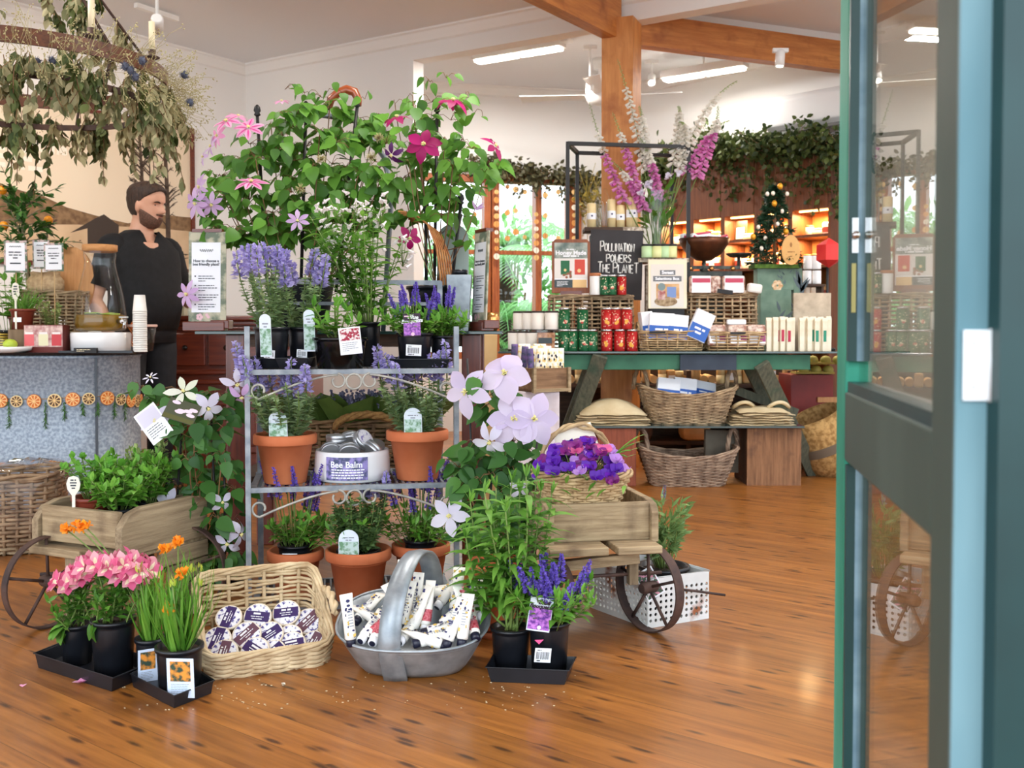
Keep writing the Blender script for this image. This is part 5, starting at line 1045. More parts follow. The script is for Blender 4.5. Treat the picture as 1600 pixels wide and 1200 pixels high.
# bottom shelf: terracotta cachepots holding nursery pots
for px, py, w_, hh, l, dy in ((460, 905, 88, .155, 'small terracotta pot at the left of the bottom shelf', .12), (559, 945, 103, .166, 'large terracotta pot in the middle of the bottom shelf', .05), (657, 930, 92, .16, 'terracotta pot behind the trug handle on the bottom shelf', .12)):
 loc = rs(px, 0, dy); r1 = w_*loc.y/F/2; terracotta(l, loc, r1, hh, group='terracotta pots on the bottom shelf'); z = hh*.25
 if px == 559:
  t = thing('potted_catmint', 'grey-green catmint with arched tag in the large middle terracotta pot', 'potted plant', loc+V((0, 0, z))); nursery_pot(t, 0, 0, .12, .072); nepeta(t, (0, 0, .11), 0.2, .12, 24, 7, F_LAV, fr=.016, spike_l=.06, leafm=leafmat('sage_leaf', (92, 128, 74), (134, 164, 104))); tag_label(t, face_m((-.018, -.082, .09), 0, -.02), .064, .112, [TG_CARD, TG_GREEN, PALEINK])
 else:
  t = salvia('violet salvia in a black pot inside the %s terracotta pot' % ('left bottom' if px < 500 else 'right bottom'), loc+V((0, 0, z)), .058, .135, None, 15, .23, .085, spread=.125, group='salvias in the bottom terracotta pots', sl=.1, r_sp=.012)
  if px < 500: M = face_m((-.005, -.062, .098)); mb = MB(); mb.prism([(-.024, 0), (.024, 0), (.024, .018), (-.024, .018)], M, .001); mb.build('price_label', WHITEP, t)
# ---------------------------------------------------------------- climbers on the glass table
def gp(px, dy, z=ZG): Y = YG+dy; p = at(px, 500, Y); return V((p.x, Y, z))
OB = mat('obelisk_green', (22, 34, 32), (30, 44, 40), rough=.5)
def obelisk(t, x, y, z0, z1, lean=(0, 0)):
 mb = MB(); a, b_ = V((x, y, z0)), V((x+lean[0], y+lean[1], z1)); mb.tube([a, b_], .0065, 8); mb.lathe([(.006, 0), (.013, .006), (.009, .014), (.014, .022), (.011, .036), (.004, .044), (.0001, .046)], 12, c=b_, cap=False); mb.build('trellis_post', DARK, t); return [a, b_]
def lp(t, px, py, Y): return at(px, py, Y)-V(t.location)
cl = thing('pink_clematis', 'big pink striped clematis climbing three black posts above the rack', 'climber', gp(470, .22)); YC = YG+.22
pot(cl, .1, .13, .2, BLACKP); mb = MB(); st_ = MB()
posts = []
for px, py in ((402, 182), (478, 176), (558, 168)): e = lp(cl, px, py, YC+.02); posts.append(obelisk(cl, (px-480)*.0017, .02, .15, e.z, (e.x-(px-480)*.0017, 0)))
def region(mb, st_, t, cells, Y, L, mat_n=1, spread=.05, kind='heart', st_r=.0022, root=None, W=.78, out=(0, -.5, 0), dy=.11):
 """leaf clusters around picture-plane anchor points, tied to the root by vines"""
 for px, py, n in cells:
  c = lp(t, px, py, Y+U(-dy, dy)); r_ = root if root is not None else V((c.x*.3, 0, .18))
  if rnd.random() < .25: st_.tube(bez(r_, V((c.x*.8, c.y, (r_.z+c.z)/2)), c, 7), st_r, 4)
  for k in range(n):
   o = rdir(-.5, .8); q = c+V((o.x, o.y*1.2, o.z))*spread*U(.2, 1.1); l = L*U(.6, 1.15); st_.tube([c, c.lerp(q, .6)+ZU*.01, q], .0012, 3)
   mb.leaf(q, V((o.x*.8, -.25, -U(.1, 1.1)))+rv(.35), V(out)+o*.5+ZU*U(0, .7)+rv(.35), l, l*W*U(.85, 1.1), kind, U(-.05, .3), U(.04, .25), 6, U(-.04, .05))
cells = []
for py, x0, x1 in ((180, 440, 590), (205, 420, 600), (230, 385, 610), (255, 350, 610), (280, 345, 620), (305, 340, 620), (330, 335, 610), (352, 335, 600), (372, 350, 560)):
 for px in range(x0, x1, 24): cells.append((px+U(-8, 8), py+U(-9, 9), 8))
region(mb, st_, cl, cells, YC, .068, spread=.055)
region(mb, st_, cl, [(445, 140, 3), (475, 145, 4), (502, 152, 5), (520, 140, 3), (330, 270, 3), (345, 300, 4), (515, 165, 4), (570, 155, 2)], YC, .045, spread=.045)
mb.build('foliage', G_CLEM, cl); st_.build('vines', STEMB, cl)
for px, py, R_, n_, m, s_, dy in ((388, 200, .058, (.1, -1, .75), F_PINK, F_STRIPE, -.2), (354, 190, .055, (-.35, -.8, 1), F_PINK, F_STRIPE, -.16), (340, 212, .046, (-.8, -.8, .1), F_PINK, None, -.12), (392, 285, .06, (.05, -.55, 1), F_PINK, F_STRIPE, -.24), (330, 228, .042, (-.9, -.5, .2), F_LILAC, None, -.1), (318, 245, .04, (-1, -.5, .3), F_LILAC, None, -.1), (312, 292, .05, (-.8, -.7, 0), F_LILAC, None, -.14), (306, 318, .056, (-.5, -1, -.1), F_LILAC, None, -.18), (330, 320, .045, (.2, -1, -.3), F_LILAC, None, -.17), (372, 182, .045, (.3, -.4, 1), F_PINK, None, -.05), (440, 158, .03, (0, -.5, 1), F_PINK, None, 0), (292, 460, .05, (-.4, -1, .1), F_LILAC, None, -.2), (465, 345, .04, (.2, -1, .2), F_LILAC, None, -.2)):
 clem_flower(cl, lp(cl, px, py, YC+dy), n_, R_, m, 7, s_, .42, roll=U(0, 1))
for px, py in ((502, 248), (470, 295), (592, 215), (580, 246)):
 mb = MB(); c = lp(cl, px, py, YC-.15); mb.ball(c, .008, 8); mb.mi = 1
 for k in range(60): d = rdir(); mb.tube([c, c+d*.012, c+d*.02+rv(.004)], .0008, 3)
 mb.build('seed_head', [mat('seed_core', (96, 80, 40), rough=.8), mat('seed_hair', (190, 180, 130), rough=.8)], cl)
cm = thing('magenta_clematis', 'magenta flowered clematis on black canes at the right of the rack top', 'climber', gp(682, .2)); YM = YG+.2
pot(cm, .085, .11, .17, BLACKP); mb = MB(); st_ = MB()
for px, py, dx in ((683, 176, -.01), (665, 330, -.04), (720, 320, .05)): e = lp(cm, px, py, YM); obelisk(cm, dx, .02, .12, e.z, (e.x-dx, -.02))
cells = []
for py, x0, x1 in ((165, 655, 715), (190, 650, 725), (212, 645, 735), (232, 640, 755), (252, 635, 765), (272, 630, 770), (292, 625, 745), (312, 640, 725), (335, 640, 720)):
 for px in range(x0, x1, 25): cells.append((px+U(-8, 8), py+U(-8, 8), 6))
region(mb, st_, cm, cells, YM, .068, spread=.055, W=.7, root=V((0, 0, .16)))
region(mb, st_, cm, [(672, 128, 3), (697, 122, 3), (728, 146, 2), (645, 150, 2), (617, 162, 2), (752, 172, 2), (760, 255, 3), (770, 280, 3), (640, 365, 3), (735, 380, 2), (690, 365, 3)], YM, .055, spread=.04, W=.6, root=V((0, 0, .3)))
mb.build('foliage', G_CLEM, cm); st_.build('vines', STEMB, cm)
for px, py, R_, n_, np_, w_, dr in ((662, 226, .066, (-.1, -1, .25), 6, .62, .35), (620, 184, .06, (-.2, -.35, 1), 5, .5, .75), (708, 158, .065, (.15, -.35, 1), 6, .55, .55), (773, 228, .055, (.75, -.6, .5), 5, .5, .5), (612, 242, .045, (-.5, -.8, -.5), 5, .5, .8), (640, 372, .045, (.3, -.9, -.2), 5, .6, .4)):
 clem_flower(cm, lp(cm, px, py, YM-.17), n_, R_, F_MAG if py != 242 else mat('deep_purple', (70, 16, 80), (98, 24, 110), rough=.5), np_, None, w_, YEL, dr, roll=U(0, 1))
mb = MB(); c = lp(cm, 744, 328, YM-.1)
for k in range(5): mb.leaf(c, V((U(-.5, .9), -.3, U(-.1, .8))), rdir(), .04, .012, 'lance', .1, .2, 4)
mb.build('flower_bud', F_LILAC, cm)
# curved cane arches between the two climbers
t = thing('cane_arch', 'orange-brown bent cane arch between the two climbers', 'cane arch', gp(655, .12)); mb = MB()
for k in range(6): mb.tube([lp(t, px+k*4, py+k*3, YG+.12+k*.01) for px, py in ((622, 330), (645, 333), (668, 350), (682, 385), (688, 430), (690, 505-k*3))], .004, 6)
mb.build('canes', mat('cane', (176, 104, 52), (206, 146, 86), rough=.6, scale=30), t)
# cane handled stick behind the pink clematis
t = thing('spade_handle', 'garden spade with a curved polished wooden grip behind the pink clematis', 'garden tool', gp(560, .42)); mb = MB(); q = lambda px, py: lp(t, px, py, YG+.42)
mb.tube([q(514, 170), q(517, 155), q(527, 146), q(542, 140), q(554, 144), q(560, 156), q(560, 166)], [.012, .017, .018, .019, .019, .016, .012], 10); mb.build('wooden_grip', wood('red_grip', (116, 52, 24), (170, 84, 42), rough=.3, ax=0, coat=.4), t)
mb = MB(); mb.tube([q(486, 178), q(520, 182), q(560, 190), q(600, 245), q(612, 300), (0.1, 0, 0)], [.01, .012, .013, .012, .011, .01], 8); mb.build('metal_shaft', mat('grey_shaft', (130, 138, 146), rough=.4, metal=.6), t)
# grey rounded backing and zinc vase
t = thing('zinc_vase', 'tall square galvanised vase at the right end of the glass table', 'vase', gp(718, .1)); mb = MB(); hh = (at(718, 430, YG+.1).z-ZG)
mb.loft([[(sx*w_, sy*w_, z) for sx, sy in ((-1, -1), (1, -1), (1, 1), (-1, 1))] for w_, z in ((.034, 0), (.046, hh), (.043, hh), (.032, .01))]); mb.build('vase_wall', GALV, t, bevel=.003); mb = MB(); mb.lathe([(.03, hh+.002), (.03, hh+.02)], 12); mb.build('black_liner', BLACKP, t)
t = thing('grey_board', 'tall round-topped grey board standing behind the zinc vase', 'board', gp(708, .3)); w_ = .062; hh = at(708, 350, YG+.3).z-ZG; M = face_m((0, 0, 0)); mb = MB(); mb.prism([(-w_, 0), (w_, 0), (w_, hh-w_)]+[(w_*math.cos(PI*i/12), hh-w_+w_*math.sin(PI*i/12)) for i in range(1, 12)]+[(-w_, hh-w_)], M, .01); mb.build('board', mat('sage_board', (150, 166, 160), rough=.7), t)
# plant guide signs on wooden feet
def guide(label, pxc, w_, yaw, dy, name='guide_sign', full=True):
 Y = YG+dy; t = thing('plant_guide_sign', label, 'sign', gp(pxc, dy), yaw); hb = .035; mb = MB(); mb.box((-.01, 0, hb/2), (w_*1.12, .05, hb)); mb.box((w_*.35, .01, hb*.7), (w_*.5, .06, hb*.9)); mb.build('wooden_foot', MAHOGX, t, bevel=.003)
 h = at(pxc, 362, Y).z-ZG-hb; M = face_m((0, -.005, hb), 0, .04); mb = MB(); mb.prism([(-w_/2, 0), (w_/2, 0), (w_/2, h), (-w_/2, h)], M, .006); mb.build('panel', [mat('collage', (196, 190, 164), (112, 124, 104), rough=.6, scale=24, lo=.42, hi=.58)], t)
 mb = MB(); mb.box((0, .012, hb+h+.004), (w_*.8, .03, .012)); mb.build('clip', MAHOGX, t)
 mb = MB(); mb.rect(M, -w_*.42, h*.1, w_*.36, h*.88, .0068); mb.build('paper', WHITEP, t)
 mb = MB()
 for i in range(4): y = h*(.5-.105*i); mb.lines(M, -w_*.24, y, w_*.55, 3, h*.027, h*.009, .0074); mb.rect(M, -w_*.34, y-h*.004, -w_*.3, y+h*.012, .0074)
 pts = [M@V((-w_*.2+w_*.36*i/24, h*.79+h*.018*math.sin(i*1.7), .0075)) for i in range(25)]; mb.tube(pts, .0008, 3); mb.build('print_lines', INK, t)
 text('How to choose a\nbee friendly plant?', w_*.098, INK, t, M@Matrix.Translation((-w_*.03, h*.655, .0075)), .0002, sp=.95, bold=.0004, world=False)
 mb = MB()
 for k in range(7):
  a = 2*PI*k/5; mb.disc(M, -w_*.2+(.18 if k > 4 else 0)*w_+w_*.055*math.cos(a), h*.05+w_*.055*math.sin(a), w_*.045, .0076+k*.0001, 8)
 mb.build('printed_flowers', mat('print_pink', (230, 190, 196), rough=.6), t); return t
guide('white guide sign beside the man asking how to choose a bee friendly plant', 325, .137, .0, .06); guide('same white guide sign seen almost edge on at the right end of the glass table', 752, .125, -1.12, .08)
t = bottle('brass_cup', 'small round brass cup beside the right guide sign', 'cup', gp(768, .18, ZG), [(.02, 0), (.03, .02), (.032, .05), (.026, .07)], mat('brass', (206, 150, 90), rough=.25, metal=.9))
# stand of hand cream behind the right clematis: crate on a pinkish box
def crate(t, w, d, h, m, th=.012, name='crate'):
 mb = MB()
 mb.box((0, -d/2+th/2, h/2), (w, th, h)); mb.box((0, d/2-th/2, h/2), (w, th, h)); mb.box((0, 0, th/2), (w, d, th))
 for s_ in (-1, 1): mb.box((s_*(w/2-th/2), 0, h/2), (th, d, h))
 return mb.build(name, m, t, bevel=.0015)
YS = 4.35; p = at(842, 640, YS); zb = at(842, 612, YS).z; bx = thing('pedestal_box', 'pinkish white painted box under the wooden tube crate', 'box', (p.x, YS, 0)); mb = MB(); mb.box((-.01, .13, zb/2), (.2, .26, zb)); mb.build('box_body', mat('pinkish_paint', (236, 226, 230), (214, 200, 202), rough=.8, scale=12), bx, bevel=.004)
ct = thing('wooden_crate', 'old open wooden crate full of cream sachets on the pinkish box', 'crate', (p.x-.02, YS+.12, zb), .5); ch_ = at(842, 575, YS).z-zb; crate(ct, .185, .3, ch_, wood('old_crate', (112, 82, 56), (160, 124, 90), (78, 54, 38), rough=.8, ax=0)); mb = MB()
for s_ in (-1, 1): mb.box((s_*.088, -.157, ch_/2), (.014, .016, ch_+.006))
mb.box((0, -.157, .008), (.185, .014, .014)); mb.build('trim', WEATH, ct)
BEE = mat('bee_print', (244, 240, 226), (232, 196, 110), rough=.5, scale=38, lo=.5, hi=.62); 
def sachet(label, loc, h, w_, m, rz, band, group):
 t = thing('cream_sachet', label, 'sachet', loc, rz, group, rot=(U(-.12, .04), U(-.08, .08), rz)); mb = MB(); mb.sm = True
 mb.loft([[(a*w_/2*sx, b_*.006, z) for a, b_ in [(math.cos(2*PI*i/12), math.sin(2*PI*i/12)*k) for i in range(12)] for sx in (1,)] for z, k in ((0, .3), (h*.12, 1.4), (h*.5, 1.7), (h*.85, 1.2), (h*.95, .25), (h, .2))]); mb.build('pouch', m, t)
 mb = MB(); mb.sm = False
 for k in range(4): mb.disc(face_m((0, -.0125, 0)), U(-.3, .3)*w_, h*U(.1, .85), .004, 0, 8, .006)
 mb.build('print_spots', BLACKI if band else mat('tube_navy_print', (44, 44, 96), rough=.5), t)
k = 0
for r_ in range(3):
 for c in range(6):
  x = -.072+c*.029; lb_ = '%s cream sachet from the left in the %s row of the wooden crate' % (ords[c], ('front', 'middle', 'back')[r_])
  sachet(lb_, ct.matrix_basis@V((x, -.11+r_*.085, .025)) if 0 else V(ct.location)+Matrix.Rotation(.5, 3, 'Z')@V((x, -.11+r_*.085, .045)), .145+.008*r_, .03, BEE if c > 0 else mat('purple_print', (120, 84, 150), (40, 60, 70), rough=.5, scale=40), .12, c > 1, 'cream sachets in the wooden crate')
# tan paper bags past the table leg, shaped as a tall floor-standing panel
p = at(752, 555, 4.6); t = thing('paper_bag_panel', 'tan paper bags built as one tall panel behind the glass table', 'stand', (p.x, 4.6, 0)); mb = MB(); mb.loft([[(-.06, -.03, 0), (.06, -.03, 0), (.06, .03, 0), (-.06, .03, 0)], [(-.07, -.035, .86), (.075, -.03, .86), (.07, .03, .88), (-.07, .03, .88)]]); mb.build('panel', mat('kraft', (198, 158, 104), (216, 180, 128), rough=.85, scale=6), t)
# ---------------------------------------------------------------- front of the display, on the floor
def quad_tray(name, label, corners, h, fl=.03):
 """tray whose rim corners (floor plane, clockwise from front left) are given"""
 c = sum(corners, V())/4; t = thing(name, label, 'tray', (c.x, c.y, 0)); L_ = [p-c for p in corners]; mb = MB()
 def ring(k, z): return [V((p.x, p.y, 0))*k+V((0, 0, z)) for p in L_]
 mb.loft([ring(1-fl*2, 0), ring(1, h), ring(1.03, h), ring(1.03, h-.003), ring(.985, h-.003), ring(1-fl*2.3, .004)]); mb.build('tray_body', BLACKP, t, bevel=.001); return t
def onrim(px, py, h): return atz(px, py, h)
quad_tray('plant_tray', 'long black plant tray under the pink flowers at the front left', [onrim(54, 1020, .04), onrim(176, 1058, .04), onrim(243, 1030, .04), onrim(124, 992, .04)], .04)
quad_tray('plant_tray', 'black plant tray under the grassy plants with photo tags', [onrim(204, 1052, .035), onrim(272, 1086, .035), onrim(334, 1062, .035), onrim(272, 1020, .035)], .035)
def fpot(t, w_px, loc, hpx):
 k = loc.y/F; r1 = w_px*k/2; h = hpx*k; pot(t, r1*.84, r1-.003, h, BLACKP, .004, lip=.009); return r1, h
# alstroemerias
def alstro(label, px, py, w_, hpx, heads, extra):
 loc = atz(px, py, .006); t = thing('potted_alstroemeria', label, 'potted plant', loc, 0, 'pink flowers in black pots'); r, h = fpot(t, w_, loc, hpx); mb = MB(); st_ = MB()
 for hx, hy in heads:
  e = at(hx, hy, loc.y-.02)-loc; b_ = V((U(-.02, .02), U(-.02, .02), h-.01)); pts = bez(b_, V((e.x*.45, e.y*.5, (h+e.z)*.55)), e, 10); st_.tube(pts, [.004-.0002*i for i in range(11)], 5)
  for k in range(26):
   p, d = sub_pt(pts, .12+.86*k/26); a = k*2.4; mb.leaf(p, V((math.cos(a), math.sin(a), U(.1, .9))), ZU+rv(.4), U(.035, .06)*(1 if k > 4 else .7), U(.014, .022), 'lance', U(0, .5), .2, 4)
  for k in range(5):
   a = 2*PI*k/5+U(-.3, .3); d = (V((math.cos(a), math.sin(a)-.35, U(.25, .9)))).normalized(); c = e+d*.028; st_.tube([e, c], .0018, 4); f_ = MB(); x = d.orthogonal().normalized(); y = d.cross(x)
   for q in range(6):
    an = q*PI/3+U(-.1, .1); o = x*math.cos(an)+y*math.sin(an); f_.mi = 0 if q % 2 else 1; f_.leaf(c, o*.75+d*.85, d-o*.3, U(.034, .042), .025, 'petal', .3, .15, 5)
    if q % 2 == 0: f_.mi = 2; f_.leaf(c+o*.001+d*.0015, o*.75+d*.87, d-o*.3, .026, .01, 'lance', .25, .1, 4)
   f_.build('flower', [leafmat('alstro_pink', (204, 66, 116), (232, 118, 158), .3), leafmat('alstro_pale', (226, 130, 158), (242, 180, 190), .3), leafmat('alstro_throat', (246, 232, 190), (250, 240, 210), .2)], t)
 for k in range(14): herb(mb, (U(-.035, .035), U(-.035, .035), h-.01), 1, U(.05, .1), .06, .04, .018, 'lance', st_, .3)
 for k in range(extra): mb.leaf(V((-r*.5, -r*.6, h)), V((U(-1, -.2), U(-.8, 0), U(-.9, .2))), ZU+rv(.3), .05, .036, 'round', .5, .1, 5)
 mb.build('foliage', G_CLEM, t); st_.build('stems', STEM, t); return t
alstro('pink alstroemeria in the left black pot of the long tray', 121, 1034, 50, 62, ((108, 918), (127, 906), (142, 896)), 12)
alstro('pink alstroemeria in the nearer black pot of the long tray', 178, 1052, 68, 88, ((150, 890), (172, 893), (196, 889), (222, 898), (205, 903)), 2)
# grassy plants with photo tags and orange flowers
def grassy(label, px, py, w_, hpx, n, tags, fls, lmax):
 loc = atz(px, py, .005); t = thing('potted_bulbine', label, 'potted plant', loc, 0, 'grassy orange flowered pots'); r, h = fpot(t, w_, loc, hpx); mb = MB(); st_ = MB()
 for i in range(n):
  a = U(0, 6.3); rr = r*.45*math.sqrt(U(0, 1)); b_ = V((rr*math.cos(a), rr*math.sin(a), h-.01)); mb.leaf(b_, V((math.cos(a)*U(.1, .8), math.sin(a)*U(.1, .8), 1)), V((math.cos(a), math.sin(a), .3)), U(.5, 1)*lmax, U(.005, .009), 'grass', U(.05, .8), .3, 8)
 mb.build('foliage', leafmat('grass_leaf', (84, 142, 44), (138, 190, 76), .35), t)
 for x, y in fls:
  e = at(x, y, loc.y-.03)-loc; st_.tube(bez((0, 0, h), V((e.x*.4, e.y*.4, e.z*.75)), e, 8), .002, 4); f_ = MB()
  for k in range(5): c = e+rv(.008); [f_.leaf(c, rv()+ZU*.4, rdir(), .016, .011, 'round', .2, .2, 3) for q in range(6)]
  f_.build('flower', leafmat('orange_petal', (240, 132, 24), (250, 176, 52), .3), t)
 for k in range(5):
  a = U(0, 6.3); e = V((math.cos(a)*.05, math.sin(a)*.05, h+U(.12, .19))); st_.tube([(0, 0, h), e], .0016, 4); mb2 = MB()
  for q in range(7): mb2.leaf(e+rv(.008), ZU+rv(.4), rdir(), .018, .006, 'lance', 0, .2, 3)
  mb2.build('flower_bud', leafmat('green_bud', (170, 196, 60), (206, 214, 90), .3), t)
 st_.build('stems', STEM, t)
 for tx0, ty0, tx1, ty1, yaw in tags:
  Y = loc.y-r-.006; k = Y/F; M = face_m(at((tx0+tx1)/2, ty1, Y)-loc, yaw, -.07); tag_label(t, M, (tx1-tx0)*k/math.cos(yaw), (ty1-ty0)*k, [mat('tag_blue_white', (214, 228, 250), rough=.5), TG_MIX, PALEINK], 'photo')
 return t
grassy('grassy orange flowered plant in the back black pot, left photo tag', 236, 1054, 48, 60, 60, ((218, 1012, 244, 1068, .5),), ((122, 824), (132, 822), (104, 828)), .24)
grassy('grassy orange flowered plant in the front black pot with the large photo tag', 281, 1080, 74, 74, 95, ((262, 1026, 305, 1090, -.05),), ((278, 846), (256, 856), (285, 895), (262, 950)), .27)
# flat wicker basket of balm pots
YB = 2.62; a, b_ = flo(322, 1066), flo(520, 1040); bc = (a+b_)/2; yaw = math.atan2(b_.y-a.y, b_.x-a.x)+.02; W_ = (b_-a).length; bb = thing('balm_basket', 'rectangular light wicker basket tilted forward full of purple labelled balm pots', 'basket', (bc.x-math.sin(yaw)*.12, bc.y+math.cos(yaw)*.12, .0), yaw)
hb = .155; D_ = .24
def wall_weave(rows_h):
 pass
# box basket whose back wall stands higher than its front
def boxbasket(t, w, d, hf, hbk, rows, stakes, r, m, mrim):
 n = stakes*2; R0 = ring_pts(w/2*.93, d/2*.93, n, 9); R1 = ring_pts(w/2, d/2, n, 9)
 def hh(p): f_ = (p.y+d/2)/d; return hf+(hbk-hf)*max(0, min(1, f_))
 def P(i, t_, off): q = R0[i % n].lerp(R1[i % n], t_); o = V((q.x/w, q.y/d, 0)); o = V((math.copysign(1, o.x) if abs(o.x) > abs(o.y) else 0, math.copysign(1, o.y) if abs(o.y) >= abs(o.x) else 0, 0)); return V((q.x, q.y, hh(R1[i % n])*t_))+o*off
 mb = MB()
 for k in range(rows):
  for q in range(2):
   t_ = (k+.3+q*.4)/rows; mb.tube([P(i, min(.99, t_+U(-.012, .012)), (r*1.2 if ((i//2+k) % 2) else -r*1.2) if i % 2 == 0 else 0) for i in range(n)], r*U(.8, 1.1), 5, closed=True)
 for i in range(0, n, 2): mb.tube([P(i, f_, 0) for f_ in (0, .5, 1)], r*1.2, 5)
 mb.build('weave', m, t); fl = MB(); fl.add([p+V((0, 0, .004)) for p in R0], [tuple(range(n))]); fl.add([p+V((0, 0, .0)) for p in R0], [tuple(reversed(range(n)))]); fl.build('basket_floor', m, t); rb = MB()
 for q in range(4): rb.tube([P(i, 1, math.cos(i*.6+q*PI/2)*r*1.3)+ZU*(math.sin(i*.6+q*PI/2)*r*1.3+r) for i in range(n)], r*1.15, 5, closed=True)
 rb.build('rim', mrim, t)
boxbasket(bb, W_*1.03, D_, .052, .215, 9, 22, .0048, WICKL, WICKL)
hd = MB()
for q in range(2): hd.tube([V((W_/2+.012, -.02+.08*math.cos(PI*i/14), .13+.045*math.sin(PI*i/14)))+V((.006*math.cos(i*1.1+q*PI), 0, .006*math.sin(i*1.1+q*PI))) for i in range(15)], .007, 6)
hd.build('handle', WICKL, bb)
BM = wm(bb); LAB_A = mat('label_purple', (58, 38, 96), rough=.5); LAB_B = mat('label_plum', (104, 68, 84), rough=.5); FLOR = mat('label_floral', (240, 240, 246), (84, 80, 150), rough=.4, scale=95, lo=.53, hi=.6); POTW = mat('balm_pot_wall', (238, 226, 206), rough=.4)
def balm(label, px, py, w_px, col, roll, tilt=-.62):
 Y = 2.52+(px-322)/198*.12+.035+(1035-py)/75*.125; p = at(px, py, Y); r = w_px*Y/F/2; t = thing('balm_pot', label, 'pot of balm', p, 0, 'balm pots in the flat wicker basket'); q = Matrix.Rotation(-tilt, 3, 'X') if 0 else Matrix.Rotation(.72, 3, 'X')
 t.rotation_euler = (.86+U(-.1, .1), U(-.1, .1), U(-.05, .05)); h = .026
 mb = MB(); mb.lathe([(r*.96, -h), (r*.97, -.01), (r, -.01), (r, -.002), (r*.97, 0)], 30); mb.build('jar', POTW, t); mb = MB(); mb.lathe([(.0001, .0006), (r*.9, .0006)], 30, cap=False); l_ = mb.build('floral_label', FLOR, t)
 M = Matrix.Rotation(roll, 4, 'Z'); mb = MB(); mb.flat(M, [(-r*.86, -r*.36), (r*.86, -r*.36), (r*.86, r*.36), (-r*.86, r*.36)], .0012); l2 = mb.build('label_band', col, l_); mb = MB(); mb.lines(M, -r*.6, r*.12, r*1.2, 1, 1, r*.14, .0017, True); mb.lines(M, -r*.6, -r*.06, r*1.2, 2, r*.16, r*.06, .0017, True); mb.build('print_lines', WHITEP, l2)
 return t
for l, px, py, w_, c, ro in (('topmost balm pot at the left back', 357, 964, 42, LAB_A, 1.45), ('balm pot second from the left in the back row', 402, 963, 44, LAB_A, .0), ('balm pot third from the left in the back row, level band', 447, 957, 44, LAB_A, .2), ('plum banded balm pot at the right back', 482, 970, 45, LAB_B, .85), ('balm pot at the left edge of the middle row', 339, 998, 44, LAB_A, 1.35), ('plum banded balm pot in the middle row, steep band', 385, 991, 46, LAB_B, .85), ('balm pot at the centre of the basket', 422, 990, 42, LAB_A, .65), ('balm pot half hidden right of the centre one', 452, 995, 42, LAB_A, .15), ('plum banded balm pot at the left of the front row', 349, 1020, 46, LAB_B, 1.42), ('balm pot second from the left in the front row', 398, 1016, 46, LAB_A, -.55), ('balm pot mostly covered, front row centre', 427, 1018, 40, LAB_A, .8), ('large balm pot right of the front row centre', 455, 1007, 46, LAB_A, .25), ('plum banded balm pot at the right of the front row', 490, 1004, 40, LAB_B, 1.15)):
 balm(l+' of the flat basket', px, py, w_, c, ro)
# zinc trug with hand cream tubes
YT2 = 2.62; pL, pR = at(529, 965, YT2), at(765, 975, YT2); cX = (pL+pR)/2; tg_ = thing('metal_trug', 'oval galvanised metal trug with a broad hoop handle holding cream tubes', 'trug', (cX.x, YT2, 0), -.03); a_ = (pR-pL).length/2
mb = MB(); mb.sm = True; rg = []; n = 44
def trug(t_, k=1.0):
 out = []
 for i in range(n):
  th = 2*PI*i/n; c, s_ = math.cos(th), math.sin(th); f_ = .62+.38*t_**.75; ax, by = a_*(.66+.34*t_**.8), .165*(.6+.4*t_**.8); e = 2/2.6
  x = ax*k*math.copysign(abs(c)**e, c); y = by*k*math.copysign(abs(s_)**e, s_); out.append((x, y, (.002+.125*t_+.037*t_*y/.165)))
 return out
mb.loft([trug(t_) for t_ in (0, .12, .3, .5, .7, .85, 1)]+[trug(1, .985)]+[trug(t_, .978) for t_ in (.8, .5, .2, .04)]); mb.build('bowl', GALV, tg_)
mb = MB(); mb.tube([V(p) for p in trug(1, 1.0)], .004, 6, closed=True); mb.build('rolled_rim', GALV, tg_)
mb = MB(); rg = []
for i in range(-4, 29):
 a = PI*i/24
 if i < 0: z = .125+i*.027; y = -.158-.002*i*0+.011*(-i)
 elif i > 24: z = .125-(i-24)*.027; y = .158-.011*(i-24)
 else: y = -.158*math.cos(a); z = .125+.165*math.sin(a)
 w_ = .024+.004*abs(math.cos(a)) if 0 <= i <= 24 else .03
 x0 = -.004+.038*y/.158; z += .03*y/.158; o = V((0, y, z-.1)).normalized()*.004; rg.append([V((x0-w_, y, z))+o, V((x0, y, z))+o*2, V((x0+w_, y, z))+o, V((x0+w_, y, z))-o, V((x0-w_, y, z))-o])
mb.sm = True; mb.loft(rg); mb.build('handle', GALV, tg_)
TGM = wm(tg_); TUBEM = [mat('tube_bee', (244, 243, 240), (238, 232, 214), rough=.4), mat('tube_red', (244, 240, 238), rough=.4)]; CAPN = mat('tube_cap_navy', (26, 28, 48), rough=.35); CAPW = mat('tube_cap_white', (240, 240, 244), rough=.4)
GOLD = mat('tube_gold', (222, 188, 92), rough=.5); NVP = mat('tube_navy_print', (44, 44, 96), rough=.5); REDP = mat('tube_pomegranate', (170, 36, 56), (214, 120, 130), rough=.5, scale=200)
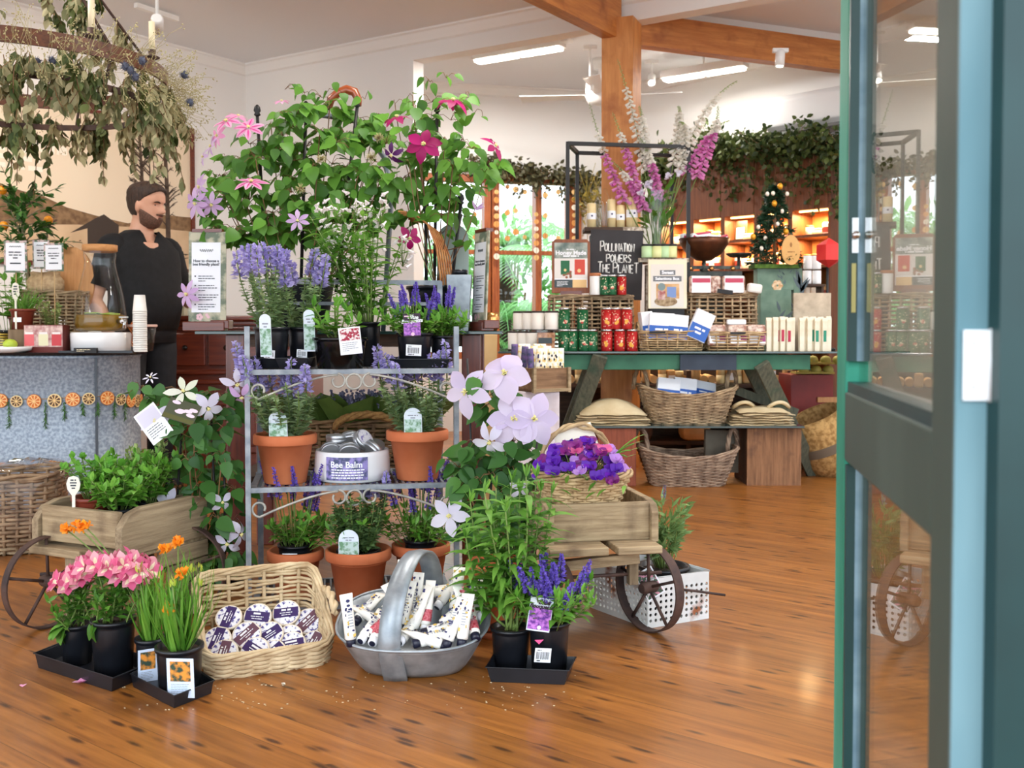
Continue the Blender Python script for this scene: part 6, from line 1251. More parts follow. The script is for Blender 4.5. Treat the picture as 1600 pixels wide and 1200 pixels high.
def cream_tube(label, p, d, roll, L_=.115, r=.0145, kind=0, cap=0):
 """a squeezed tube lying at p pointing d towards its crimped end"""
 d = V(d).normalized(); t = thing('hand_cream_tube', label, 'tube', p, 0, 'hand cream tubes in the metal trug'); q = d.to_track_quat('Z', 'Y')@Matrix.Rotation(roll, 3, 'Z').to_quaternion(); t.rotation_euler = q.to_euler()
 mb = MB(); mb.sm = True; rg = []
 for f_, kx, ky in ((0, .75, .75), (.03, 1, 1), (.3, 1, .96), (.6, 1.06, .7), (.85, 1.16, .3), (.93, 1.2, .07), (1, 1.2, .06)): rg.append([(r*kx*math.cos(2*PI*i/18), r*ky*math.sin(2*PI*i/18), f_*L_) for i in range(18)])
 mb.loft(rg); b = mb.build('tube_body', TUBEM[0], t)
 def rad(f_): return r*(1 if f_ < .3 else 1-.26*(f_-.3)/.3 if f_ < .6 else .74-.4*(f_-.6)/.25)
 pr = MB()
 for s_ in (1, -1):
  for k in range(15):
   f_ = U(.06, .9); an = U(-.8, .8); pr.mi = rnd.choice((0, 0, 1, 1, 1)) if kind == 0 else 2; c0 = V((r*math.sin(an)*1.02, -s_*rad(f_)*math.cos(an)*1.03, f_*L_)); M = Matrix.Translation(c0)@Matrix.Rotation(0 if s_ > 0 else PI, 4, 'Z')@Matrix.Rotation(PI/2, 4, 'X')@Matrix.Rotation(an*.9, 4, 'Y'); pr.disc(M, 0, 0, U(.0025, .0055), .0006, 9, U(.002, .005))
  pr.mi = 3
  for i in range(6): z = (.3+.06*i)*L_; y = -s_*(rad(.3+.06*i)*1.03+.0006); pr.add([V((-r*.45, y, z)), V((r*.5*U(.4, 1), y, z)), V((r*.4, y, z+.0022)), V((-r*.45, y, z+.0022))], [(0, 1, 2, 3)])
 if kind: pr.mi = 2; pr.lathe([(r*1.012, .01), (r*1.012, .04)], 18, cap=False)
 pr.build('printed_pattern', [GOLD, NVP, REDP, PALEINK], b)
 cp = MB(); cp.lathe([(r*.82, 0), (r*.86, -.004), (r*.84, -.016), (r*.5, -.0175)], 18); cp.mi = 1; cp.lathe([(.0001, -.018), (r*.56, -.018)], 16, cap=False); cp.build('screw_cap', [CAPW if cap == 0 else CAPN, CAPN], t); return t
def tq(px, py, lift=0):   # point inside the trug under a pixel
 Y = 2.75-.26*max(0, min(1, (py-925)/85)); return at(px, py, Y)+V((0, 0, .014))
for l, px, py, dx, dy_, dz_, k, c in (
 ('tube standing at the left end rim', 548, 1008, -.12, .1, 1, 0, 1), ('tube lying towards the back left, gold print', 590, 982, .9, .55, .45, 0, 1), ('tube beneath the gold printed one at the left', 577, 1000, .8, .6, .5, 1, 1), ('tube with its cap towards the viewer at front left', 568, 1004, .35, .9, .35, 0, 0), ('tube leaning on the hoop from the left', 596, 1000, .5, .4, .9, 0, 1),
 ('tube just left of the hoop with its cap facing forward', 585, 1008, .2, .95, .3, 1, 0), ('tube leaning steeply behind the hoop', 612, 968, .2, .3, 1, 0, 1), ('white triangular ended tube at the back left', 622, 950, .1, .3, .9, 0, 1), ('tube lying across the back centre', 640, 940, .9, .2, .2, 0, 1), ('tallest upright tube with a barcode face', 650, 972, .05, .2, 1, 0, 1),
 ('red patterned tube in front of the tallest one', 664, 985, .12, .35, 1, 1, 0), ('tube pointing right at the back', 688, 950, .5, .6, .6, 0, 0), ('slim tube right of the hoop, upright', 630, 985, .15, .4, 1, 0, 1), ('tube leaning right beside the hoop', 645, 990, .35, .3, .9, 0, 1), ('tube with its cap forward at front centre', 628, 1007, .3, .95, .3, 0, 0), ('long tube lying across the front', 690, 1016, -.97, .1, .32, 0, 1),
 ('tube lying right of the front centre', 668, 996, .95, .2, .2, 0, 1), ('tube on its side at the right front', 700, 1010, .3, .4, .85, 0, 1), ('flat lying tube with a white face, right of centre', 705, 975, .85, .35, .4, 0, 0), ('white faced tube standing near the right end', 722, 1008, .12, .35, .9, 0, 1), ('pink and red tube leaning at the right end', 733, 985, -.3, .35, .9, 1, 0), ('tube with its cap at the right rim', 748, 968, -.6, .6, .35, 0, 0),
 ('tube wedged flat across the middle', 660, 978, -.9, .3, .3, 0, 1), ('tube lying along the left inside wall', 560, 975, .4, .8, .35, 0, 1), ('tube slanting left at the centre', 640, 975, -.6, .4, .7, 0, 0), ('tube lying at the back right', 700, 940, -.9, .2, .25, 0, 1), ('tube standing at the back right', 710, 960, .1, .5, .9, 0, 1), ('tube lying low right of the hoop foot', 655, 1012, .9, .35, .2, 0, 1), ('short looking tube end on at the left front', 605, 1012, .1, 1, .2, 0, 1), ('tube slanting right near the right end', 725, 965, .5, .5, .7, 0, 0), ('tube lying just behind the left caps', 600, 985, -.8, .5, .3, 0, 1), ('tube resting on the right caps', 690, 985, .7, .5, .5, 0, 1), ('red patterned tube at the right front rim', 742, 1000, -.2, .8, .5, 1, 1), ('tube lying behind the pink and red one', 716, 955, .6, .5, .5, 0, 1)):
 cream_tube('hand cream '+l+' of the trug', tq(px, py), (dx, dy_, dz_), U(-.4, .4), kind=k, cap=c)
# right front tray with penstemon and tagged salvia
quad_tray('plant_tray', 'small black plant tray at the front right of the trug', [onrim(760, 1042, .04), onrim(888, 1047, .04), onrim(899, 1026, .04), onrim(772, 1022, .04)], .04, .05)
loc = atz(798, 1041, .006); t = thing('potted_penstemon', 'tall leafy green penstemon in a black pot at the front right', 'potted plant', loc); r, h = fpot(t, 64, loc, 64); mb = MB(); st_ = MB()
tips = ((735, 785), (757, 770), (775, 762), (800, 752), (822, 745), (838, 745), (845, 768), (862, 772), (745, 820), (812, 770), (790, 800), (770, 810), (728, 840))
for hx, hy in tips:
 e = at(hx, hy, loc.y-U(-.08, .08))-loc; b_ = V((U(-.02, .02), U(-.02, .02), h-.01)); pts = bez(b_, V((e.x*.75+U(-.03, .03), e.y*.6, e.z*.42)), e, 12); st_.tube(pts, [.0042-.0002*i for i in range(13)], 5)
 for k in range(17):
  p, d = sub_pt(pts, .3+.7*k/17); aa = k*1.57+U(-.3, .3)
  for s_ in (0, PI): mb.leaf(p, V((math.cos(aa+s_), math.sin(aa+s_), U(.15, .8))), ZU+rv(.3), U(.075, .11)*(1.05-.35*k/17), U(.017, .025), 'lance', U(.2, .7), .2, 5)
 for q in range(5): mb.leaf(e, V((U(-.5, .5), U(-.5, .5), 1)), rdir(), .04, .009, 'lance', .1, .2, 4)
mb.build('foliage', G_PEN, t); st_.build('stems', STEM, t)
loc = atz(858, 1045, .006); k = loc.y/F; o = salvia('violet salvia with a purple picture tag and barcode in the front right black pot', loc, 68*k/2, 78*k, None, 21, .14, .1, None, False, .09, group='violet salvias in black pots', sl=.075, r_sp=.0155)
r = 68*k/2; M = face_m((-.032, -r-.004, .118), .1, .05, -.16); tt = tag_label(o, M, .06, .085, [TG_CARD]*3, 'flat'); mb = MB(); mb.rect(M, -.028, .004, .028, .06, .0026); mb.build('tag_picture', TG_PURP, tt); mb = MB(); mb.disc(M, .002, .01, .005, .003); mb.build('tag_marks', WHITEP, tt)
text('Blue', .017, mat('tag_dark'), tt, M@Matrix.Translation((.006, .074, .0028)), .0004, bold=.0007, shear=.3, world=False); text('Bouquetta', .0145, mat('tag_dark'), tt, M@Matrix.Translation((0, .063, .003)), .0004, bold=.0006, shear=.3, world=False)
M = face_m((-.028, -r-.001, .095), .1, -.1); mb = MB(); mb.flat(M, [(-.012, 0), (.012, 0), (0, -.012)], .001); mb.build('tag_pink_tip', mat('pink_tip', (236, 96, 150), rough=.5), o); barcode(o, face_m((-.02, -r*.93, .035), .1, -.1, -.08), .042, .038)
# terracotta saucer pot behind that tray
p = flo(752, 1012); t = terracotta('terracotta pot standing on a saucer between trug and tall penstemon', (p.x+.045, p.y+.14, .022), .095, .19, group='floor terracotta'); mb = MB(); mb.lathe([(.075, -.022), (.088, -.001), (.082, -.001), (.07, -.015), (.0001, -.015)], 30); mb.build('saucer', TERRA, t)
# petals and crumbs on the floor
for l, px, py, s_, m in (('fallen pink blossom on the floor in front of the long tray', 125, 1069, .022, F_PINK), ('tiny fallen pink petal at the far left of the floor', 35, 1075, .012, F_PINK), ('fallen pale petal on the floor in front of the balm basket', 445, 1072, .016, mat('pale_petal', (214, 206, 190), rough=.7))):
 p = flo(px, py); mb = MB()
 for k in range(9 if s_ > .02 else 3): mb.leaf((0, 0, .003), rdir(.1, .6), ZU, s_*U(.7, 1.1), s_*.7, 'petal', .1, .3, 4)
 o = mb.build('fallen_petal', F_MAG if s_ > .02 and 0 else m); o.location = p; tag(o, l, 'petal')
mb = MB()
for k in range(150):
 px = rnd.choice((U(180, 310), U(330, 420), U(380, 720), U(700, 900))); p = flo(px, U(1045, 1110)); mb.ball(p+ZU*.001, U(.0008, .002), 4, (1.8, 1, .6))
tag(mb.build('floor_crumbs', mat('crumb', (214, 196, 160), rough=.9)), 'pale crumbs and petal flecks scattered on the front floor', 'crumbs', kind='stuff')
# ---------------------------------------------------------------- wheelbarrow planters
def barrow(label, loc, rz, L_, Wd, zb, h, wheel_r, flip=1, leg_h=None):
 """timber box along local x; wheels on the local y sides at the +x end"""
 t = thing('wheelbarrow_planter', label, 'wheelbarrow', loc, rz); th = .022
 for s_ in (-1, 1):
  mb = MB(); y = s_*(Wd/2-th/2); pr = [(-L_/2, 0), (L_/2, 0), (L_/2, h*.7), (L_/2-.02, h*.92), (L_/2-.06, h), (-L_/2+.05, h), (-L_/2, h*.85)]; mb.prism(pr, Matrix.Translation((0, y+th/2, zb))@Matrix.Rotation(PI/2, 4, 'X'), th); mb.build('side_board', WEATH, t, bevel=.003)
 for x, hh in ((L_/2-.02, h*.92), (-L_/2+.015, h*.82)): mb = MB(); mb.box((x, 0, zb+hh/2), (.02, Wd-2*th, hh)); mb.build('end_board', WEATH, t, bevel=.003)
 for k in range(3): mb = MB(); mb.box((0, (k-1)*(Wd/3), zb-.008), (L_+.03, Wd/3-.004, .016)); mb.build('base_board', WEATH, t, bevel=.002)
 return t
def wheel(t, c, R_, rz, sp=5, w_=.032):
 c = V(c); M = Matrix.Translation(c)@Matrix.Rotation(rz, 4, 'Z'); mb = MB(); n = 44; rg = [[M@V((R_*k*math.cos(2*PI*i/n), y, R_*k*math.sin(2*PI*i/n))) for k, y in ((1, -w_/2), (1, w_/2), (.965, w_/2), (.965, -w_/2))] for i in range(n)]; rg.append(rg[0]); mb.loft(rg, cap=False); o = mb.build('wheel', RUST, t)
 mb = MB(); mb.lathe([(.014, -.03), (.018, -.02), (.018, .02), (.014, .03)], 12, M.to_3x3()@Matrix.Rotation(PI/2, 3, 'X'), c)
 for k in range(sp): a = 2*PI*k/sp+.35; mb.tube([M@V((.012*math.cos(a), 0, .012*math.sin(a))), M@V((R_*.97*math.cos(a), 0, R_*.97*math.sin(a)))], .005, 6)
 mb.build('spokes', RUST, o); return o
def dz(px, py, Y): return at(px, py, Y)
# right barrow: its end board faces us, box from px 848 to 1020, z from the pixel rows 868 / 800
YW = 2.86; p0, p1 = at(858, 868, YW), at(1020, 850, YW+.06); mid = (p0+p1)/2; zb = .925-(862-510)/F*(YW+.02); hh = .11
rb = thing('wheelbarrow_planter', 'weathered timber barrow planter with iron wheels on the right', 'wheelbarrow', (mid.x, mid.y, 0), math.atan2(p1.y-p0.y, p1.x-p0.x)); W2 = (p1-p0).length; Lb = .46
mb = MB(); mb.box((0, .011, zb+hh/2), (W2-.02, .022, hh)); mb.build('end_board', WEATH, rb, bevel=.004); mb = MB(); mb.box((0, Lb-.01, zb+hh*.45), (W2-.02, .022, hh*.9)); mb.build('end_board', WEATH, rb, bevel=.004)
for s_ in (-1, 1):
 mb = MB(); pr = [(-.02, -.005), (Lb, -.005), (Lb, hh*.85), (Lb-.06, hh*1.02), (.05, hh*1.04), (.0, hh*.96), (-.02, hh*.75)]; mb.prism(pr, Matrix.Translation((s_*(W2/2)-.011, 0, zb))@Matrix(((0, 0, 1, 0), (1, 0, 0, 0), (0, 1, 0, 0), (0, 0, 0, 1))), .022); mb.build('side_board', WEATH, rb, bevel=.003)
mb = MB(); mb.box((-.09, .17, zb-.011), (W2*.55, Lb+.06, .022)); mb.box((W2*.28, .17, zb-.011), (W2*.42, Lb+.07, .022)); mb.build('base_board', WEATH, rb, bevel=.003)
for x, y in ((W2/2-.06, -.012), (-W2/2+.03, .0), (W2/2-.05, .36), (-W2/2+.03, .36)): mb = MB(); mb.box((x, y+.02, (zb-.02+.14)/2+.0 if y < .1 else (zb-.02)/2), (.028, .03, (zb-.02-.14) if y < .1 else zb-.02)); mb.build('leg', WEATHZ, rb, bevel=.002)
mb = MB(); mb.beam((-W2/2-.02, .01, .2), (W2/2-.05, -.02, .225), .03, .03); mb.build('crossbar', WEATH, rb, bevel=.002)
mb = MB(); mb.tube([(-W2/2-.06, .02, .165), (W2/2+.03, .01, .17)], .0055, 8); mb.build('axle', RUST, rb)
wr = .13; wheel(rb, (W2/2-.012, .0, wr), wr, -.95-rb.rotation_euler.z); wheel(rb, (-W2/2-.03, .05, wr), wr, -.8)
# wicker basket with sweet peas standing in the right barrow
bp = V((mid.x-.03, mid.y+.14, zb)); sb = thing('flower_basket', 'oval wicker basket of cut flowers standing in the right barrow', 'basket', (bp.x-.02, bp.y-.02, zb+.07), .15); wicker(sb, .1, .09, .145, .115, .11, 13, 26, .0052, WICK, WICK, e=2.2, rim=3, rimr=1.8)
hd = MB()
for q in range(2): hd.tube([V((.12*math.cos(PI*i/18), .07, .11+.14*math.sin(PI*i/18)))+rv(.002)+V((0, .006*math.cos(i+q*PI), .006*math.sin(i+q*PI))) for i in range(19)], .006, 6)
hd.build('handle', WICK, sb)
SPC = [leafmat('pea_violet', (70, 22, 150), (116, 44, 190), .3), leafmat('pea_purple', (96, 26, 104), (150, 50, 140), .3), leafmat('pea_pink', (206, 60, 130), (232, 120, 170), .3), leafmat('pea_lilac', (176, 120, 210), (206, 160, 228), .3), leafmat('pea_mauve', (226, 206, 232), (240, 226, 240), .3)]
sp_ = thing('sweet_pea_bunch', 'bunch of violet, purple and pink sweet peas filling the oval basket', 'flowers', (sb.location.x+.0, sb.location.y-.02, zb+.14)); st_ = MB()
for i in range(96):
 a = U(0, 6.3); r_ = math.sqrt(U(0, 1)); c = V((.135*r_*math.cos(a), .1*r_*math.sin(a)-.02, .045+.085*(1-r_*r_)+U(-.015, .02))); o = (c-V((0, .02, -.03))).normalized(); o = (o+V((0, -.5, .1))).normalized(); x = o.orthogonal().normalized(); y = o.cross(x); st_.tube([(0, 0, -.03), c], .0014, 4); f_ = MB(); w_ = rnd.choice((0, 0, 0, 0, 0, 1, 1, 1, 1, 2, 3)) if c.x < .07 else rnd.choice((0, 3, 3, 4, 1)); up = (ZU-o*o.z).normalized(); sd = o.cross(up)
 for s_ in (-1, 1): f_.leaf(c, up*.8+sd*s_*.75+rv(.15), o+rv(.2), .032, .03, 'round', -.15, .25, 4); f_.leaf(c+o*.004, o*.5+sd*s_*.6+up*.1+rv(.2), sd*s_+o, .022, .018, 'round', .1, .3, 4)
 f_.leaf(c+o*.003, o-up*.3, up, .014, .012, 'round', .1, .5, 3); f_.build('flower', SPC[w_], sp_)
st_.build('stems', STEM, sp_); lf = MB()
for i in range(14): lf.leaf(V((U(-.14, .12), -.1, U(.0, .06))), V((U(-1, 1), -.6, U(-.2, .9))), ZU, .05, .014, 'lance', .3, .2, 4)
for i in range(4): e = V((.13+.01*i, -.05, .1+.02*i)); lf.tube(bez((0.06, 0, .05), (.1, -.02, .12), e, 6), .002, 4); lf.leaf(e, V((1, 0, .3)), ZU, .03, .01, 'lance', 0, .2, 4)
lf.build('foliage', G_PEN, sp_)
t = thing('blank_card', 'large blank cream card leaning behind the sweet peas', 'card', at(905, 705, mid.y+.2)); mb = MB(); M = face_m((0, 0, 0), .1, .25, .32); mb.prism([(-.06, -.05), (.065, -.05), (.065, .075), (-.06, .075)], M, .004); mb.build('card', mat('cream_card', (240, 234, 218), rough=.8), t); mb = MB(); mb.beam(M@V((0, -.05, -.004)), M@V((0, -.16, -.004)), .02, .006); mb.build('stake', mat('stake_wood'), t)
# left barrow: box seen from its corner
q0, q1, q2 = at(60, 864, 2.97), at(190, 868, 2.83), at(300, 860, 3.12); zl = .9-(868-510)/F*2.83; hl = .125
d1 = (q1-q0); d1.z = 0; d1.normalize(); lbw = thing('wheelbarrow_planter', 'weathered timber barrow planter full of herbs on the left', 'wheelbarrow', ((q0.x+q1.x)/2, (q0.y+q1.y)/2, 0), math.atan2(d1.y, d1.x)); W3 = ((q1-q0).xy).length; Ls = .34
mb = MB(); mb.box((0, .011, zl+.012+hl*.42), (W3-.03, .022, hl*.84)); mb.build('end_board', WEATH, lbw, bevel=.004); mb = MB(); mb.box((0, Ls-.01, zl+hl*.45), (W3-.03, .022, hl*.9)); mb.build('end_board', WEATH, lbw, bevel=.004)
for s_ in (-1, 1):
 mb = MB(); pr = [(-.012, -.01), (Ls, -.01), (Ls, hl*.85), (Ls-.06, hl*1.0), (.07, hl*1.0), (.02, hl*.9), (-.012, hl*.6)]; mb.prism(pr, Matrix.Translation((s_*(W3/2)-.013, 0, zl))@Matrix(((0, 0, 1, 0), (1, 0, 0, 0), (0, 1, 0, 0), (0, 0, 0, 1))), .026); mb.build('side_board', wood('weathered_y', (112, 92, 68), (172, 152, 120), (92, 72, 52), rough=.85, ax=1, scale=4, bump=.4), lbw, bevel=.003)
mb = MB(); mb.box((-W3*.2, Ls/2-.012, zl-.011), (W3*.62, Ls+.04, .024)); mb.box((W3*.3, Ls/2, zl-.013), (W3*.42, Ls+.02, .022)); mb.build('base_board', WEATH, lbw, bevel=.003)
for x, y in ((-.03, .01), (-.03, Ls-.05), (W3/2-.04, Ls-.05)): mb = MB(); mb.box((x, y, (zl-.02)/2), (.045, .03, zl-.02)); mb.build('leg', WEATHZ, lbw, bevel=.002)
mb = MB(); mb.box((W3/2+.005, .26, zl-.1), (.02, .16, .05)); mb.box((W3/2+.005, .24, zl-.045), (.02, .2, .05)); mb.build('crossbar', wood('weathered_y'), lbw, bevel=.002)
wheel(lbw, (-W3/2+.04, .0, .138), .138, 1.0-lbw.rotation_euler.z, 5, .026); wheel(lbw, (W3/2-.03, .27, .142), .142, .35, 5, .03); mb = MB(); mb.tube([(-W3/2-.03, .03, .145), (W3/2-.03, .27, .145)], .006, 6); mb.build('axle', RUST, lbw)
LM = wm(lbw)
def lpos(x, y, z=.005): return LM@V((x, y, zl+z))
def mint(label, loc, n, h, spread, m, L_, W_, kind='oval', pr=.055, potm=BLACKP, name='potted_mint'):
 t = thing(name, label, 'potted herb', loc, 0, 'herbs in the left barrow'); pot(t, pr*.8, pr, .105, potm, .004); mb = MB(); st_ = MB(); herb(mb, (0, 0, .09), n, h, spread, L_, W_, kind, st_, .11, droop=.5, up=.25); mb.build('foliage', m, t); st_.build('stems', STEM, t); return t
t = mint('parsley in a brown pot with an oval spoon marker in the left barrow', lpos(-.035, .085, .035), 15, .13, .08, leafmat('parsley', (92, 156, 52), (130, 190, 76), .35), .03, .026, 'round', .058, POTB, 'potted_parsley'); spoon(t, (-.03, -.062, .03), .145, 1.1)
mint('bushy green mint at the front of the left barrow', lpos(.055, .1), 26, .12, .12, G_LITE, .045, .028); mint('bushy mint in the middle of the left barrow', lpos(.0, .19), 26, .15, .13, G_LITE, .045, .026); mint('lemon balm at the back of the left barrow', lpos(.05, .22), 24, .15, .11, G_LITE, .045, .03); mint('pale flowering oregano beside the white clematis in the left barrow', lpos(.0, .27), 24, .19, .09, leafmat('oregano', (112, 140, 70), (170, 184, 116)), .026, .016)
# ---------------------------------------------------------------- white clematis, left and right
def white_clem(name, label, loc, Y, cells, flowers, cane, L_=.062, root=(0, 0, .14), tagcard=None, potfn=None, dy=.06, stripe=None):
 t = thing(name, label, 'climber', loc); mb = MB(); st_ = MB()
 if potfn: potfn(t)
 for (x0, y0), (x1, y1) in cane: c_ = MB(); c_.tube([lp(t, x0, y0, Y), lp(t, x1, y1, Y)], .004, 6); c_.build('support_cane', DARK, t)
 region(mb, st_, t, cells, Y, L_, spread=.05, root=V(root), W=.72, dy=dy); mb.build('foliage', G_DARK, t); st_.build('vines', STEMB, t)
 for f_ in flowers:
  px, py, R_, n_, np_, w_, dr = f_[:7]; c = lp(t, px, py, Y-.09); o = clem_flower(t, c, n_, R_, f_[7] if len(f_) > 7 else F_WHITE, np_, None, w_, YEL, dr, roll=U(0, 1)); 
 return t
p = flo(330, 918); YL = p.y+.1
def lpot(t): pot(t, .095, .115, .05, mat('dark_blue_plastic', (22, 26, 42), rough=.4), .004); 
cells = []
for py, x0, x1 in ((615, 225, 360), (640, 250, 365), (665, 270, 360), (690, 270, 370), (715, 275, 375), (740, 275, 370), (765, 285, 370), (790, 275, 365), (815, 290, 370), (840, 275, 370), (865, 290, 375), (885, 300, 360)):
 for px in range(x0, x1, 26): cells.append((px+U(-8, 8), py+U(-8, 8), 7))
wl = white_clem('white_clematis', 'white flowered clematis on canes between the left barrow and the rack', (p.x, YL, 0), YL-.33, cells, ((287, 612, .055, (.1, -1, .5), 5, .44, .15, leafmat('cream_petal', (236, 240, 214), (246, 246, 232), .3)), (325, 638, .05, (.5, -.8, -.2), 5, .6, .6), (243, 658, .055, (-.1, -1, .2), 7, .5, .2), (262, 790, .058, (0, -1, .25), 6, .5, .25), (370, 600, .05, (.5, -.9, -.4), 4, .5, .7), (378, 620, .045, (.2, -1, -.6), 4, .5, .8, F_LILAC), (375, 835, .05, (.9, -.4, -.2), 5, .5, .7), (290, 800, .03, (0, -1, .1), 5, .5, .3), (355, 850, .045, (.2, -1, 0), 4, .5, .5), (347, 785, .035, (.6, -.7, 0), 4, .6, .6), (235, 590, .02, (0, -.8, .8), 7, .3, .2)), (((285, 660), (268, 905)), ((330, 650), (340, 900)), ((350, 670), (352, 900))), .06, (0, 0, .06), None, lpot, .1)
M = face_m(lp(wl, 240, 662, YL-.43), -.1, .35, .72); tag_label(wl, M@Matrix.Translation((0, -.06, 0)), .075, .12, [WHITEP, F_WHITE, INK], 'flat'); M = face_m(lp(wl, 283, 645, YL-.45), .15, .5, -.35); mb = MB(); mb.prism([(-.05, -.03), (.05, -.03), (.05, .04), (-.05, .04)], M, .002); mb.mi = 1; mb.rect(M, -.048, -.028, .048, -.014, .0026); mb.mi = 2
for k in range(6): mb.disc(M, U(-.04, .04), U(-.005, .034), .014, .0026+.0001*k, 10, .006)
mb.build('picture_card', [mat('card_dark', (70, 74, 52), rough=.5), mat('card_olive', (84, 84, 40), rough=.5), mat('card_pink', (232, 206, 220), rough=.5)], wl)
F_BLUSH = leafmat('blush_petal', (208, 192, 224), (230, 218, 236), .3, .5)
p = flo(742, 990); YRc = p.y+.22; cells = []
for py, x0, x1 in ((592, 760, 800), (615, 762, 806), (640, 765, 800), (690, 745, 830), (710, 725, 850), (735, 720, 855), (760, 730, 850), (785, 735, 850), (810, 740, 850), (835, 740, 840), (870, 745, 800)):
 for px in range(x0, x1, 25): cells.append((px+U(-8, 8), py+U(-8, 8), 6))
white_clem('white_clematis', 'very large pale lilac-white clematis flowers in front of the right table leg', (p.x+.08, YRc, 0), YRc-.02, cells, ((788, 584, .085, (-.1, -.9, .5), 5, .85, .5, F_BLUSH), (728, 612, .08, (-.5, -1, .1), 5, .6, .4, F_BLUSH), (803, 655, .088, (-.05, -1, .15), 6, .72, .3, F_BLUSH), (834, 655, .085, (.2, -1, .2), 6, .68, .35, F_BLUSH), (765, 690, .06, (-.3, -.9, -.3), 5, .5, .5), (702, 806, .062, (-.2, -1, .1), 5, .6, .25), (812, 765, .035, (.2, -.8, -.3), 4, .5, .4), (862, 740, .04, (.2, -1, -.4), 4, .7, .4)), (((772, 690), (758, 900)), ((730, 560), (745, 900)), ((840, 690), (800, 900))), .066, (0, 0, .1), None, lambda t: pot(t, .09, .11, .1, BLACKP))
# perforated metal crate with a lavender plant
c0, c1, c2 = flo(1012, 982), flo(1107, 966), flo(920, 948); e1 = c1-c0; e2 = c2-c0; pc = thing('metal_crate', 'white perforated metal crate with rusty patches behind the right wheel', 'crate', c0, math.atan2(e1.y, e1.x)); La, Lb2 = e1.length, e2.length; hc = .148; th2 = math.atan2(e2.y, e2.x)-math.atan2(e1.y, e1.x)
PM = mat('perforated_white', (206, 208, 204), (226, 228, 226), rough=.45, metal=.15, scale=6); nt = PM.node_tree
def rusty(m, col, thr, sc_):
 nt = m.node_tree; b = nt.nodes['Principled BSDF']; old = b.inputs['Base Color'].links[0].from_socket; t = node(nt, 'ShaderNodeTexCoord'); n = node(nt, 'ShaderNodeTexNoise', i_Scale=sc_, i_Detail=5); r = node(nt, 'ShaderNodeValToRGB'); r.color_ramp.elements[0].position = thr; r.color_ramp.elements[1].position = thr+.1
 nt.links.new(t.outputs['Object'], n.inputs['Vector']); nt.links.new(n.outputs[0], r.inputs[0]); x = node(nt, 'ShaderNodeMix', data_type='RGBA'); nt.links.new(r.outputs[0], x.inputs[0]); nt.links.new(old, x.inputs[6]); x.inputs[7].default_value = lin(col); nt.links.new(x.outputs[2], b.inputs['Base Color'])
rusty(PM, (150, 92, 60), .62, 9)
def perf(M, L_, h, name, nx, nz):
 mb = MB(); dx, dz_ = L_/nx, h*.72/nz; z0 = .012; k = 8
 for i in range(nx):
  for j in range(nz):
   cx, cz = (i+.5)*dx, z0+(j+.5)*dz_; o = [M@V((cx+.0052*math.cos(2*PI*q/k+PI/8), cz+.0052*math.sin(2*PI*q/k+PI/8), 0)) for q in range(k)]; sq = []
   for q in range(k):
    a = 2*PI*q/k+PI/8; c, s_ = math.cos(a), math.sin(a); m_ = max(abs(c), abs(s_)); sq.append(M@V((cx+c/m_*dx/2, cz+s_/m_*dz_/2, 0)))
   mb.add(o+sq, [(q, k+q, k+(q+1) % k, (q+1) % k) for q in range(k)])
   for cxx, czz in ((1, 1), (-1, 1), (-1, -1), (1, -1)):
    q0 = {(1, 1): 0, (-1, 1): 2, (-1, -1): 4, (1, -1): 6}[(cxx, czz)]; mb.add([sq[q0], M@V((cx+cxx*dx/2, cz+czz*dz_/2, 0)), sq[(q0+1) % k]], [(0, 1, 2)])
 mb.add([M@V((0, 0, 0)), M@V((L_, 0, 0)), M@V((L_, z0, 0)), M@V((0, z0, 0))], [(0, 1, 2, 3)]); zt_ = z0+h*.72; mb.add([M@V((0, zt_, 0)), M@V((L_, zt_, 0)), M@V((L_, h, 0)), M@V((0, h, 0))], [(0, 1, 2, 3)])
 return mb.build(name, PM, pc, solid=.003)
MX = Matrix.Rotation(PI/2, 4, 'X'); R2 = Matrix.Rotation(th2, 4, 'Z'); d2 = V((math.cos(th2), math.sin(th2), 0))
perf(MX, La, hc, 'side_panel', 12, 6); perf(R2@MX, Lb2, hc, 'side_panel', 16, 6); perf(Matrix.Translation(d2*Lb2)@MX, La, hc, 'side_panel', 12, 6); perf(Matrix.Translation((La, 0, 0))@R2@MX, Lb2, hc, 'side_panel', 16, 6)
mb = MB(); mb.add([V((0, 0, .004)), V((La, 0, .004)), V((La, 0, .004))+d2*Lb2, d2*Lb2+ZU*.004], [(0, 1, 2, 3)]); mb.build('crate_floor', PM, pc, solid=.003); mb = MB(); cs = [V((0, 0, hc)), V((La, 0, hc)), V((La, 0, hc))+d2*Lb2, d2*Lb2+ZU*hc]; mb.tube(cs, .004, 6, closed=True); mb.build('rim', PM, pc)
mb = MB(); mb.tube([(La*.45, -.004, hc*.72), (La*.62, -.03, hc*.7), (La*1.1, -.05, hc*.55)], .004, 6); mb.build('latch_rod', RUST, pc)
q = c0+Matrix.Rotation(pc.rotation_euler.z, 3, 'Z')@(V((La*.62, 0, .006))+d2*.1); t = thing('potted_lavender', 'grey-green lavender plant in a black pot inside the white perforated crate', 'potted plant', q); pot(t, .06, .075, .15, BLACKP); mb = MB(); st_ = MB()
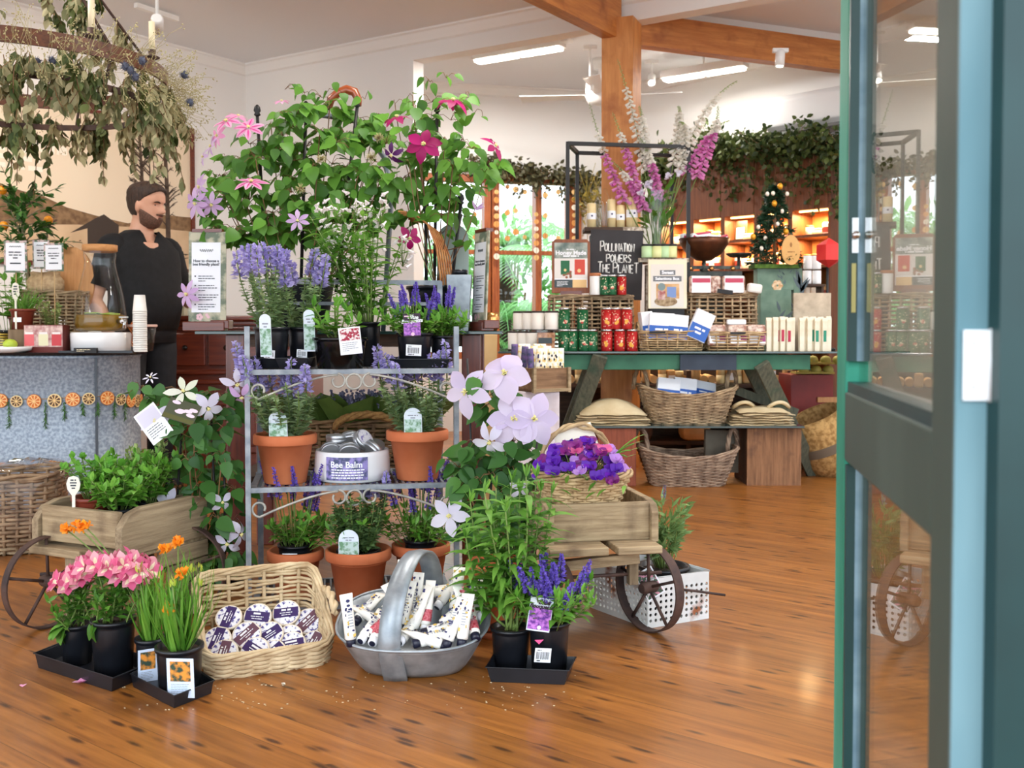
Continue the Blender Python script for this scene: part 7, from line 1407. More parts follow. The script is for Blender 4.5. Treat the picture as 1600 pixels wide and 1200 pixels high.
for i in range(40):
 a = U(0, 6.3); rr = U(.02, .08); e = V((rr*math.cos(a), rr*math.sin(a), .15+U(.06, .2))); st_.tube(bez((rr*.3*math.cos(a), rr*.3*math.sin(a), .14), (rr*.7*math.cos(a), rr*.7*math.sin(a), .2), e, 4), .0015, 4)
 for k in range(16): p = V((0, 0, .14)).lerp(e, U(.4, 1)); mb.leaf(p, rv(.8)+V((math.cos(a), math.sin(a), .6)), rdir(), U(.03, .05), .009, 'lance', U(-.2, .6), .2, 3)
mb.build('foliage', leafmat('lavender_green', (96, 132, 76), (146, 176, 110)), t); st_.build('stems', STEM, t); spikes(t, [(V((.0, 0, .36)), V((.1, 0, 1))), (V((-.06, 0, .31)), V((-.2, 0, 1)))], .04, .007, mat('lavender_grey', (110, 110, 140), rough=.8), 20, .004)
M = face_m(at(1015, 912, q.y-.14)-q, .2, .1, .5); mb = MB(); mb.prism([(-.03, -.045), (.03, -.045), (.03, .045), (-.03, .045)], M, .002); mb.mi = 1; mb.rect(M, -.026, -.04, .026, .04, .0026); mb.build('plant_tag', [WHITEP, mat('tag_floral', (60, 84, 64), (222, 150, 170), rough=.5, scale=110, lo=.5, hi=.6)], t)
# ---------------------------------------------------------------- the long table at the back
YT_ = 5.6; ZT1 = at(1000, 549, YT_).z; tx0, tx1 = at(778, 549, YT_).x, at(1420, 549, YT_).x; bt = thing('trestle_table', 'long green painted trestle table with glass tops and slanting legs', 'table', ((tx0+tx1)/2, YT_, 0)); hw_ = (tx1-tx0)/2
GREENP = mat('green_paint', (40, 92, 70), (58, 116, 88), rough=.6, scale=6, bump=.1); LEGM = wood('leg_wood', (62, 70, 58), (104, 104, 86), (52, 80, 64), rough=.75, ax=2)
GT = mat('glass_top', (58, 74, 72), rough=.05, spec=.8)
mb = MB(); mb.box((0, .36, ZT1-.006), (2*hw_, .76, .012)); mb.build('glass_top', GT, bt, bevel=.002)
def tx(px, Y=YT_): return at(px, 560, Y).x-bt.location.x
for y in (.02, .7):
 mb = MB(); x0, x1 = tx(866), tx(1268); mb.box(((x0+x1)/2, y+.015, ZT1-.062), (x1-x0, .03, .085)); mb.build('rail', GREENP, bt, bevel=.003)
mb = MB(); x0, x1 = tx(1063), tx(1151); mb.box(((x0+x1)/2, .018, ZT1-.062), (x1-x0, .03, .087)); mb.build('dark_patch', mat('navy_patch', (46, 56, 70), (58, 70, 84), rough=.7), bt)
for y0 in (-.012, .3):
 for a, b_ in (((938, 552), (872, 735)), ((1190, 566), (1262, 720))):
  p, q = at(*a, YT_-.01), at(*b_, YT_+.34); d = (q-p); q = p+d*((p.z)/(p.z-q.z)); mb = MB(); mb.beam((p.x-bt.location.x, y0, p.z-.012), (q.x-bt.location.x, y0+q.y-p.y, 0), .085, .035, (0, 1, 0)); mb.build('leg', LEGM, bt, bevel=.003)
p, q = at(1150, 610, YT_+.3), at(1245, 645, YT_+.3); mb = MB(); mb.beam((p.x-bt.location.x, .3, p.z), (q.x-bt.location.x, .3, q.z), .04, .05); mb.build('brace', LEGM, bt)
ZT0 = at(1080, 665, YT_).z; mb = MB(); x0, x1 = tx(898), tx(1256); ls = thing('glass_shelf', 'low glass shelf under the green table resting on timber blocks', 'shelf', (bt.location.x+(x0+x1)/2, YT_-.02, ZT0)); mb.box((0, .16, -.006), (x1-x0, .34, .012)); mb.build('glass_sheet', GT, ls, bevel=.002)
def tt(px, dy=0., z=None, ref=YT_): Y = ref+dy; p = at(px, 540, Y); return V((p.x, Y, ZT1+.0005 if z is None else z))
def l0(px, dy=0.): return tt(px, dy, ZT0+.0005)
# lidded canisters, tins
def can(name, label, cat, loc, r, h, body, lid=STEELW, art=None, group=None, lh=.1, rim=None):
 t = thing(name, label, cat, loc, U(-.3, .3) if not art else U(-.2, .2), group); mb = MB(); mb.lathe([(r*.96, 0), (r, h*.02), (r, h*(1-lh)), (r*.98, h*(1-lh))], 22); mb.build('can_body', body, t); mb = MB(); mb.lathe([(r*.97, h*(1-lh)), (r*1.0, h*(1-lh)), (r*1.0, h*.985), (r*.95, h), (.0001, h)], 22); mb.build('lid', lid, t)
 if rim: mb = MB(); mb.lathe([(r*1.015, 0), (r*1.015, h*.07)], 22, cap=False); mb.build('base_rim', rim, t)
 if art:
  mb = MB()
  for an, zz, rr, mi in art: M = Matrix.Translation((r*1.01*math.sin(an), -r*1.01*math.cos(an), h*zz))@Matrix.Rotation(an, 4, 'Z')@Matrix.Rotation(PI/2, 4, 'X'); mb.mi = mi; mb.disc(M, 0, 0, rr, .0005, 8)
  mb.build('print', [CREAM, mat('print_red', (190, 40, 40), rough=.5), mat('print_gold', (232, 170, 60), rough=.5)], t)
 return t
def art(k):
 a = [(U(-1, 1), U(.1, .85), .0026, 0) for _ in range(16)]
 if k == 'g': a += [(U(-.25, .25), U(.3, .42), .006, 0) for _ in range(4)]+[(U(-.15, .15), U(.3, .4), .007, 1) for _ in range(3)]
 else: a += [(U(-.2, .2), U(.25, .4), .009, 2) for _ in range(4)]+[(U(-.3, .3), U(.3, .5), .004, 0) for _ in range(4)]
 return a
GT_ = mat('tin_green', (24, 92, 52), rough=.35, metal=.2); RT_ = mat('tin_red', (178, 30, 30), rough=.35, metal=.2)
hcan = 34*5.62/F; rcan = 9*5.62/F
def row(px0, z, dy, pxs, kind, lab, grp):
 for i, px in enumerate(pxs):
  body, a = (GT_, art('g')) if kind == 'green' else (RT_, art('r')); can('patterned_tin', '%s %s patterned tin from the left %s' % (ords[i], kind, lab), 'tin', tt(px, dy, z), rcan, hcan, body, STEELW, a, grp)
row(0, None, .07, (881, 894, 912, 925), 'green', 'in the bottom row on the green table', 'green patterned tins'); row(0, ZT1+hcan+.001, .08, (882, 910), 'green', 'stacked on the other green tins', 'green patterned tins')
row(0, None, .07, (948, 968, 987), 'red', 'in the bottom row on the green table', 'red patterned tins'); row(0, ZT1+hcan+.001, .08, (948, 961, 979), 'red', 'stacked on the other red tins', 'red patterned tins')
WCAN = mat('canister_white', (238, 232, 222), rough=.5); BRIM = mat('canister_rim', (54, 40, 36), rough=.5); hw2 = 31*5.7/F; rw2 = 10.5*5.7/F
for i, (px, dy) in enumerate(((812, .2), (826, .16), (840, .12), (851, .18), (862, .09))):
 can('white_canister', '%s white canister from the left in the upper row beside the green tins' % ords[i], 'canister', tt(px, dy, ZT1+hw2+.002), rw2, hw2, WCAN, BRIM, None, 'white canisters', .1, BRIM); can('white_canister', '%s white canister from the left in the lower row beside the green tins' % ords[i], 'canister', tt(px-8, dy, None), rw2, hw2, WCAN, BRIM, None, 'white canisters', .1, BRIM)
t = thing('nut_jar', 'clear jar of nuts with a dark label in front of the white canisters', 'jar', tt(853, .02)); w_ = 30*5.6/F; h_ = 33*5.6/F; mb = MB(); mb.box((0, 0, h_/2), (w_, w_*.6, h_)); mb.build('jar', CLGLASS, t); mb = MB(); mb.box((0, 0, h_*.45), (w_*.92, w_*.5, h_*.86)); mb.build('nuts', mat('nuts', (146, 92, 58), (206, 156, 116), rough=.6, scale=45), t); mb = MB(); mb.rect(face_m((0, -w_*.31, 0)), -w_*.4, h_*.38, w_*.3, h_*.64, .001); mb.build('label', mat('slate_label', (66, 78, 84), rough=.6), t)
# raised wicker hampers (upturned) at the back of the table
def upturned(label, px0, px1, pyt, dy, group='upturned wicker hampers'):
 Y = YT_+dy; a, b_ = at(px0, pyt, Y), at(px1, pyt, Y); w_ = (b_-a).length; h = a.z-ZT1; t = thing('wicker_hamper', label, 'basket', ((a.x+b_.x)/2, Y+.12, ZT1), 0, group); wicker(t, w_/2, .12, w_/2*.96, .11, h-.012, 13, 24, .0058, WICKD, rim=2, name='weave', e=6); mb = MB(); mb.box((0, 0, h-.008), (w_*.95, .215, .014)); mb.build('lid_board', WICKD, t); return a.z
zh1 = upturned('wide wicker hamper turned upside down behind the green and red tins', 857, 993, 461, .2); zh2 = upturned('wicker hamper behind the nut packets on the right half of the table', 1076, 1188, 458, .2)
def ttz(px, dy, z): return tt(px, dy, z)
# framed poster with a red and a green tin
Yp = YT_+.24; k = Yp/F; zb0 = zh1; pt = thing('poster_stand', 'brown framed poster headed Honey Made with a green and a red tin', 'poster', ttz(892, .24, zh1)); w_, h = 60*k, at(890, 373, Yp).z-zh1; M = face_m((0, 0, .012), 0, .06)
fr = wood('poster_frame', (112, 56, 26), (150, 84, 44), rough=.5, ax=2); mb = MB(); mb.prism([(-w_/2, .0), (w_/2, .0), (w_/2, h-.03), (w_/2-.02, h-.012), (-w_/2+.02, h-.012), (-w_/2, h-.03)], M@Matrix.Translation((0, 0, -.015)), .014); mb.build('frame_board', fr, pt, bevel=.002); mb = MB(); mb.box((0, .02, .012), (w_*.55, .07, .024)); mb.build('foot', MAHOGX, pt)
i_ = w_*.43; b0 = h*.1; t0 = h*.9; mb = MB(); mb.rect(M, -i_, b0, i_, t0, .0008); mb.mi = 1; mb.rect(M, -i_, h*.5, i_, t0, .0011); mb.mi = 2; mb.rect(M, -i_, h*.26, i_, h*.62, .0014); mb.mi = 3; mb.rect(M, -i_*.62, h*.33, -i_*.08, h*.58, .002); mb.mi = 4; mb.rect(M, i_*.22, h*.33, i_*.85, h*.6, .002); mb.mi = 5
for k_ in range(9): mb.disc(M, U(-i_*.7, i_*.0), U(h*.28, h*.38), .008, .0025+.0001*k_, 8)
mb.mi = 6; mb.disc(M, i_*.5, h*.4, .011, .0026); mb.disc(M, -i_*.35, h*.41, .008, .0036); mb.rect(M, i_*.1, h*.1, i_*.95, h*.24, .0016); mb.mi = 7; mb.rect(M, -i_, b0, i_*.1, h*.24, .0016)
mb.build('poster', [WHITEP, mat('po1', (92, 110, 104), (180, 186, 176), rough=.5, scale=14), mat('po2', (228, 222, 216), rough=.5), GT_, mat('po_red', (204, 70, 52), rough=.5), mat('po5', (70, 116, 62), (180, 60, 60), rough=.5, scale=60), mat('po6', (234, 196, 136), rough=.5), mat('po7', (60, 72, 74), rough=.5)], pt)
text('Honey Made', w_*.155, WHITEP, pt, M@Matrix.Translation((0, h*.715, .003)), .0004, bold=.0012, world=False); mb = MB(); mb.lines(M, -i_*.6, h*.77, i_*1.2, 1, 1, h*.018, .003, True); mb.lines(M, -i_*.8, h*.645, i_*1.6, 1, 1, h*.028, .003, True); mb.lines(M, -i_*.85, h*.2, i_*.8, 4, h*.025, h*.01, .003); mb.build('print_lines', WHITEP, pt)
# objects on that hamper
c_ = can('wooden_lid_candle', 'white candle with a wooden lid on the hamper before the chalkboard', 'candle', ttz(930, .2, zh1), 9*5.8/F, 34*5.8/F, mat('candle_white', (240, 238, 234), rough=.5), wood('copper_wood', (180, 106, 60), (206, 136, 88), rough=.5), lh=.14)
for i, (px, kd) in enumerate(((944, 'g'), (956, 'g'), (971, 'r'))): can('patterned_tin', ('first green patterned tin', 'second green patterned tin', 'single red patterned tin')[i]+' on the hamper before the chalkboard', 'tin', ttz(px, .18, zh1), 7.3*5.8/F, 31*5.8/F, GT_ if kd == 'g' else RT_, STEELW, art(kd), 'tins on the hamper')
# chalkboard with hand lettering drawn as strokes
Yc = YT_+.36; k = Yc/F; cbw, cbt, cbb = 82*k, at(960, 359, Yc).z, at(960, 468, Yc).z; cb = thing('chalkboard', 'black chalkboard with white hand lettering leaning behind the tins', 'sign', ttz(961, .36, cbb)); hC = cbt-cbb; M = face_m((0, 0, 0), .02, .06, -.03); mb = MB(); mb.prism([(-cbw/2, 0), (cbw/2, 0), (cbw/2, hC), (-cbw/2, hC)], M, .008); mb.build('board', mat('chalk_black', (52, 50, 52), (60, 58, 60), rough=.8), cb)
GL = {'P': [[(0, 0), (0, 1), (.5, 1), (.62, .75), (.45, .5), (0, .48)]], 'O': [[(.3, 0), (0, .25), (0, .7), (.3, 1), (.6, .7), (.6, .25), (.3, 0)]], 'L': [[(0, 1), (0, 0), (.55, 0)]], 'I': [[(.1, 0), (.1, 1)]], 'N': [[(0, 0), (0, 1), (.55, 0), (.55, 1)]], 'A': [[(0, 0), (.3, 1), (.6, 0)], [(.1, .35), (.5, .35)]], 'T': [[(0, 1), (.65, 1.04)], [(.32, 1), (.3, 0)]], 'W': [[(0, 1), (.15, 0), (.35, .7), (.55, 0), (.75, 1)]], 'E': [[(.55, 1), (0, 1), (0, 0), (.55, 0)], [(0, .52), (.42, .52)]], 'R': [[(0, 0), (0, 1), (.5, .95), (.55, .7), (.1, .5), (.6, 0)]], 'S': [[(.55, .9), (.25, 1), (.02, .75), (.5, .38), (.35, .02), (0, .08)]], 'H': [[(0, 0), (0, 1)], [(.55, 0), (.55, 1)], [(0, .5), (.55, .5)]]}
def chalk(word, x, y, w, h, bigs):
 n = sum((.82 if c in 'W' else .3 if c == 'I' else .72)*(1.25 if i in bigs else 1) if c != ' ' else .4 for i, c in enumerate(word)); s_ = w/n
 for i, c in enumerate(word):
  if c == ' ': x += s_*.4; continue
  b_ = 1.25 if i in bigs else 1
  for st in GL[c]: cm_.tube([M@V((x+px*s_*b_*.95, y+py*h*b_+(.0), .0095)) for px, py in st], .0043, 5)
  x += s_*b_*(.82 if c in 'W' else .3 if c == 'I' else .72)
cm_ = MB(); chalk('POLLINATION', -cbw*.31, hC*.69, cbw*.66, hC*.115, (0,)); chalk('POWERS', -cbw*.19, hC*.535, cbw*.49, hC*.11, ()); chalk('THE PLANET', -cbw*.35, hC*.385, cbw*.79, hC*.115, (0, 4, 9)); cm_.build('chalk_lettering', mat('chalk_white', (240, 240, 236), rough=.9), cb)
# black square tube frame, upper shelf with candles
fx = thing('display_canopy', 'open black metal frame standing over the back of the table', 'frame', tt(960, .55, ZT1)); mb = MB(); Yf, Yf2 = YT_+.3, YT_+.62
def fr_p(px, py, Y): return at(px, py, Y)-V(fx.location)
A, B, C, D = fr_p(887, 224, Yf), fr_p(1076, 232, Yf+.12), fr_p(1050, 236, Yf2+.1), fr_p(902, 220, Yf2); zt_ = A.z
for p_ in (B, C, D): p_.z = zt_
for p_, q_ in ((A, B), (B, C), (C, D), (D, A)): mb.beam(p_, q_, .022, .022)
for p_ in (A, B, C, D): mb.beam(p_, (p_.x, p_.y, 0), .022, .022, (0, 1, 0))
mb.build('square_tube', DARK, fx)
zs = at(960, 355, YT_+.42).z; us = thing('timber_shelf', 'small dark timber shelf holding cream candles above the chalkboard', 'shelf', ttz(957, .42, zs)); mb = MB(); mb.box((0, .08, -.012), (88*6.02/F, .2, .022)); mb.build('board', DWOOD, us); mb = MB(); mb.box((0, .1, -(zs-ZT1)/2-.02), (.26, .1, zs-ZT1-.045)); mb.build('support', mat('shelf_black', (26, 24, 24), rough=.7), us)
mb = MB(); mb.rect(face_m((.06, -.0215, -.024)), 0, 0, .11, .022, .001); mb.build('shelf_label', mat('birch', (226, 214, 196), (140, 120, 100), rough=.8, scale=60), us)
for i, (px, pyt, w_) in enumerate(((924, 318, 14), (955, 312, 13), (969, 321, 13), (983, 309, 11), (995, 309, 11))):
 Y = YT_+.42+.05; r_ = w_/2*Y/F; h_ = at(px, pyt, Y).z-zs; t = thing('pillar_candle', '%s cream pillar candle from the left on the small timber shelf' % ords[i], 'candle', ttz(px if px < 990 else 990, .47, zs), 0, 'cream pillar candles'); mb = MB(); mb.lathe([(r_, 0), (r_, h_*.98), (r_*.9, h_), (.0001, h_*.985)], 18); mb.build('wax', mat('beeswax', (236, 214, 160), rough=.5), t); mb = MB(); mb.lathe([(r_*1.02, h_*.34), (r_*1.02, h_*.6)], 18, cap=False); mb.build('paper_band', WHITEP, t); mb = MB(); mb.disc(face_m((0, -r_*1.03, h_*.48)), 0, 0, .006); mb.build('band_mark', NAVY, t); mb = MB(); mb.tube([(0, 0, h_*.98), (.002, 0, h_+.012)], .0012, 4); mb.build('wick', CREAM, t)
t = bottle('cut_glass_bottle', 'tall clear patterned glass bottle among the cream candles', 'bottle', ttz(942, .5, zs), [(.05, 0), (.052, .01), (.05, .15), (.044, .18), (.026, .215), (.024, .24)], CLGLASS); mb = MB()
for i in range(15): a = 2*PI*i/15; mb.tube([(.052*math.cos(a), .052*math.sin(a), .01), (.052*math.cos(a), .052*math.sin(a), .15)], .0022, 4)
mb.build('cut_ribs', mat('glass_rib', (200, 200, 190), rough=.1, trans=.4), t)
# foxglove vase on a narrow shelf
zv = at(1030, 404, YT_+.4).z; vs_ = thing('narrow_shelf', 'narrow birch shelf under the foxglove vase and jam jars', 'shelf', ttz(1032, .4, zv)); mb = MB(); mb.box((.01, .06, -.012), (78*6/F, .22, .024)); mb.box((0, .1, -(zv-ZT1)/2-.01), (.16, .06, zv-ZT1-.05)); mb.build('board', mat('birch'), vs_)
Yv = YT_+.48; va = thing('glass_vase', 'tall clear cylinder vase with foxgloves beside the timber post', 'vase', ttz(1024, .48, zv)); hv = at(1024, 300, Yv).z-zv; rv_ = 23*Yv/F; mb = MB(); mb.lathe([(.0001, .0), (rv_, 0), (rv_, hv)], 28, cap=False); mb.lathe([(rv_*.93, .012), (rv_*.93, hv)], 28, cap=False); mb.build('cylinder', CLGLASS, va)
fg = thing('foxglove_bouquet', 'tall pink and white foxgloves fanning out of the clear vase', 'flowers', ttz(1024, .48, zv+.02)); st_ = MB(); lf = MB(); fo = V(fg.location)
FXP = leafmat('foxglove_pink', (216, 112, 188), (238, 176, 220), .3); FXW = leafmat('foxglove_white', (238, 234, 222), (248, 246, 240), .3); FXG = leafmat('foxglove_bud', (150, 176, 100), (186, 204, 140), .3)
for tip, mid_, k in (((965, 92), (1000, 230), 0), ((921, 160), (965, 290), 1), ((957, 175), (990, 275), 1), ((999, 165), (1010, 240), 2), ((1060, 165), (1056, 230), 0), ((1152, 126), (1080, 215), 0), ((1140, 188), (1085, 245), 1), ((1122, 165), (1100, 250), 1), ((1000, 215), (1026, 290), 3), ((1062, 190), (1068, 240), 0), ((955, 250), (1000, 310), 3)):
 e = at(*tip, Yv-.1+U(-.05, .05))-fo; c1_ = at(*mid_, Yv-.05)-fo; b_ = V((U(-.03, .03), U(-.03, .03), 0)); pts = bez(b_, c1_*2-(b_+e)*.5, e, 16); st_.tube(pts, [.0045-.0002*i for i in range(17)], 5); sp2 = MB(); n_ = 62
 for i in range(n_):
  t_ = .4+.6*i/n_; p_, d_ = sub_pt(pts, t_); a = i*2.4; side = V((math.cos(a), math.sin(a)*.8-.3, -.5)); f_ = (t_-.4)/.6
  if f_ < .72:
   sp2.mi = 0 if (k in (1, 3) and (f_ < .5)) else 1; L_ = .045*(1-.55*f_); q_ = p_+side.normalized()*L_; sp2.tube([p_, p_.lerp(q_, .4), q_], [.004, .01*(1-.5*f_), .0125*(1-.5*f_)], 6, caps=False); sp2.leaf(q_-side*.006, side, d_, .014*(1-.4*f_), .018*(1-.4*f_), 'round', .3, .1, 2)
  else: sp2.mi = 2; sp2.ball(p_+side*.008, .0065*(1.4-f_), 5)
 sp2.build('flower_spike', [FXP, FXW, FXG], fg)
for i in range(30): a = U(0, 6.3); lf.leaf(V((.04*math.cos(a), .04*math.sin(a), U(.15, hv))), V((math.cos(a)*.5, math.sin(a)*.5, U(.3, 1))), rdir(), U(.08, .16), .035, 'oval', U(.1, .6), .2, 5)
for i in range(26): a = U(0, 6.3); st_.tube([V((.04*math.cos(a), .04*math.sin(a), 0)), V((-.05*math.cos(a), -.05*math.sin(a), hv))], .004, 5)
lf.build('foliage', G_PEN, fg); st_.build('stems', STEM, fg)
for i in range(5):
 fl_ = MB(); c = at((1002, 1014, 1045, 1060, 1012)[i], (300, 285, 275, 270, 290)[i], Yv-.1)-fo
 for q in range(16): fl_.leaf(c+rv(.012), rv(), rdir(), .024, .02, 'round', .2, .2, 3)
 fl_.build('white_blossom', F_WHITE, fg)
for i, (px, l) in enumerate(((1010, 'leftmost'), (1026, 'second'), (1038, 'third'), (1049, 'rightmost'))):
 can('jam_jar', '%s small pale jar with a black lid under the foxglove vase' % l, 'jar', ttz(px, .33, zv), 8.3*5.93/F, 21*5.93/F, mat('pale_jam' if i % 2 else 'green_jam', (222, 222, 160) if i % 2 else (190, 220, 170), rough=.25), BLACKP, None, 'pale jars under the vase', .16)
# chocolate box poster board
Yq = YT_+.2; k = Yq/F; w_ = 60*k; h = at(1044, 405, Yq).z-at(1044, 482, Yq).z; z0 = at(1044, 482, Yq).z; sbx = thing('selection_sign', 'cream board sign reading Sweet Selections Box before the vase', 'sign', ttz(1043, .2, z0)); M = face_m((0, 0, 0), 0, .04); mb = MB(); mb.prism([(-w_/2, 0), (w_/2, 0), (w_/2, h), (-w_/2, h)], M@Matrix.Translation((0, 0, -.03)), .03); mb.build('board', mat('cream_board', (238, 226, 198), rough=.8), sbx); mb = MB(); mb.box((0, .06, -(z0-ZT1)/2), (.2, .1, z0-ZT1)); mb.build('support', BLACKI, sbx)
mb = MB(); mb.rect(M, -w_*.44, h*.02, w_*.42, h*.9, .001); mb.mi = 1; mb.rect(M, -w_*.2, h*.68, w_*.2, h*.78, .0015); mb.rect(M, -w_*.38, h*.55, w_*.36, h*.66, .0015); mb.mi = 2; mb.rect(M, -w_*.3, h*.2, w_*.3, h*.5, .0014); mb.mi = 3; mb.rect(M, -w_*.02, h*.22, w_*.22, h*.44, .002); mb.mi = 4; mb.disc(M, -w_*.16, h*.44, w_*.1, .0024, 16); mb.mi = 5; mb.disc(M, -w_*.05, h*.14, w_*.3, .0022, 18, h*.1); mb.mi = 6; mb.rect(M, -w_*.26, h*.18, -w_*.06, h*.36, .0024)
mb.build('poster', [mat('sp0', (222, 216, 206), rough=.6), mat('sp1', (112, 116, 120), rough=.6), mat('sp2', (190, 140, 84), (220, 180, 130), rough=.6, scale=20), mat('sp3', (120, 146, 196), rough=.6), mat('sp4', (120, 140, 140), rough=.6), mat('sp5', (120, 92, 60), (190, 166, 130), rough=.6, scale=40), mat('sp6', (160, 70, 70), (210, 190, 180), rough=.6, scale=30)], sbx)
text('Sweet', w_*.125, WHITEP, sbx, M@Matrix.Translation((0, h*.73, .002)), .0004, bold=.001, world=False); text('Selections Box', w_*.105, WHITEP, sbx, M@Matrix.Translation((-w_*.01, h*.605, .002)), .0004, bold=.0008, world=False)
# copper bowl scale
Ysc = YT_+.5; sc_t = thing('bowl_scale', 'old balance scale with a big dark copper bowl of red packets', 'scale', ttz(1110, .5, ZT1)); zq = lambda py: at(1100, py, Ysc).z-ZT1; kk = Ysc/F
mb = MB(); bx = at(1100, 400, Ysc).x-sc_t.location.x; mb.lathe([(.0001, zq(408)), (12*kk, zq(407)), (27*kk, zq(397)), (37*kk, zq(382)), (40*kk, zq(373)), (38*kk, zq(373)), (25*kk, zq(393)), (.0001, zq(403))], 32, c=(bx, 0, 0), cap=False); mb.build('copper_bowl', mat('old_copper', (72, 46, 34), (122, 74, 48), rough=.4, metal=.7, scale=7), sc_t)
mb = MB(); mb.box((0, 0, zq(428)), (95*kk, .04, .03)); mb.box((.02, 0, zq(418)), (80*kk, .03, .02)); mb.lathe([(.03, zq(425)), (.012, zq(415)), (.012, zq(407))], 12, c=(bx, 0, 0)); mb.box((0, .0, zq(440)*.5), (.16, .1, zq(436))); mb.build('beam', mat('scale_iron', (46, 50, 50), (86, 88, 80), rough=.5, metal=.5, scale=20), sc_t)
mb = MB()
for x in (-.13, -.0, .13): mb.ball((x, -.022, zq(420)), .016, 10)
mb.build('brass_caps', mat('brass'), sc_t); mb = MB(); mb.lathe([(.05, zq(402)), (.075, zq(398)), (.078, zq(396)), (.0001, zq(397))], 20, c=(.17, 0, 0)); mb.tube([(.17, 0, zq(418)), (.17, 0, zq(402))], .01, 8); mb.build('weight_pan', mat('scale_iron'), sc_t)
def packet(label, p, w, h, d, m, lab=None, rot=(0, 0, 0), group=None, cat='packet', ly=(.2, .6), bag=None):
 t = thing('snack_packet', label, cat, p, 0, group, rot); mb = MB(); mb.box((0, 0, h/2), (w, d, h)); o = mb.build('packet', m, t, bevel=min(w, d, h)*.25)
 if lab:
  mb = MB(); Mx = face_m((0, -d/2-.0004, 0)); mb.rect(Mx, -w*.42, h*ly[0], w*.42, h*ly[1], .0006); mb.build('label', lab, t)
 return t
PRED = mat('packet_red_label', (190, 66, 92), rough=.5); PCLR = mat('packet_nuts', (150, 96, 76), (226, 206, 190), rough=.3, scale=38, lo=.4, hi=.6)
for i, (px, py, a) in enumerate(((1075, 370, .2), (1098, 366, -.15), (1112, 370, .1), (1126, 373, -.4), (1088, 372, .5))): packet('%s red labelled packet lying in the copper bowl' % ords[i], at(px, py+6, Ysc-.02-.012*i), .1, .035, .06, [WHITEP, PRED][i % 2], PRED if i % 2 == 0 else WHITEP, (0, a, .2), 'packets in the copper bowl')
for i, (px, l) in enumerate(((1094, 'left'), (1145, 'right'))): p_ = packet('nut packet with a white and red label at the %s on the right hamper' % l, ttz(px, .2, zh2), 35*5.8/F, 27*5.8/F, .05, PCLR, WHITEP, group='nut packets on the hamper', ly=(.02, .98)); mb = MB(); mb.rect(face_m((0, -.0268, 0)), -.052, .06, .052, .085, .0005); mb.build('red_band', PRED, p_)
packet('dark glossy nut packet between the two labelled ones on the right hamper', ttz(1117, .22, zh2), .06, .1, .05, PCLR, None, group='nut packets on the hamper'); packet('pale silver packet at the right end of the right hamper', ttz(1177, .2, zh2), .085, .055, .05, mat('silver_packet', (224, 220, 212), rough=.3), None, (0, .15, 0)); packet('black price strip on the right hamper edge', ttz(1132, .175, zh2-.005), .09, .025, .006, BLACKI, None, (0, .12, 0), cat='price tag')
# front baskets on the table
def tablebasket(label, px0, px1, dy, h, m, rows=8, st=18): 
 a, b_ = tt(px0, dy), tt(px1, dy); w_ = (b_-a).length; t = thing('display_basket', label, 'basket', ((a.x+b_.x)/2, a.y+.11, ZT1), 0, 'low baskets on the green table'); wicker(t, w_*.46, .095, w_*.5, .11, h, rows, st, .0042, m, rim=2, e=5); return t
db = tablebasket('low wicker basket of blue and white boxes on the green table', 999, 1103, .03, .105, WICK); loop_handle(db, (-.185, 0, .1), .05, .005, WICK, PI/2, 0, 2, .06); tablebasket('low wicker basket of nut packets beside the blue boxes', 1107, 1200, .03, .1, WICK, 6, 16)
BLUE = mat('box_blue', (44, 96, 180), rough=.5); LBL = mat('box_blue_label', (44, 96, 180), rough=.5)
def bluebox(label, p, w, h, d, rot, group): 
 t = thing('biscuit_box', label, 'box', p, 0, group, rot); mb = MB(); mb.box((0, 0, h/2), (w, d, h)); o = mb.build('carton', WHITEP, t, bevel=.002); mb = MB(); Mx = face_m((0, -d/2-.0005, 0)); mb.rect(Mx, -w/2, h*.02, w/2, h*.52, .0006); l_ = mb.build('blue_panel', BLUE, t); mb = MB(); mb.lines(Mx, -w*.3, h*.34, w*.6, 2, h*.14, h*.07, .0012, True); mb.build('print_lines', WHITEP, l_); return t
for i, (px, dy, w_, h_, ro) in enumerate(((1012, .12, .07, .16, (0, -.12, .3)), (1032, .06, .14, .15, (-.1, .05, 0)), (1057, .06, .11, .14, (-.12, .1, 0)), (1085, .05, .11, .17, (-.1, .42, 0)))): bluebox('%s blue and white box from the left in the low wicker basket' % ords[i], tt(px, dy, ZT1+.065), w_, h_, .05, ro, 'blue boxes in the low basket')
mb = MB(); p_ = tt(1027, .02, ZT1+.108); mb.box(p_, (.09, .004, .012)); tag(mb.build('price_strip', BLACKI), 'thin black price strip on the rim of the blue box basket', 'price tag'); mb = MB(); p_ = tt(1153, .02, ZT1+.103); mb.box(p_, (.085, .004, .012)); tag(mb.build('price_strip', BLACKI), 'thin black price strip on the rim of the nut packet basket', 'price tag')
for i, (px, dy) in enumerate(((1120, .07), (1153, .06), (1182, .07), (1136, .15), (1170, .15))): p_ = packet('%s clear nut packet with a white and plum label in the low basket' % ords[i], tt(px, dy, ZT1+.03), .105, .12, .05, PCLR, WHITEP, (-.15, U(-.1, .1), 0), 'nut packets in the low basket', ly=(.1, .62)); mb = MB(); mb.rect(face_m((.03, -.0268, 0)), -.018, .02, .016, .075, .0005); mb.build('red_band', mat('plum_label', (150, 60, 110), rough=.5), p_)
packet('white rolled packet lying across the nut packets', tt(1150, .12, ZT1+.15), .11, .03, .035, WHITEP, None, (0, 0, 0))
STIX = mat('stick_pack', (238, 228, 206), (226, 212, 184), rough=.5, scale=20)
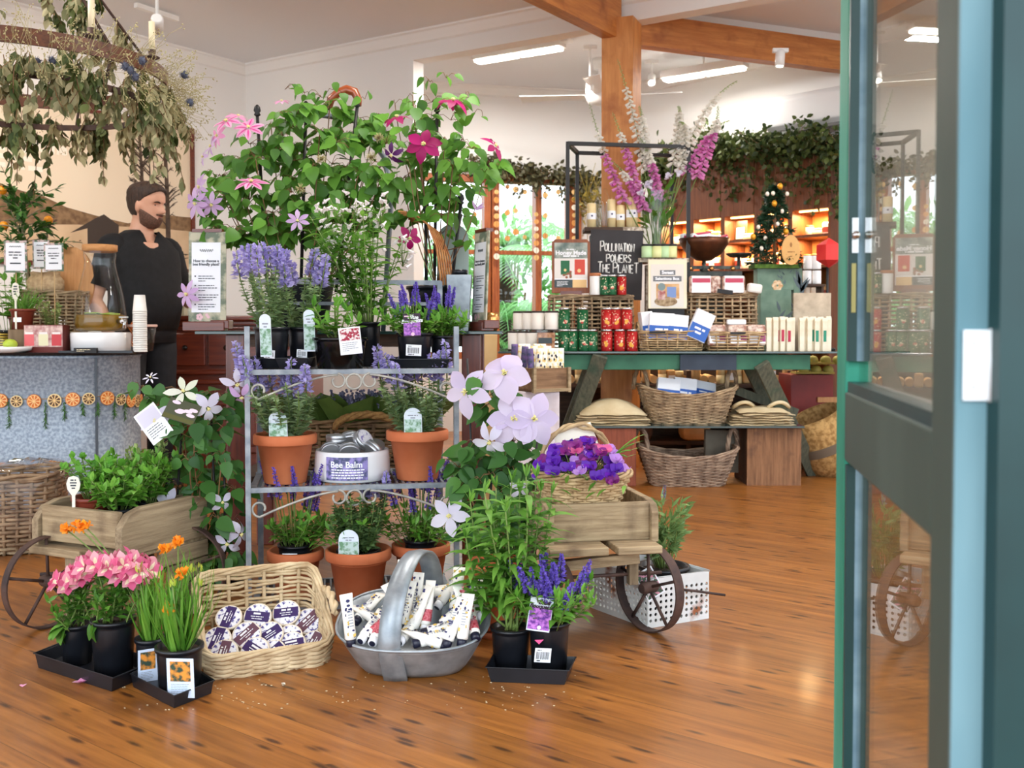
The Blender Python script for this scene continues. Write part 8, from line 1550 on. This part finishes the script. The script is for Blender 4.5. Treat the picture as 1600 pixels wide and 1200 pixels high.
for g_, (x0, x1, cc, nm) in enumerate(((1198, 1240, (178, 40, 70), 'red'), (1249, 1297, (40, 140, 110), 'green'))):
 for i in range(8):
  px = x0+(x1-x0)*(i%4+.5)/4 if 0 else x0+(x1-x0)*(i+.5)/8; t = thing('nougat_stick', '%s tall cream stick packet from the left in the %s labelled bundle' % (ords[i], nm), 'packet', tt(px, .05+.02*(i % 2)+.03), U(-.15, .15), 'cream stick packets'); h_ = 53*5.65/F*U(.97, 1.03); mb = MB(); mb.loft([[(-.013, -.012, 0), (.013, -.012, 0), (.013, .012, 0), (-.013, .012, 0)], [(-.014, -.013, h_*.9), (.014, -.013, h_*.9), (.014, .013, h_*.9), (-.014, .013, h_*.9)], [(-.015, -.002, h_), (.015, -.002, h_), (.015, .002, h_), (-.015, .002, h_)]]); mb.build('packet', STIX, t)
  if i in (3, 4, 6): mb = MB(); mb.rect(face_m((0, -.014, 0)), -.008, h_*.28, .008, h_*.62, .001); mb.build('label', mat(nm+'_stick_label', cc, rough=.5), t)
mb = MB(); p_ = tt(1268, .2); h_ = at(1268, 458, p_.y).z-ZT1; mb.box((0, 0, h_/2), (58*5.8/F, .02, h_)); o = mb.build('marbled_board', mat('marbled', (206, 190, 166), (172, 156, 134), rough=.7, scale=14, detail=8)); o.location = p_; tag(o, 'beige marbled board box standing behind the stick packets', 'box', kind=None)
# sage gift boxes, little fir tree, wooden egg sign, red lantern, white mugs behind the table end
SAGE = mat('sage_box', (96, 124, 106), (120, 146, 126), rough=.6, scale=12)
def gift(label, px0, px1, pyt, pyb, dy, flower):
 Y = YT_+dy; k = Y/F; w_ = (px1-px0)*k; h_ = (pyb-pyt)*k; z_ = at(px0, pyb, Y).z; t = thing('gift_box', label, 'box', (at((px0+px1)/2, 500, Y).x, Y, z_), 0, 'sage green gift boxes'); mb = MB(); mb.box((0, .05, h_/2), (w_, .1, h_)); mb.build('carton', SAGE, t, bevel=.002); Mx = face_m((0, -.0006, 0)); mb = MB()
 for k_ in range(9): mb.leaf(Mx@V((w_*U(.1, .4), h_*U(.2, .8), .001)), Mx.to_3x3()@V((U(-1, 1), 1, 0)), (0, -1, 0), h_*.2, h_*.05, 'lance', 0, 0, 3)
 mb.mi = 1
 for k_ in range(6): a = k_*PI/3; mb.disc(Mx, .01+.02*math.cos(a), h_*.2+.02*math.sin(a), .015, .0014+.0001*k_, 8)
 mb.build('printed_flower', [mat('print_grey_leaf', (90, 104, 110), rough=.6), mat('print_amber', (196, 140, 84), (236, 214, 180), rough=.6, scale=60)], t)
zc = ZT1; gift('sage gift box at the bottom, behind the right hamper', 1188, 1236, 453, 548, .42, 1); gift('sage gift box at the top, under the little fir tree', 1183, 1240, 419, 453, .46, 1); gift('narrow sage gift box standing on its edge beside the stack', 1240, 1253, 419, 548, .46, 0)
Yt = YT_+.5; zt3 = at(1210, 416, Yt).z; ft = thing('fir_tree', 'small dark potted fir tree with gold and white baubles', 'tree', (at(1210, 410, Yt).x, Yt, zt3)); mb = MB(); tk = MB(); hT = at(1210, 285, Yt).z-zt3; tk.tube([(0, 0, 0), (0, 0, hT)], [.012, .003], 6)
for lv in range(17):
 z_ = hT*(.08+.9*lv/17); L_ = .14*(1-lv/18)+.015
 for b_ in range(7):
  a = U(0, 6.3); d_ = V((math.cos(a), math.sin(a), -.15)); e = V((0, 0, z_))+d_*L_; tk.tube([(0, 0, z_), e], .002, 4)
  for q in range(26): p_ = V((0, 0, z_)).lerp(e, U(.15, 1)); mb.leaf(p_, d_+rv(.9), rdir(), .042, .011, 'lance', 0, .1, 2)
tk.build('trunk', STEMB, ft); mb.build('needles', leafmat('fir_needle', (24, 50, 34), (46, 78, 50), .1), ft); mb = MB(); mb.box((0, 0, -.004), (.28, .16, .024)); mb.build('moss_base', mat('moss', (60, 90, 34), (92, 122, 50), rough=1, scale=40, bump=.6), ft)
for i, (px, py, c) in enumerate(((1219, 291, 0), (1199, 303, 1), (1208, 302, 1), (1210, 318, 0), (1185, 355, 1), (1230, 303, 1), (1228, 362, 0), (1196, 372, 1), (1215, 350, 1), (1222, 330, 1), (1190, 388, 1), (1177, 370, 0))):
 mb = MB(); mb.ball(at(px, py, Yt-.08)-V(ft.location), .012 if c else .017, 10, (1, 1, 1.2)); mb.build('bauble', mat('bauble_gold', (226, 160, 40), rough=.2, metal=.4) if c == 0 else mat('bauble_white', (240, 230, 214), rough=.25), ft)
Ye = YT_+.38; t = thing('wooden_egg_sign', 'egg shaped tan wooden sign leaning before the little fir tree', 'sign', (at(1235, 414, Ye).x, Ye, at(1235, 414, Ye).z)); k = Ye/F; Mx = face_m((0, 0, 23*k), 0, .08); mb = MB(); mb.prism([(14.5*k*math.cos(a)*(1+.1*math.sin(a)*-.5), 23.5*k*math.sin(a)) for a in [2*PI*i/30 for i in range(30)]], Mx, .012); mb.build('board', mat('egg_wood', (206, 158, 90), (216, 170, 104), rough=.6), t); mb = MB(); mb.lines(Mx, -8*k, -4*k, 16*k, 1, 1, 1.6*k, .0128, True); mb.lines(Mx, -5*k, -11*k, 10*k, 1, 1, 1.6*k, .0128, True); mb.disc(Mx, 0, 8*k, 2*k, .0128, 6, 4*k); mb.build('engraving', mat('burn', (150, 104, 56), rough=.7), t)
Yl = YT_+.3; t = thing('paper_lantern', 'faceted red paper star lantern beside the green door edge', 'lantern', at(1295, 395, Yl)); mb = MB(); mb.ball((0, 0, 0), .085, 6, (1, 1, 1.05)); mb.s = [False]*len(mb.s); mb.build('paper_shell', mat('lantern_red', (206, 34, 40), (226, 60, 56), rough=.6), t); mb = MB(); mb.tube([(0, .02, -.06), (0, .02, ZT1-at(1295, 395, Yl).z+.012)], .008, 8); mb.lathe([(.05, 0), (.05, .012)], 20, c=(0, .02, ZT1-at(1295, 395, Yl).z+.0005)); mb.build('stand', BLACKI, t)
for i, (px, py) in enumerate(((1262, 421), (1276, 421), (1261, 444), (1276, 444))):
 Y = YT_+.6; k = Y/F; bottle('white_mug', 'white candle cup, %s of the four stacked beside the fir tree' % ('upper left', 'upper right', 'lower left', 'lower right')[i], 'cup', (at(px, py, Y).x, Y, at(px, py, Y).z), [(6.5*k, 0), (6.8*k, 2*k), (6.8*k, 21*k), (6.2*k, 21*k), (6*k, 4*k), (.0001, 3*k)], mat('white_ceramic'), group='white candle cups')
Y = YT_+.6; k = Y/F; t = thing('wooden_riser', 'dark timber riser under the white candle cups', 'shelf', (at(1268, 446, Y).x, Y+.04, ZT1)); hz = at(1268, 444, Y).z-ZT1; mb = MB(); mb.box((0, 0, hz-.008), (38*k, .14, .014)); mb.box((-16*k, 0, hz/2), (.014, .12, hz-.016)); mb.box((16*k, 0, hz/2), (.014, .12, hz-.016)); mb.box((0, .0, hz-23*k*1.0+.09), (38*k, .12, .006)) if 0 else None; mb.build('riser', DWOOD, t)
# low shelf goods
def tote_pile(label, px0, px1, dy, n, fold, group='folded tote bags'):
 a, b_ = l0(px0, dy), l0(px1, dy); w_ = (b_-a).length
 for i in range(n):
  f_ = 1-.04*i+U(-.03, .03); t = thing('tote_bag', '%s cream cloth tote bag from the bottom of the %s' % (ords[i] if i < n-1 else 'topmost', label) if i < n-1 else 'topmost cream cloth tote bag on the %s' % label, 'bag', (a.x+w_/2+U(-.012, .012), a.y+.14, ZT0+.0005+i*.0145), U(-.12, .12), group); mb = MB(); mb.sm = True; nx = 16; q_ = []
  top = i == n-1
  def zz(u, v): e = max(abs(u), abs(v)); return (.03*(1-u*u)*(1-v*v)*fold if top else 0)+.003*math.sin(7*u+i)*math.sin(5*v)
  up = [[(u*w_/2*f_, v*.15, .013*(1-max(abs(u), abs(v))**6)*(1+.35*math.sin(4*u+2.3*i)*abs(u))+zz(u, v)) for u in [-1+2*k_/nx for k_ in range(nx+1)]] for v in [-1+2*k_/8 for k_ in range(9)]]; lo_ = [[(x, y, .001) for x, y, z in r_] for r_ in up]
  mb.loft(up, cap=False, closed=False); mb.loft(list(reversed(lo_)), cap=False, closed=False); mb.loft([[p for p in up[0]], [p for p in lo_[0]]], cap=False, closed=False); mb.build('cloth', mat('calico', (206, 184, 142), (222, 204, 166), rough=.9, scale=9, bump=.2), t)
  if top and fold < 1.5:
   for s_ in (-1, 1): hb_ = MB(); hb_.tube(bez((s_*.1-.06, -.05, .02), (s_*.1, -.12, .085), (s_*.1+.07, -.02, .02), 10), .011, 6); hb_.build('handle', mat('calico'), t)
tote_pile('left pile on the low shelf', 898, 1020, .02, 5, 2.4); tote_pile('right pile on the low shelf', 1146, 1248, .02, 6, .4)
def bigbasket(label, px0, px1, py0, py1, Y, z, m, dip, handles=True):
 a, b_ = at(px0, py1, Y), at(px1, py1, Y); w_ = b_.x-a.x; h = at(px0, py0, Y).z-z; t = thing('handled_basket', label, 'basket', ((a.x+b_.x)/2, Y+.17, z), 0, 'saddle shaped handled baskets'); wicker(t, w_*.37, .12, w_*.5, .17, h, 20, 26, .0055, m, rim=3, e=4, dip=dip)
 for s_ in (-1, 1): loop_handle(t, (s_*w_*.475, 0, h-.01), .05, .008, m, PI/2-s_*.8, -.01, 3, .125)
 return t
hbk = bigbasket('willow basket of blue boxes on the low glass shelf', 1003, 1157, 606, 664, 5.6, ZT0, WICKD, .05); bigbasket('empty willow basket on the floor under the low shelf', 1003, 1159, 704, 765, 5.5, 0, mat('willow_grey', (112, 90, 74), (178, 154, 130), rough=.75, scale=22, lo=.3, hi=.7), .05)
for i, (px, dx) in enumerate(((1040, 0), (1067, .06), (1100, .1))): bluebox('%s blue and white box from the left in the willow basket' % ords[i], (at(px, 620, 5.75).x, 5.7+.03*i, ZT0+.12), .13, .14, .06, (-.3, .12, 0) if i < 2 else (-.8, .2, 0), 'blue boxes in the willow basket')
p_ = at(966, 770, 5.52); t = thing('timber_box', 'red-brown timber box under the left end of the low shelf', 'box', (p_.x, 5.58, 0)); mb = MB(); mb.box((0, .14, ZT0/2-.007), (60*5.55/F, .28, ZT0-.014)); mb.build('box_body', wood('red_box', (116, 56, 36), (152, 82, 56), rough=.75, ax=2), t, bevel=.004)
p_ = at(1210, 755, 5.6); t = thing('timber_crate', 'old dark timber crate under the right end of the low shelf', 'crate', (p_.x, 5.62, 0)); mb = MB(); w_ = 84*5.65/F; h_ = ZT0-.013; mb.box((0, .0, h_/2), (w_, .022, h_)); mb.build('end_panel', wood('burnt_crate', (104, 72, 48), (156, 112, 78), (66, 46, 40), rough=.85, ax=2), t); mb = MB(); mb.box((-w_/2+.011, .16, h_/2), (.02, .3, h_)); mb.box((w_/2-.011, .16, h_/2), (.02, .3, h_)); mb.box((0, .16, .01), (w_, .3, .02)); mb.box((0, .3, h_/2), (w_, .02, h_)); mb.build('crate_sides', DWOOD, t); mb = MB(); mb.box((-w_/2-.12, .12, h_*.55), (.19, .05, h_*.75)); mb.build('end_flap', mat('grey_board2', (84, 78, 68), (112, 104, 90), rough=.9), t)
p_ = at(1278, 735, 6.0); t = thing('seagrass_basket', 'round seagrass basket with dark bands lying tilted beside the crate', 'basket', (p_.x+.05, 6.0, .2), 0, None, (.1, -.45, 0)); mb = MB(); mb.sm = True; mb.lathe([(.14, -.19), (.17, -.1), (.18, 0), (.175, .1), (.16, .19), (.15, .19), (.165, 0), (.13, -.17), (.0001, -.17)], 30); mb.build('woven_side', mat('seagrass', (150, 112, 62), (194, 154, 96), rough=.85, scale=40, lo=.4, hi=.6, bump=.5), t); mb = MB(); mb.lathe([(.1815, -.025), (.1825, .03)], 30, cap=False); mb.build('dark_band', mat('band_grey', (112, 98, 82), rough=.9), t)
# ---------------------------------------------------------------- shelving wall
SH = FC+NR*.32; Wb = wood('cabinet_wood', (88, 46, 24), (128, 74, 42), rough=.5, ax=2); Wi = wood('cabinet_inside', (176, 112, 56), (206, 142, 80), rough=.5, ax=2)
bays = [1030, 1080, 1128, 1180, 1233, 1296]; zz = lambda py, Y: at(1100, py, Y).z
RY = math.atan2(DR.y, DR.x); items = []
for i in range(5):
 a, b_ = online(bays[i], SH, DR), online(bays[i+1], SH, DR); c = (a+b_)/2; w_ = (b_-a).length; t = thing('shelving_cabinet', 'tall lit wooden shelving unit, %s from the left along the far right wall' % ords[i], 'cabinet', (c.x, c.y, 0), RY, 'lit shelving units'); d_ = .3; zt_, zd, z1, z2, z3 = 2.17, 1.72, 1.545, 1.33, 1.1
 mb = MB(); mb.box((0, d_-.01, zt_/2), (w_, .02, zt_)); mb.build('back_panel', Wi, t); mb = MB()
 for s_ in (-1, 1): mb.box((s_*(w_/2-.009), d_/2, zt_/2), (.018, d_, zt_))
 mb.build('upright', Wb, t); mb = MB(); mb.box((0, .006, (zt_+zd)/2), (w_-.04, .02, zt_-zd)); mb.build('upper_door', Wb, t, bevel=.003); mb = MB(); mb.box((0, d_/2, zt_-.01), (w_-.036, d_-.02, .02)); mb.build('top_board', Wb, t); mb = MB(); mb.box((0, d_/2, zd+.01), (w_-.036, d_-.02, .02)); mb.build('middle_board', Wb, t)
 for z_ in (z1, z2, z3, .8, .45): mb = MB(); mb.box((0, d_/2, z_-.009), (w_-.036, d_-.02, .018)); mb.build('shelf', Wb, t)
 mb = MB(); mb.box((0, .02, .22), (w_-.04, .02, .42)); mb.build('lower_door', Wb, t); mb = MB(); mb.box((0, .05, zd-.006), (w_*.7, .02, .01)); mb.build('light_strip', mat('warm_strip', (255, 214, 150), emit=(255, 196, 120), estr=5), t)
 Mx = wm(t); p_ = Mx@V((0, .12, zd-.02)); lamp('niche_lamp', 'AREA', p_, 5.5, (1, .66, .32), w_*.6, .1, (0, 0, RY)); p_ = Mx@V((0, .1, z1-.03)); lamp('niche_lamp', 'AREA', p_, 4, (1, .68, .36), w_*.6, .1, (0, 0, RY))
 # goods standing on the shelves
 for si, (z_, n_) in enumerate(((z1, 3), (z2, 4), (z3, 4), (.8, 4), (.45, 3))):
  for q in range(n_):
   x = -w_/2+.05+(w_-.1)*(q+.5)/n_; loc = Mx@V((x, .12, z_)); kind = rnd.choice((0, 0, 1, 2)) if not (si == 0 and i == 2 and q == 0) else 3
   nm = '%s from the left, %s shelf of the %s lit unit' % (ords[q], ('top', 'second', 'third', 'fourth', 'lowest')[si], ords[i])
   if kind == 0: can('honey_jar', 'small white labelled jar '+nm, 'jar', loc, .03, U(.07, .1), mat('jar_label', (236, 226, 210), rough=.5), mat('jar_lid_gold', (150, 110, 60), rough=.4), None, 'goods in the lit shelving', .18)
   elif kind == 1: packet('small gift carton '+nm, loc, .07, U(.06, .11), .05, mat('carton_tan', (206, 166, 116), rough=.6) if q % 2 else WHITEP, mat('carton_lab', (150, 70, 60), rough=.6), (0, 0, RY), 'goods in the lit shelving', 'box')
   elif kind == 2: can('cream_tin', 'low cream tin '+nm, 'tin', loc, .036, .05, CREAM, WHITEP, None, 'goods in the lit shelving', .25)
   else:
    o = thing('framed_notice', 'small dark framed notice on the top shelf of the third lit unit', 'picture', loc, RY); mb = MB(); Mf = face_m((0, 0, 0), 0, .08); mb.prism([(-.05, 0), (.05, 0), (.05, .15), (-.05, .15)], Mf, .012); mb.build('frame_board', DWOOD, o); mb = MB(); mb.rect(Mf, -.036, .014, .036, .1, .0125); mb.build('paper', WHITEP, o)
# vines on top of the shelving and over the windows
def garland(name, label, path, n, m, L_, spread, hangn, hl, m2=None):
 t = thing(name, label, 'garland', path[0]); o = V(path[0]); mb = MB(); st_ = MB(); pts = [V(p)-o for p in path]; st_.tube(pts, .006, 5)
 for k in range(n):
  p_, d_ = sub_pt(pts, U(0, 1)); q_ = p_+V((U(-1, 1), U(-1, 1), U(-.55, 1)))*spread*U(.2, 1); st_.tube([p_, q_], .002, 3)
  for l in range(8): mb.leaf(q_+rv(.045), rv()-V((0, 0, .3)), rdir(), L_*U(.6, 1.1), L_*.62, 'oval', U(0, .4), .2, 3)
 for k in range(hangn):
  p_, d_ = sub_pt(pts, U(0, 1)); e = p_+V((U(-.08, .08), U(-.1, .1), -U(.3, 1)*hl)); st_.tube(bez(p_, p_+rv(.05), e, 4), .0016, 3)
  for l in range(14): q_ = p_.lerp(e, U(0, 1)); mb.leaf(q_+rv(.02), rv()-V((0, 0, .5)), rdir(), L_*U(.5, 1), L_*.55, 'oval', .2, .2, 3)
 mb.build('leaves', m, t); st_.build('twigs', STEMB, t); return t
pth = [V((*(online(px, SH, DR)+NR*.02).xy, 2.2+dz_)) for px, dz_ in ((1010, -.1), (1060, .02), (1110, .06), (1160, .0), (1210, -.04), (1260, -.04), (1310, -.1), (1345, -.14))]; garland('ivy_garland', 'thick green and yellow ivy lying along the top of the shelving', pth, 420, G_VINE, .055, .17, 110, .5)
pth = [V((*(wp(px, .1)).xy, at(px, py, wp(px, .1).y).z)) for px, py in ((745, 262), (775, 258), (800, 268), (830, 272), (860, 270), (890, 280), (915, 285), (938, 272))]; garland('dried_garland', 'dried eucalyptus garland draped above the far windows', pth, 110, leafmat('eucalyptus', (66, 66, 44), (120, 116, 84), .2), .055, .1, 26, .22)
p_ = wp(925, .2); t = thing('dried_wreath', 'bunch of dried yellow stems hanging behind the candle shelf', 'dried flowers', (p_.x, p_.y, 1.95)); mb = MB()
for k in range(60): mb.tube(bez((0, 0, 0), rv(.12), V((U(-.14, .1), U(-.1, .1), U(-.35, .35))), 4), .0025, 4)
for k in range(70): mb.leaf(rv(.13), rdir(), rdir(), .06, .025, 'oval', .2, .2, 3)
mb.build('stems', leafmat('dry_yellow', (110, 104, 50), (196, 170, 80), .2), t)
# strings of dried citrus in the windows
SLW = [mat('citrus_pale', (232, 186, 116), rough=.5, trans=0), mat('citrus_amber', (224, 156, 84), rough=.5), mat('citrus_cream', (246, 236, 216), rough=.5)]
for i, (px, py0, py1, n_, off) in enumerate(((793, 292, 372, 3, .05), (806, 296, 362, 3, .05), (820, 300, 370, 2, .05), (852, 305, 368, 3, .05), (872, 300, 372, 2, .05), (776, 300, 400, 9, .09), (897, 300, 408, 10, .09), (838, 335, 402, 7, .1), (742, 300, 370, 3, .05))):
 c = wp(px, off); t = thing('citrus_string', '%s string of dried citrus slices from the left, hung in the far windows' % ords[(1, 2, 3, 5, 6, 0, 7, 4, 8)[i]] if px != 742 else 'string of dried citrus slices in the window nearest the magenta clematis', 'garland', (c.x, c.y, at(px, py0, c.y).z), math.atan2(-DW.y, -DW.x)+PI, 'citrus strings in the windows'); L_ = (py1-py0)*c.y/F; mb = MB(); mb.tube([(0, 0, .12), (0, 0, -L_-.02)], .0015, 3); mb.build('thread', mat('twine'), t)
 for k in range(n_): r_ = U(.018, .028); mb = MB(); mb.prism([(r_*math.cos(2*PI*q/14), r_*math.sin(2*PI*q/14)) for q in range(14)], Matrix.Translation((0, 0, -L_*k/max(1, n_-1)))@Matrix.Rotation(U(-.4, .4), 4, 'Z')@Matrix.Rotation(PI/2, 4, 'X'), .004); mb.build('citrus_slice', SLW[rnd.choice((0, 1, 1)) if n_ < 6 else k % 3], t)
# ---------------------------------------------------------------- goods on low shelves under and behind the table
Yb = 6.75; xa, xb = at(752, 600, Yb).x, at(1238, 600, Yb).x; ks = thing('back_shelf', 'low dark timber shelf of candles and papers behind the green table', 'shelf', ((xa+xb)/2, Yb, 0)); w_ = xb-xa; zk = [at(900, 628, Yb).z, at(900, 600, Yb).z]; mb = MB()
for z_ in (zk[1], .12): mb.box((0, .17, z_-.012), (w_, .36, .024))
mb.build('shelf_board', DWOOD, ks); mb = MB(); mb.box((0, .36, .33), (w_, .02, .66)); mb.build('back_panel', DWOOD, ks); mb = MB()
for f_ in (-.5, -.17, .17, .5): mb.box((f_*(w_-.03), .17, .3), (.03, .34, .6))
mb.build('upright', DWOOD, ks)
def bk(px, dy=.08, z=None): return V((at(px, 600, Yb+dy).x, Yb+dy, zk[1] if z is None else z))
n_ = 0
for px in range(762, 1235, 13):
 n_ += 1; r_ = rnd.random(); side = 'left of the slanting green leg' if px < 900 else 'between the slanting legs' if px < 1190 else 'right of the slanting leg'; ix = (px-762)//13
 nm = '%s from the left on the low shelf behind the table' % (ords+['seventeenth', 'eighteenth', 'nineteenth']+['twenty-'+o for o in ['zeroth']+ords[:9]]+['thirtieth']+['thirty-'+o for o in ords[:9]]+['fortieth'])[min(ix, 38)].replace('twenty-zeroth', 'twentieth')
 if r_ < .35: can('wax_candle', 'short beeswax candle '+nm, 'candle', bk(px, U(.03, .1)), .03, U(.08, .13), mat('beeswax'), mat('beeswax'), None, 'goods on the low back shelf', .5)
 elif r_ < .65: packet('kraft paper parcel '+nm, bk(px, U(.05, .12)), .055, U(.09, .17), .08, mat('kraft'), WHITEP if rnd.random() < .5 else None, (0, 0, U(-.1, .1)), 'goods on the low back shelf', 'parcel')
 else:
  t = thing('paper_roll', 'tan paper roll '+nm, 'roll', bk(px, .02)+V((0, 0, .03)), 0, 'goods on the low back shelf'); mb = MB(); mb.lathe([(.027, 0), (.027, .26)], 14, Matrix.Rotation(-PI/2, 3, 'X')); mb.build('roll', mat('kraft'), t)
for i, (px, w2, h2, m) in enumerate(((800, .14, .2, DWOOD), (912, .2, .24, mat('box_grey', (70, 62, 54), (92, 82, 70), rough=.9)), (1000, .16, .22, DWOOD), (1085, .2, .2, mat('kraft')), (1170, .2, .24, wood('tan_board')))): packet('%s storage box from the left inside the low shelf behind the table' % ords[i], bk(px, .06, .1205), w2, h2, .2, m, None, (0, 0, 0), 'storage boxes in the low shelf', 'box')
p_ = at(1276, 650, 6.35); t = thing('red_drawers', 'red cupboard with narrow tan drawers behind the right leg of the table', 'cupboard', (p_.x, 6.35, 0)); hz = at(1276, 586, 6.35).z; mb = MB(); mb.box((-.03, .15, hz/2), (66*6.35/F, .3, hz)); mb.build('carcass', mat('dark_red', (112, 24, 20), (134, 34, 26), rough=.5, scale=5), t)
for k in range(7): mb = MB(); mb.box((.085, -.004, .12+k*.052), (.17, .02, .034)); mb.build('drawer', wood('tan_board'), t, bevel=.002)
for i, (px, zr) in enumerate(((1256, 0), (1275, 0), (1294, 0), (1270, 1), (1290, 1), (1309, 1))):
 t = thing('green_soap', '%s olive green moulded soap in the %s row on the red cupboard' % (ords[i % 3], 'lower' if zr == 0 else 'upper'), 'soap', (at(px, 580, 6.42).x, 6.42, hz+.03+zr*.062), 0, 'olive green soaps'); mb = MB(); mb.ball((0, 0, 0), .036, 12, (1, .9, .85)); mb.build('soap', mat('olive_soap', (150, 144, 62), (176, 168, 84), rough=.5), t)
p_ = at(1276, 575, 6.35)
for k in range(2): mb = MB(); mb.box((p_.x, 6.44, hz+.012+k*.062), (.25, .12, .012)); tag(mb.build('egg_tray', mat('egg_tray_yellow', (176, 160, 80), rough=.8)), '%s shallow yellowish tray of green soaps on the red cupboard' % ('lower', 'upper')[k], 'tray', 'soap trays')
# far end beyond the green door: plain timber shelves
t = thing('timber_shelf', 'brown timber shelf unit seen in the gap beside the door hinge', 'shelf', (3.3, 6.6, 0)) if 0 else None
pz_ = online(1550, FC+NR*.26, DR); t = thing('wall_shelf', 'narrow timber wall shelf glimpsed between door and jamb', 'shelf', (pz_.x, pz_.y, 0), RY); mb = MB()
for z_ in (.45, .75, .9): mb.box((0, .1, z_), (.5, .22, .025))
for s_ in (-.25, .25): mb.box((s_, .1, .47), (.025, .22, .95))
mb.build('shelf_boards', MAHOG, t)
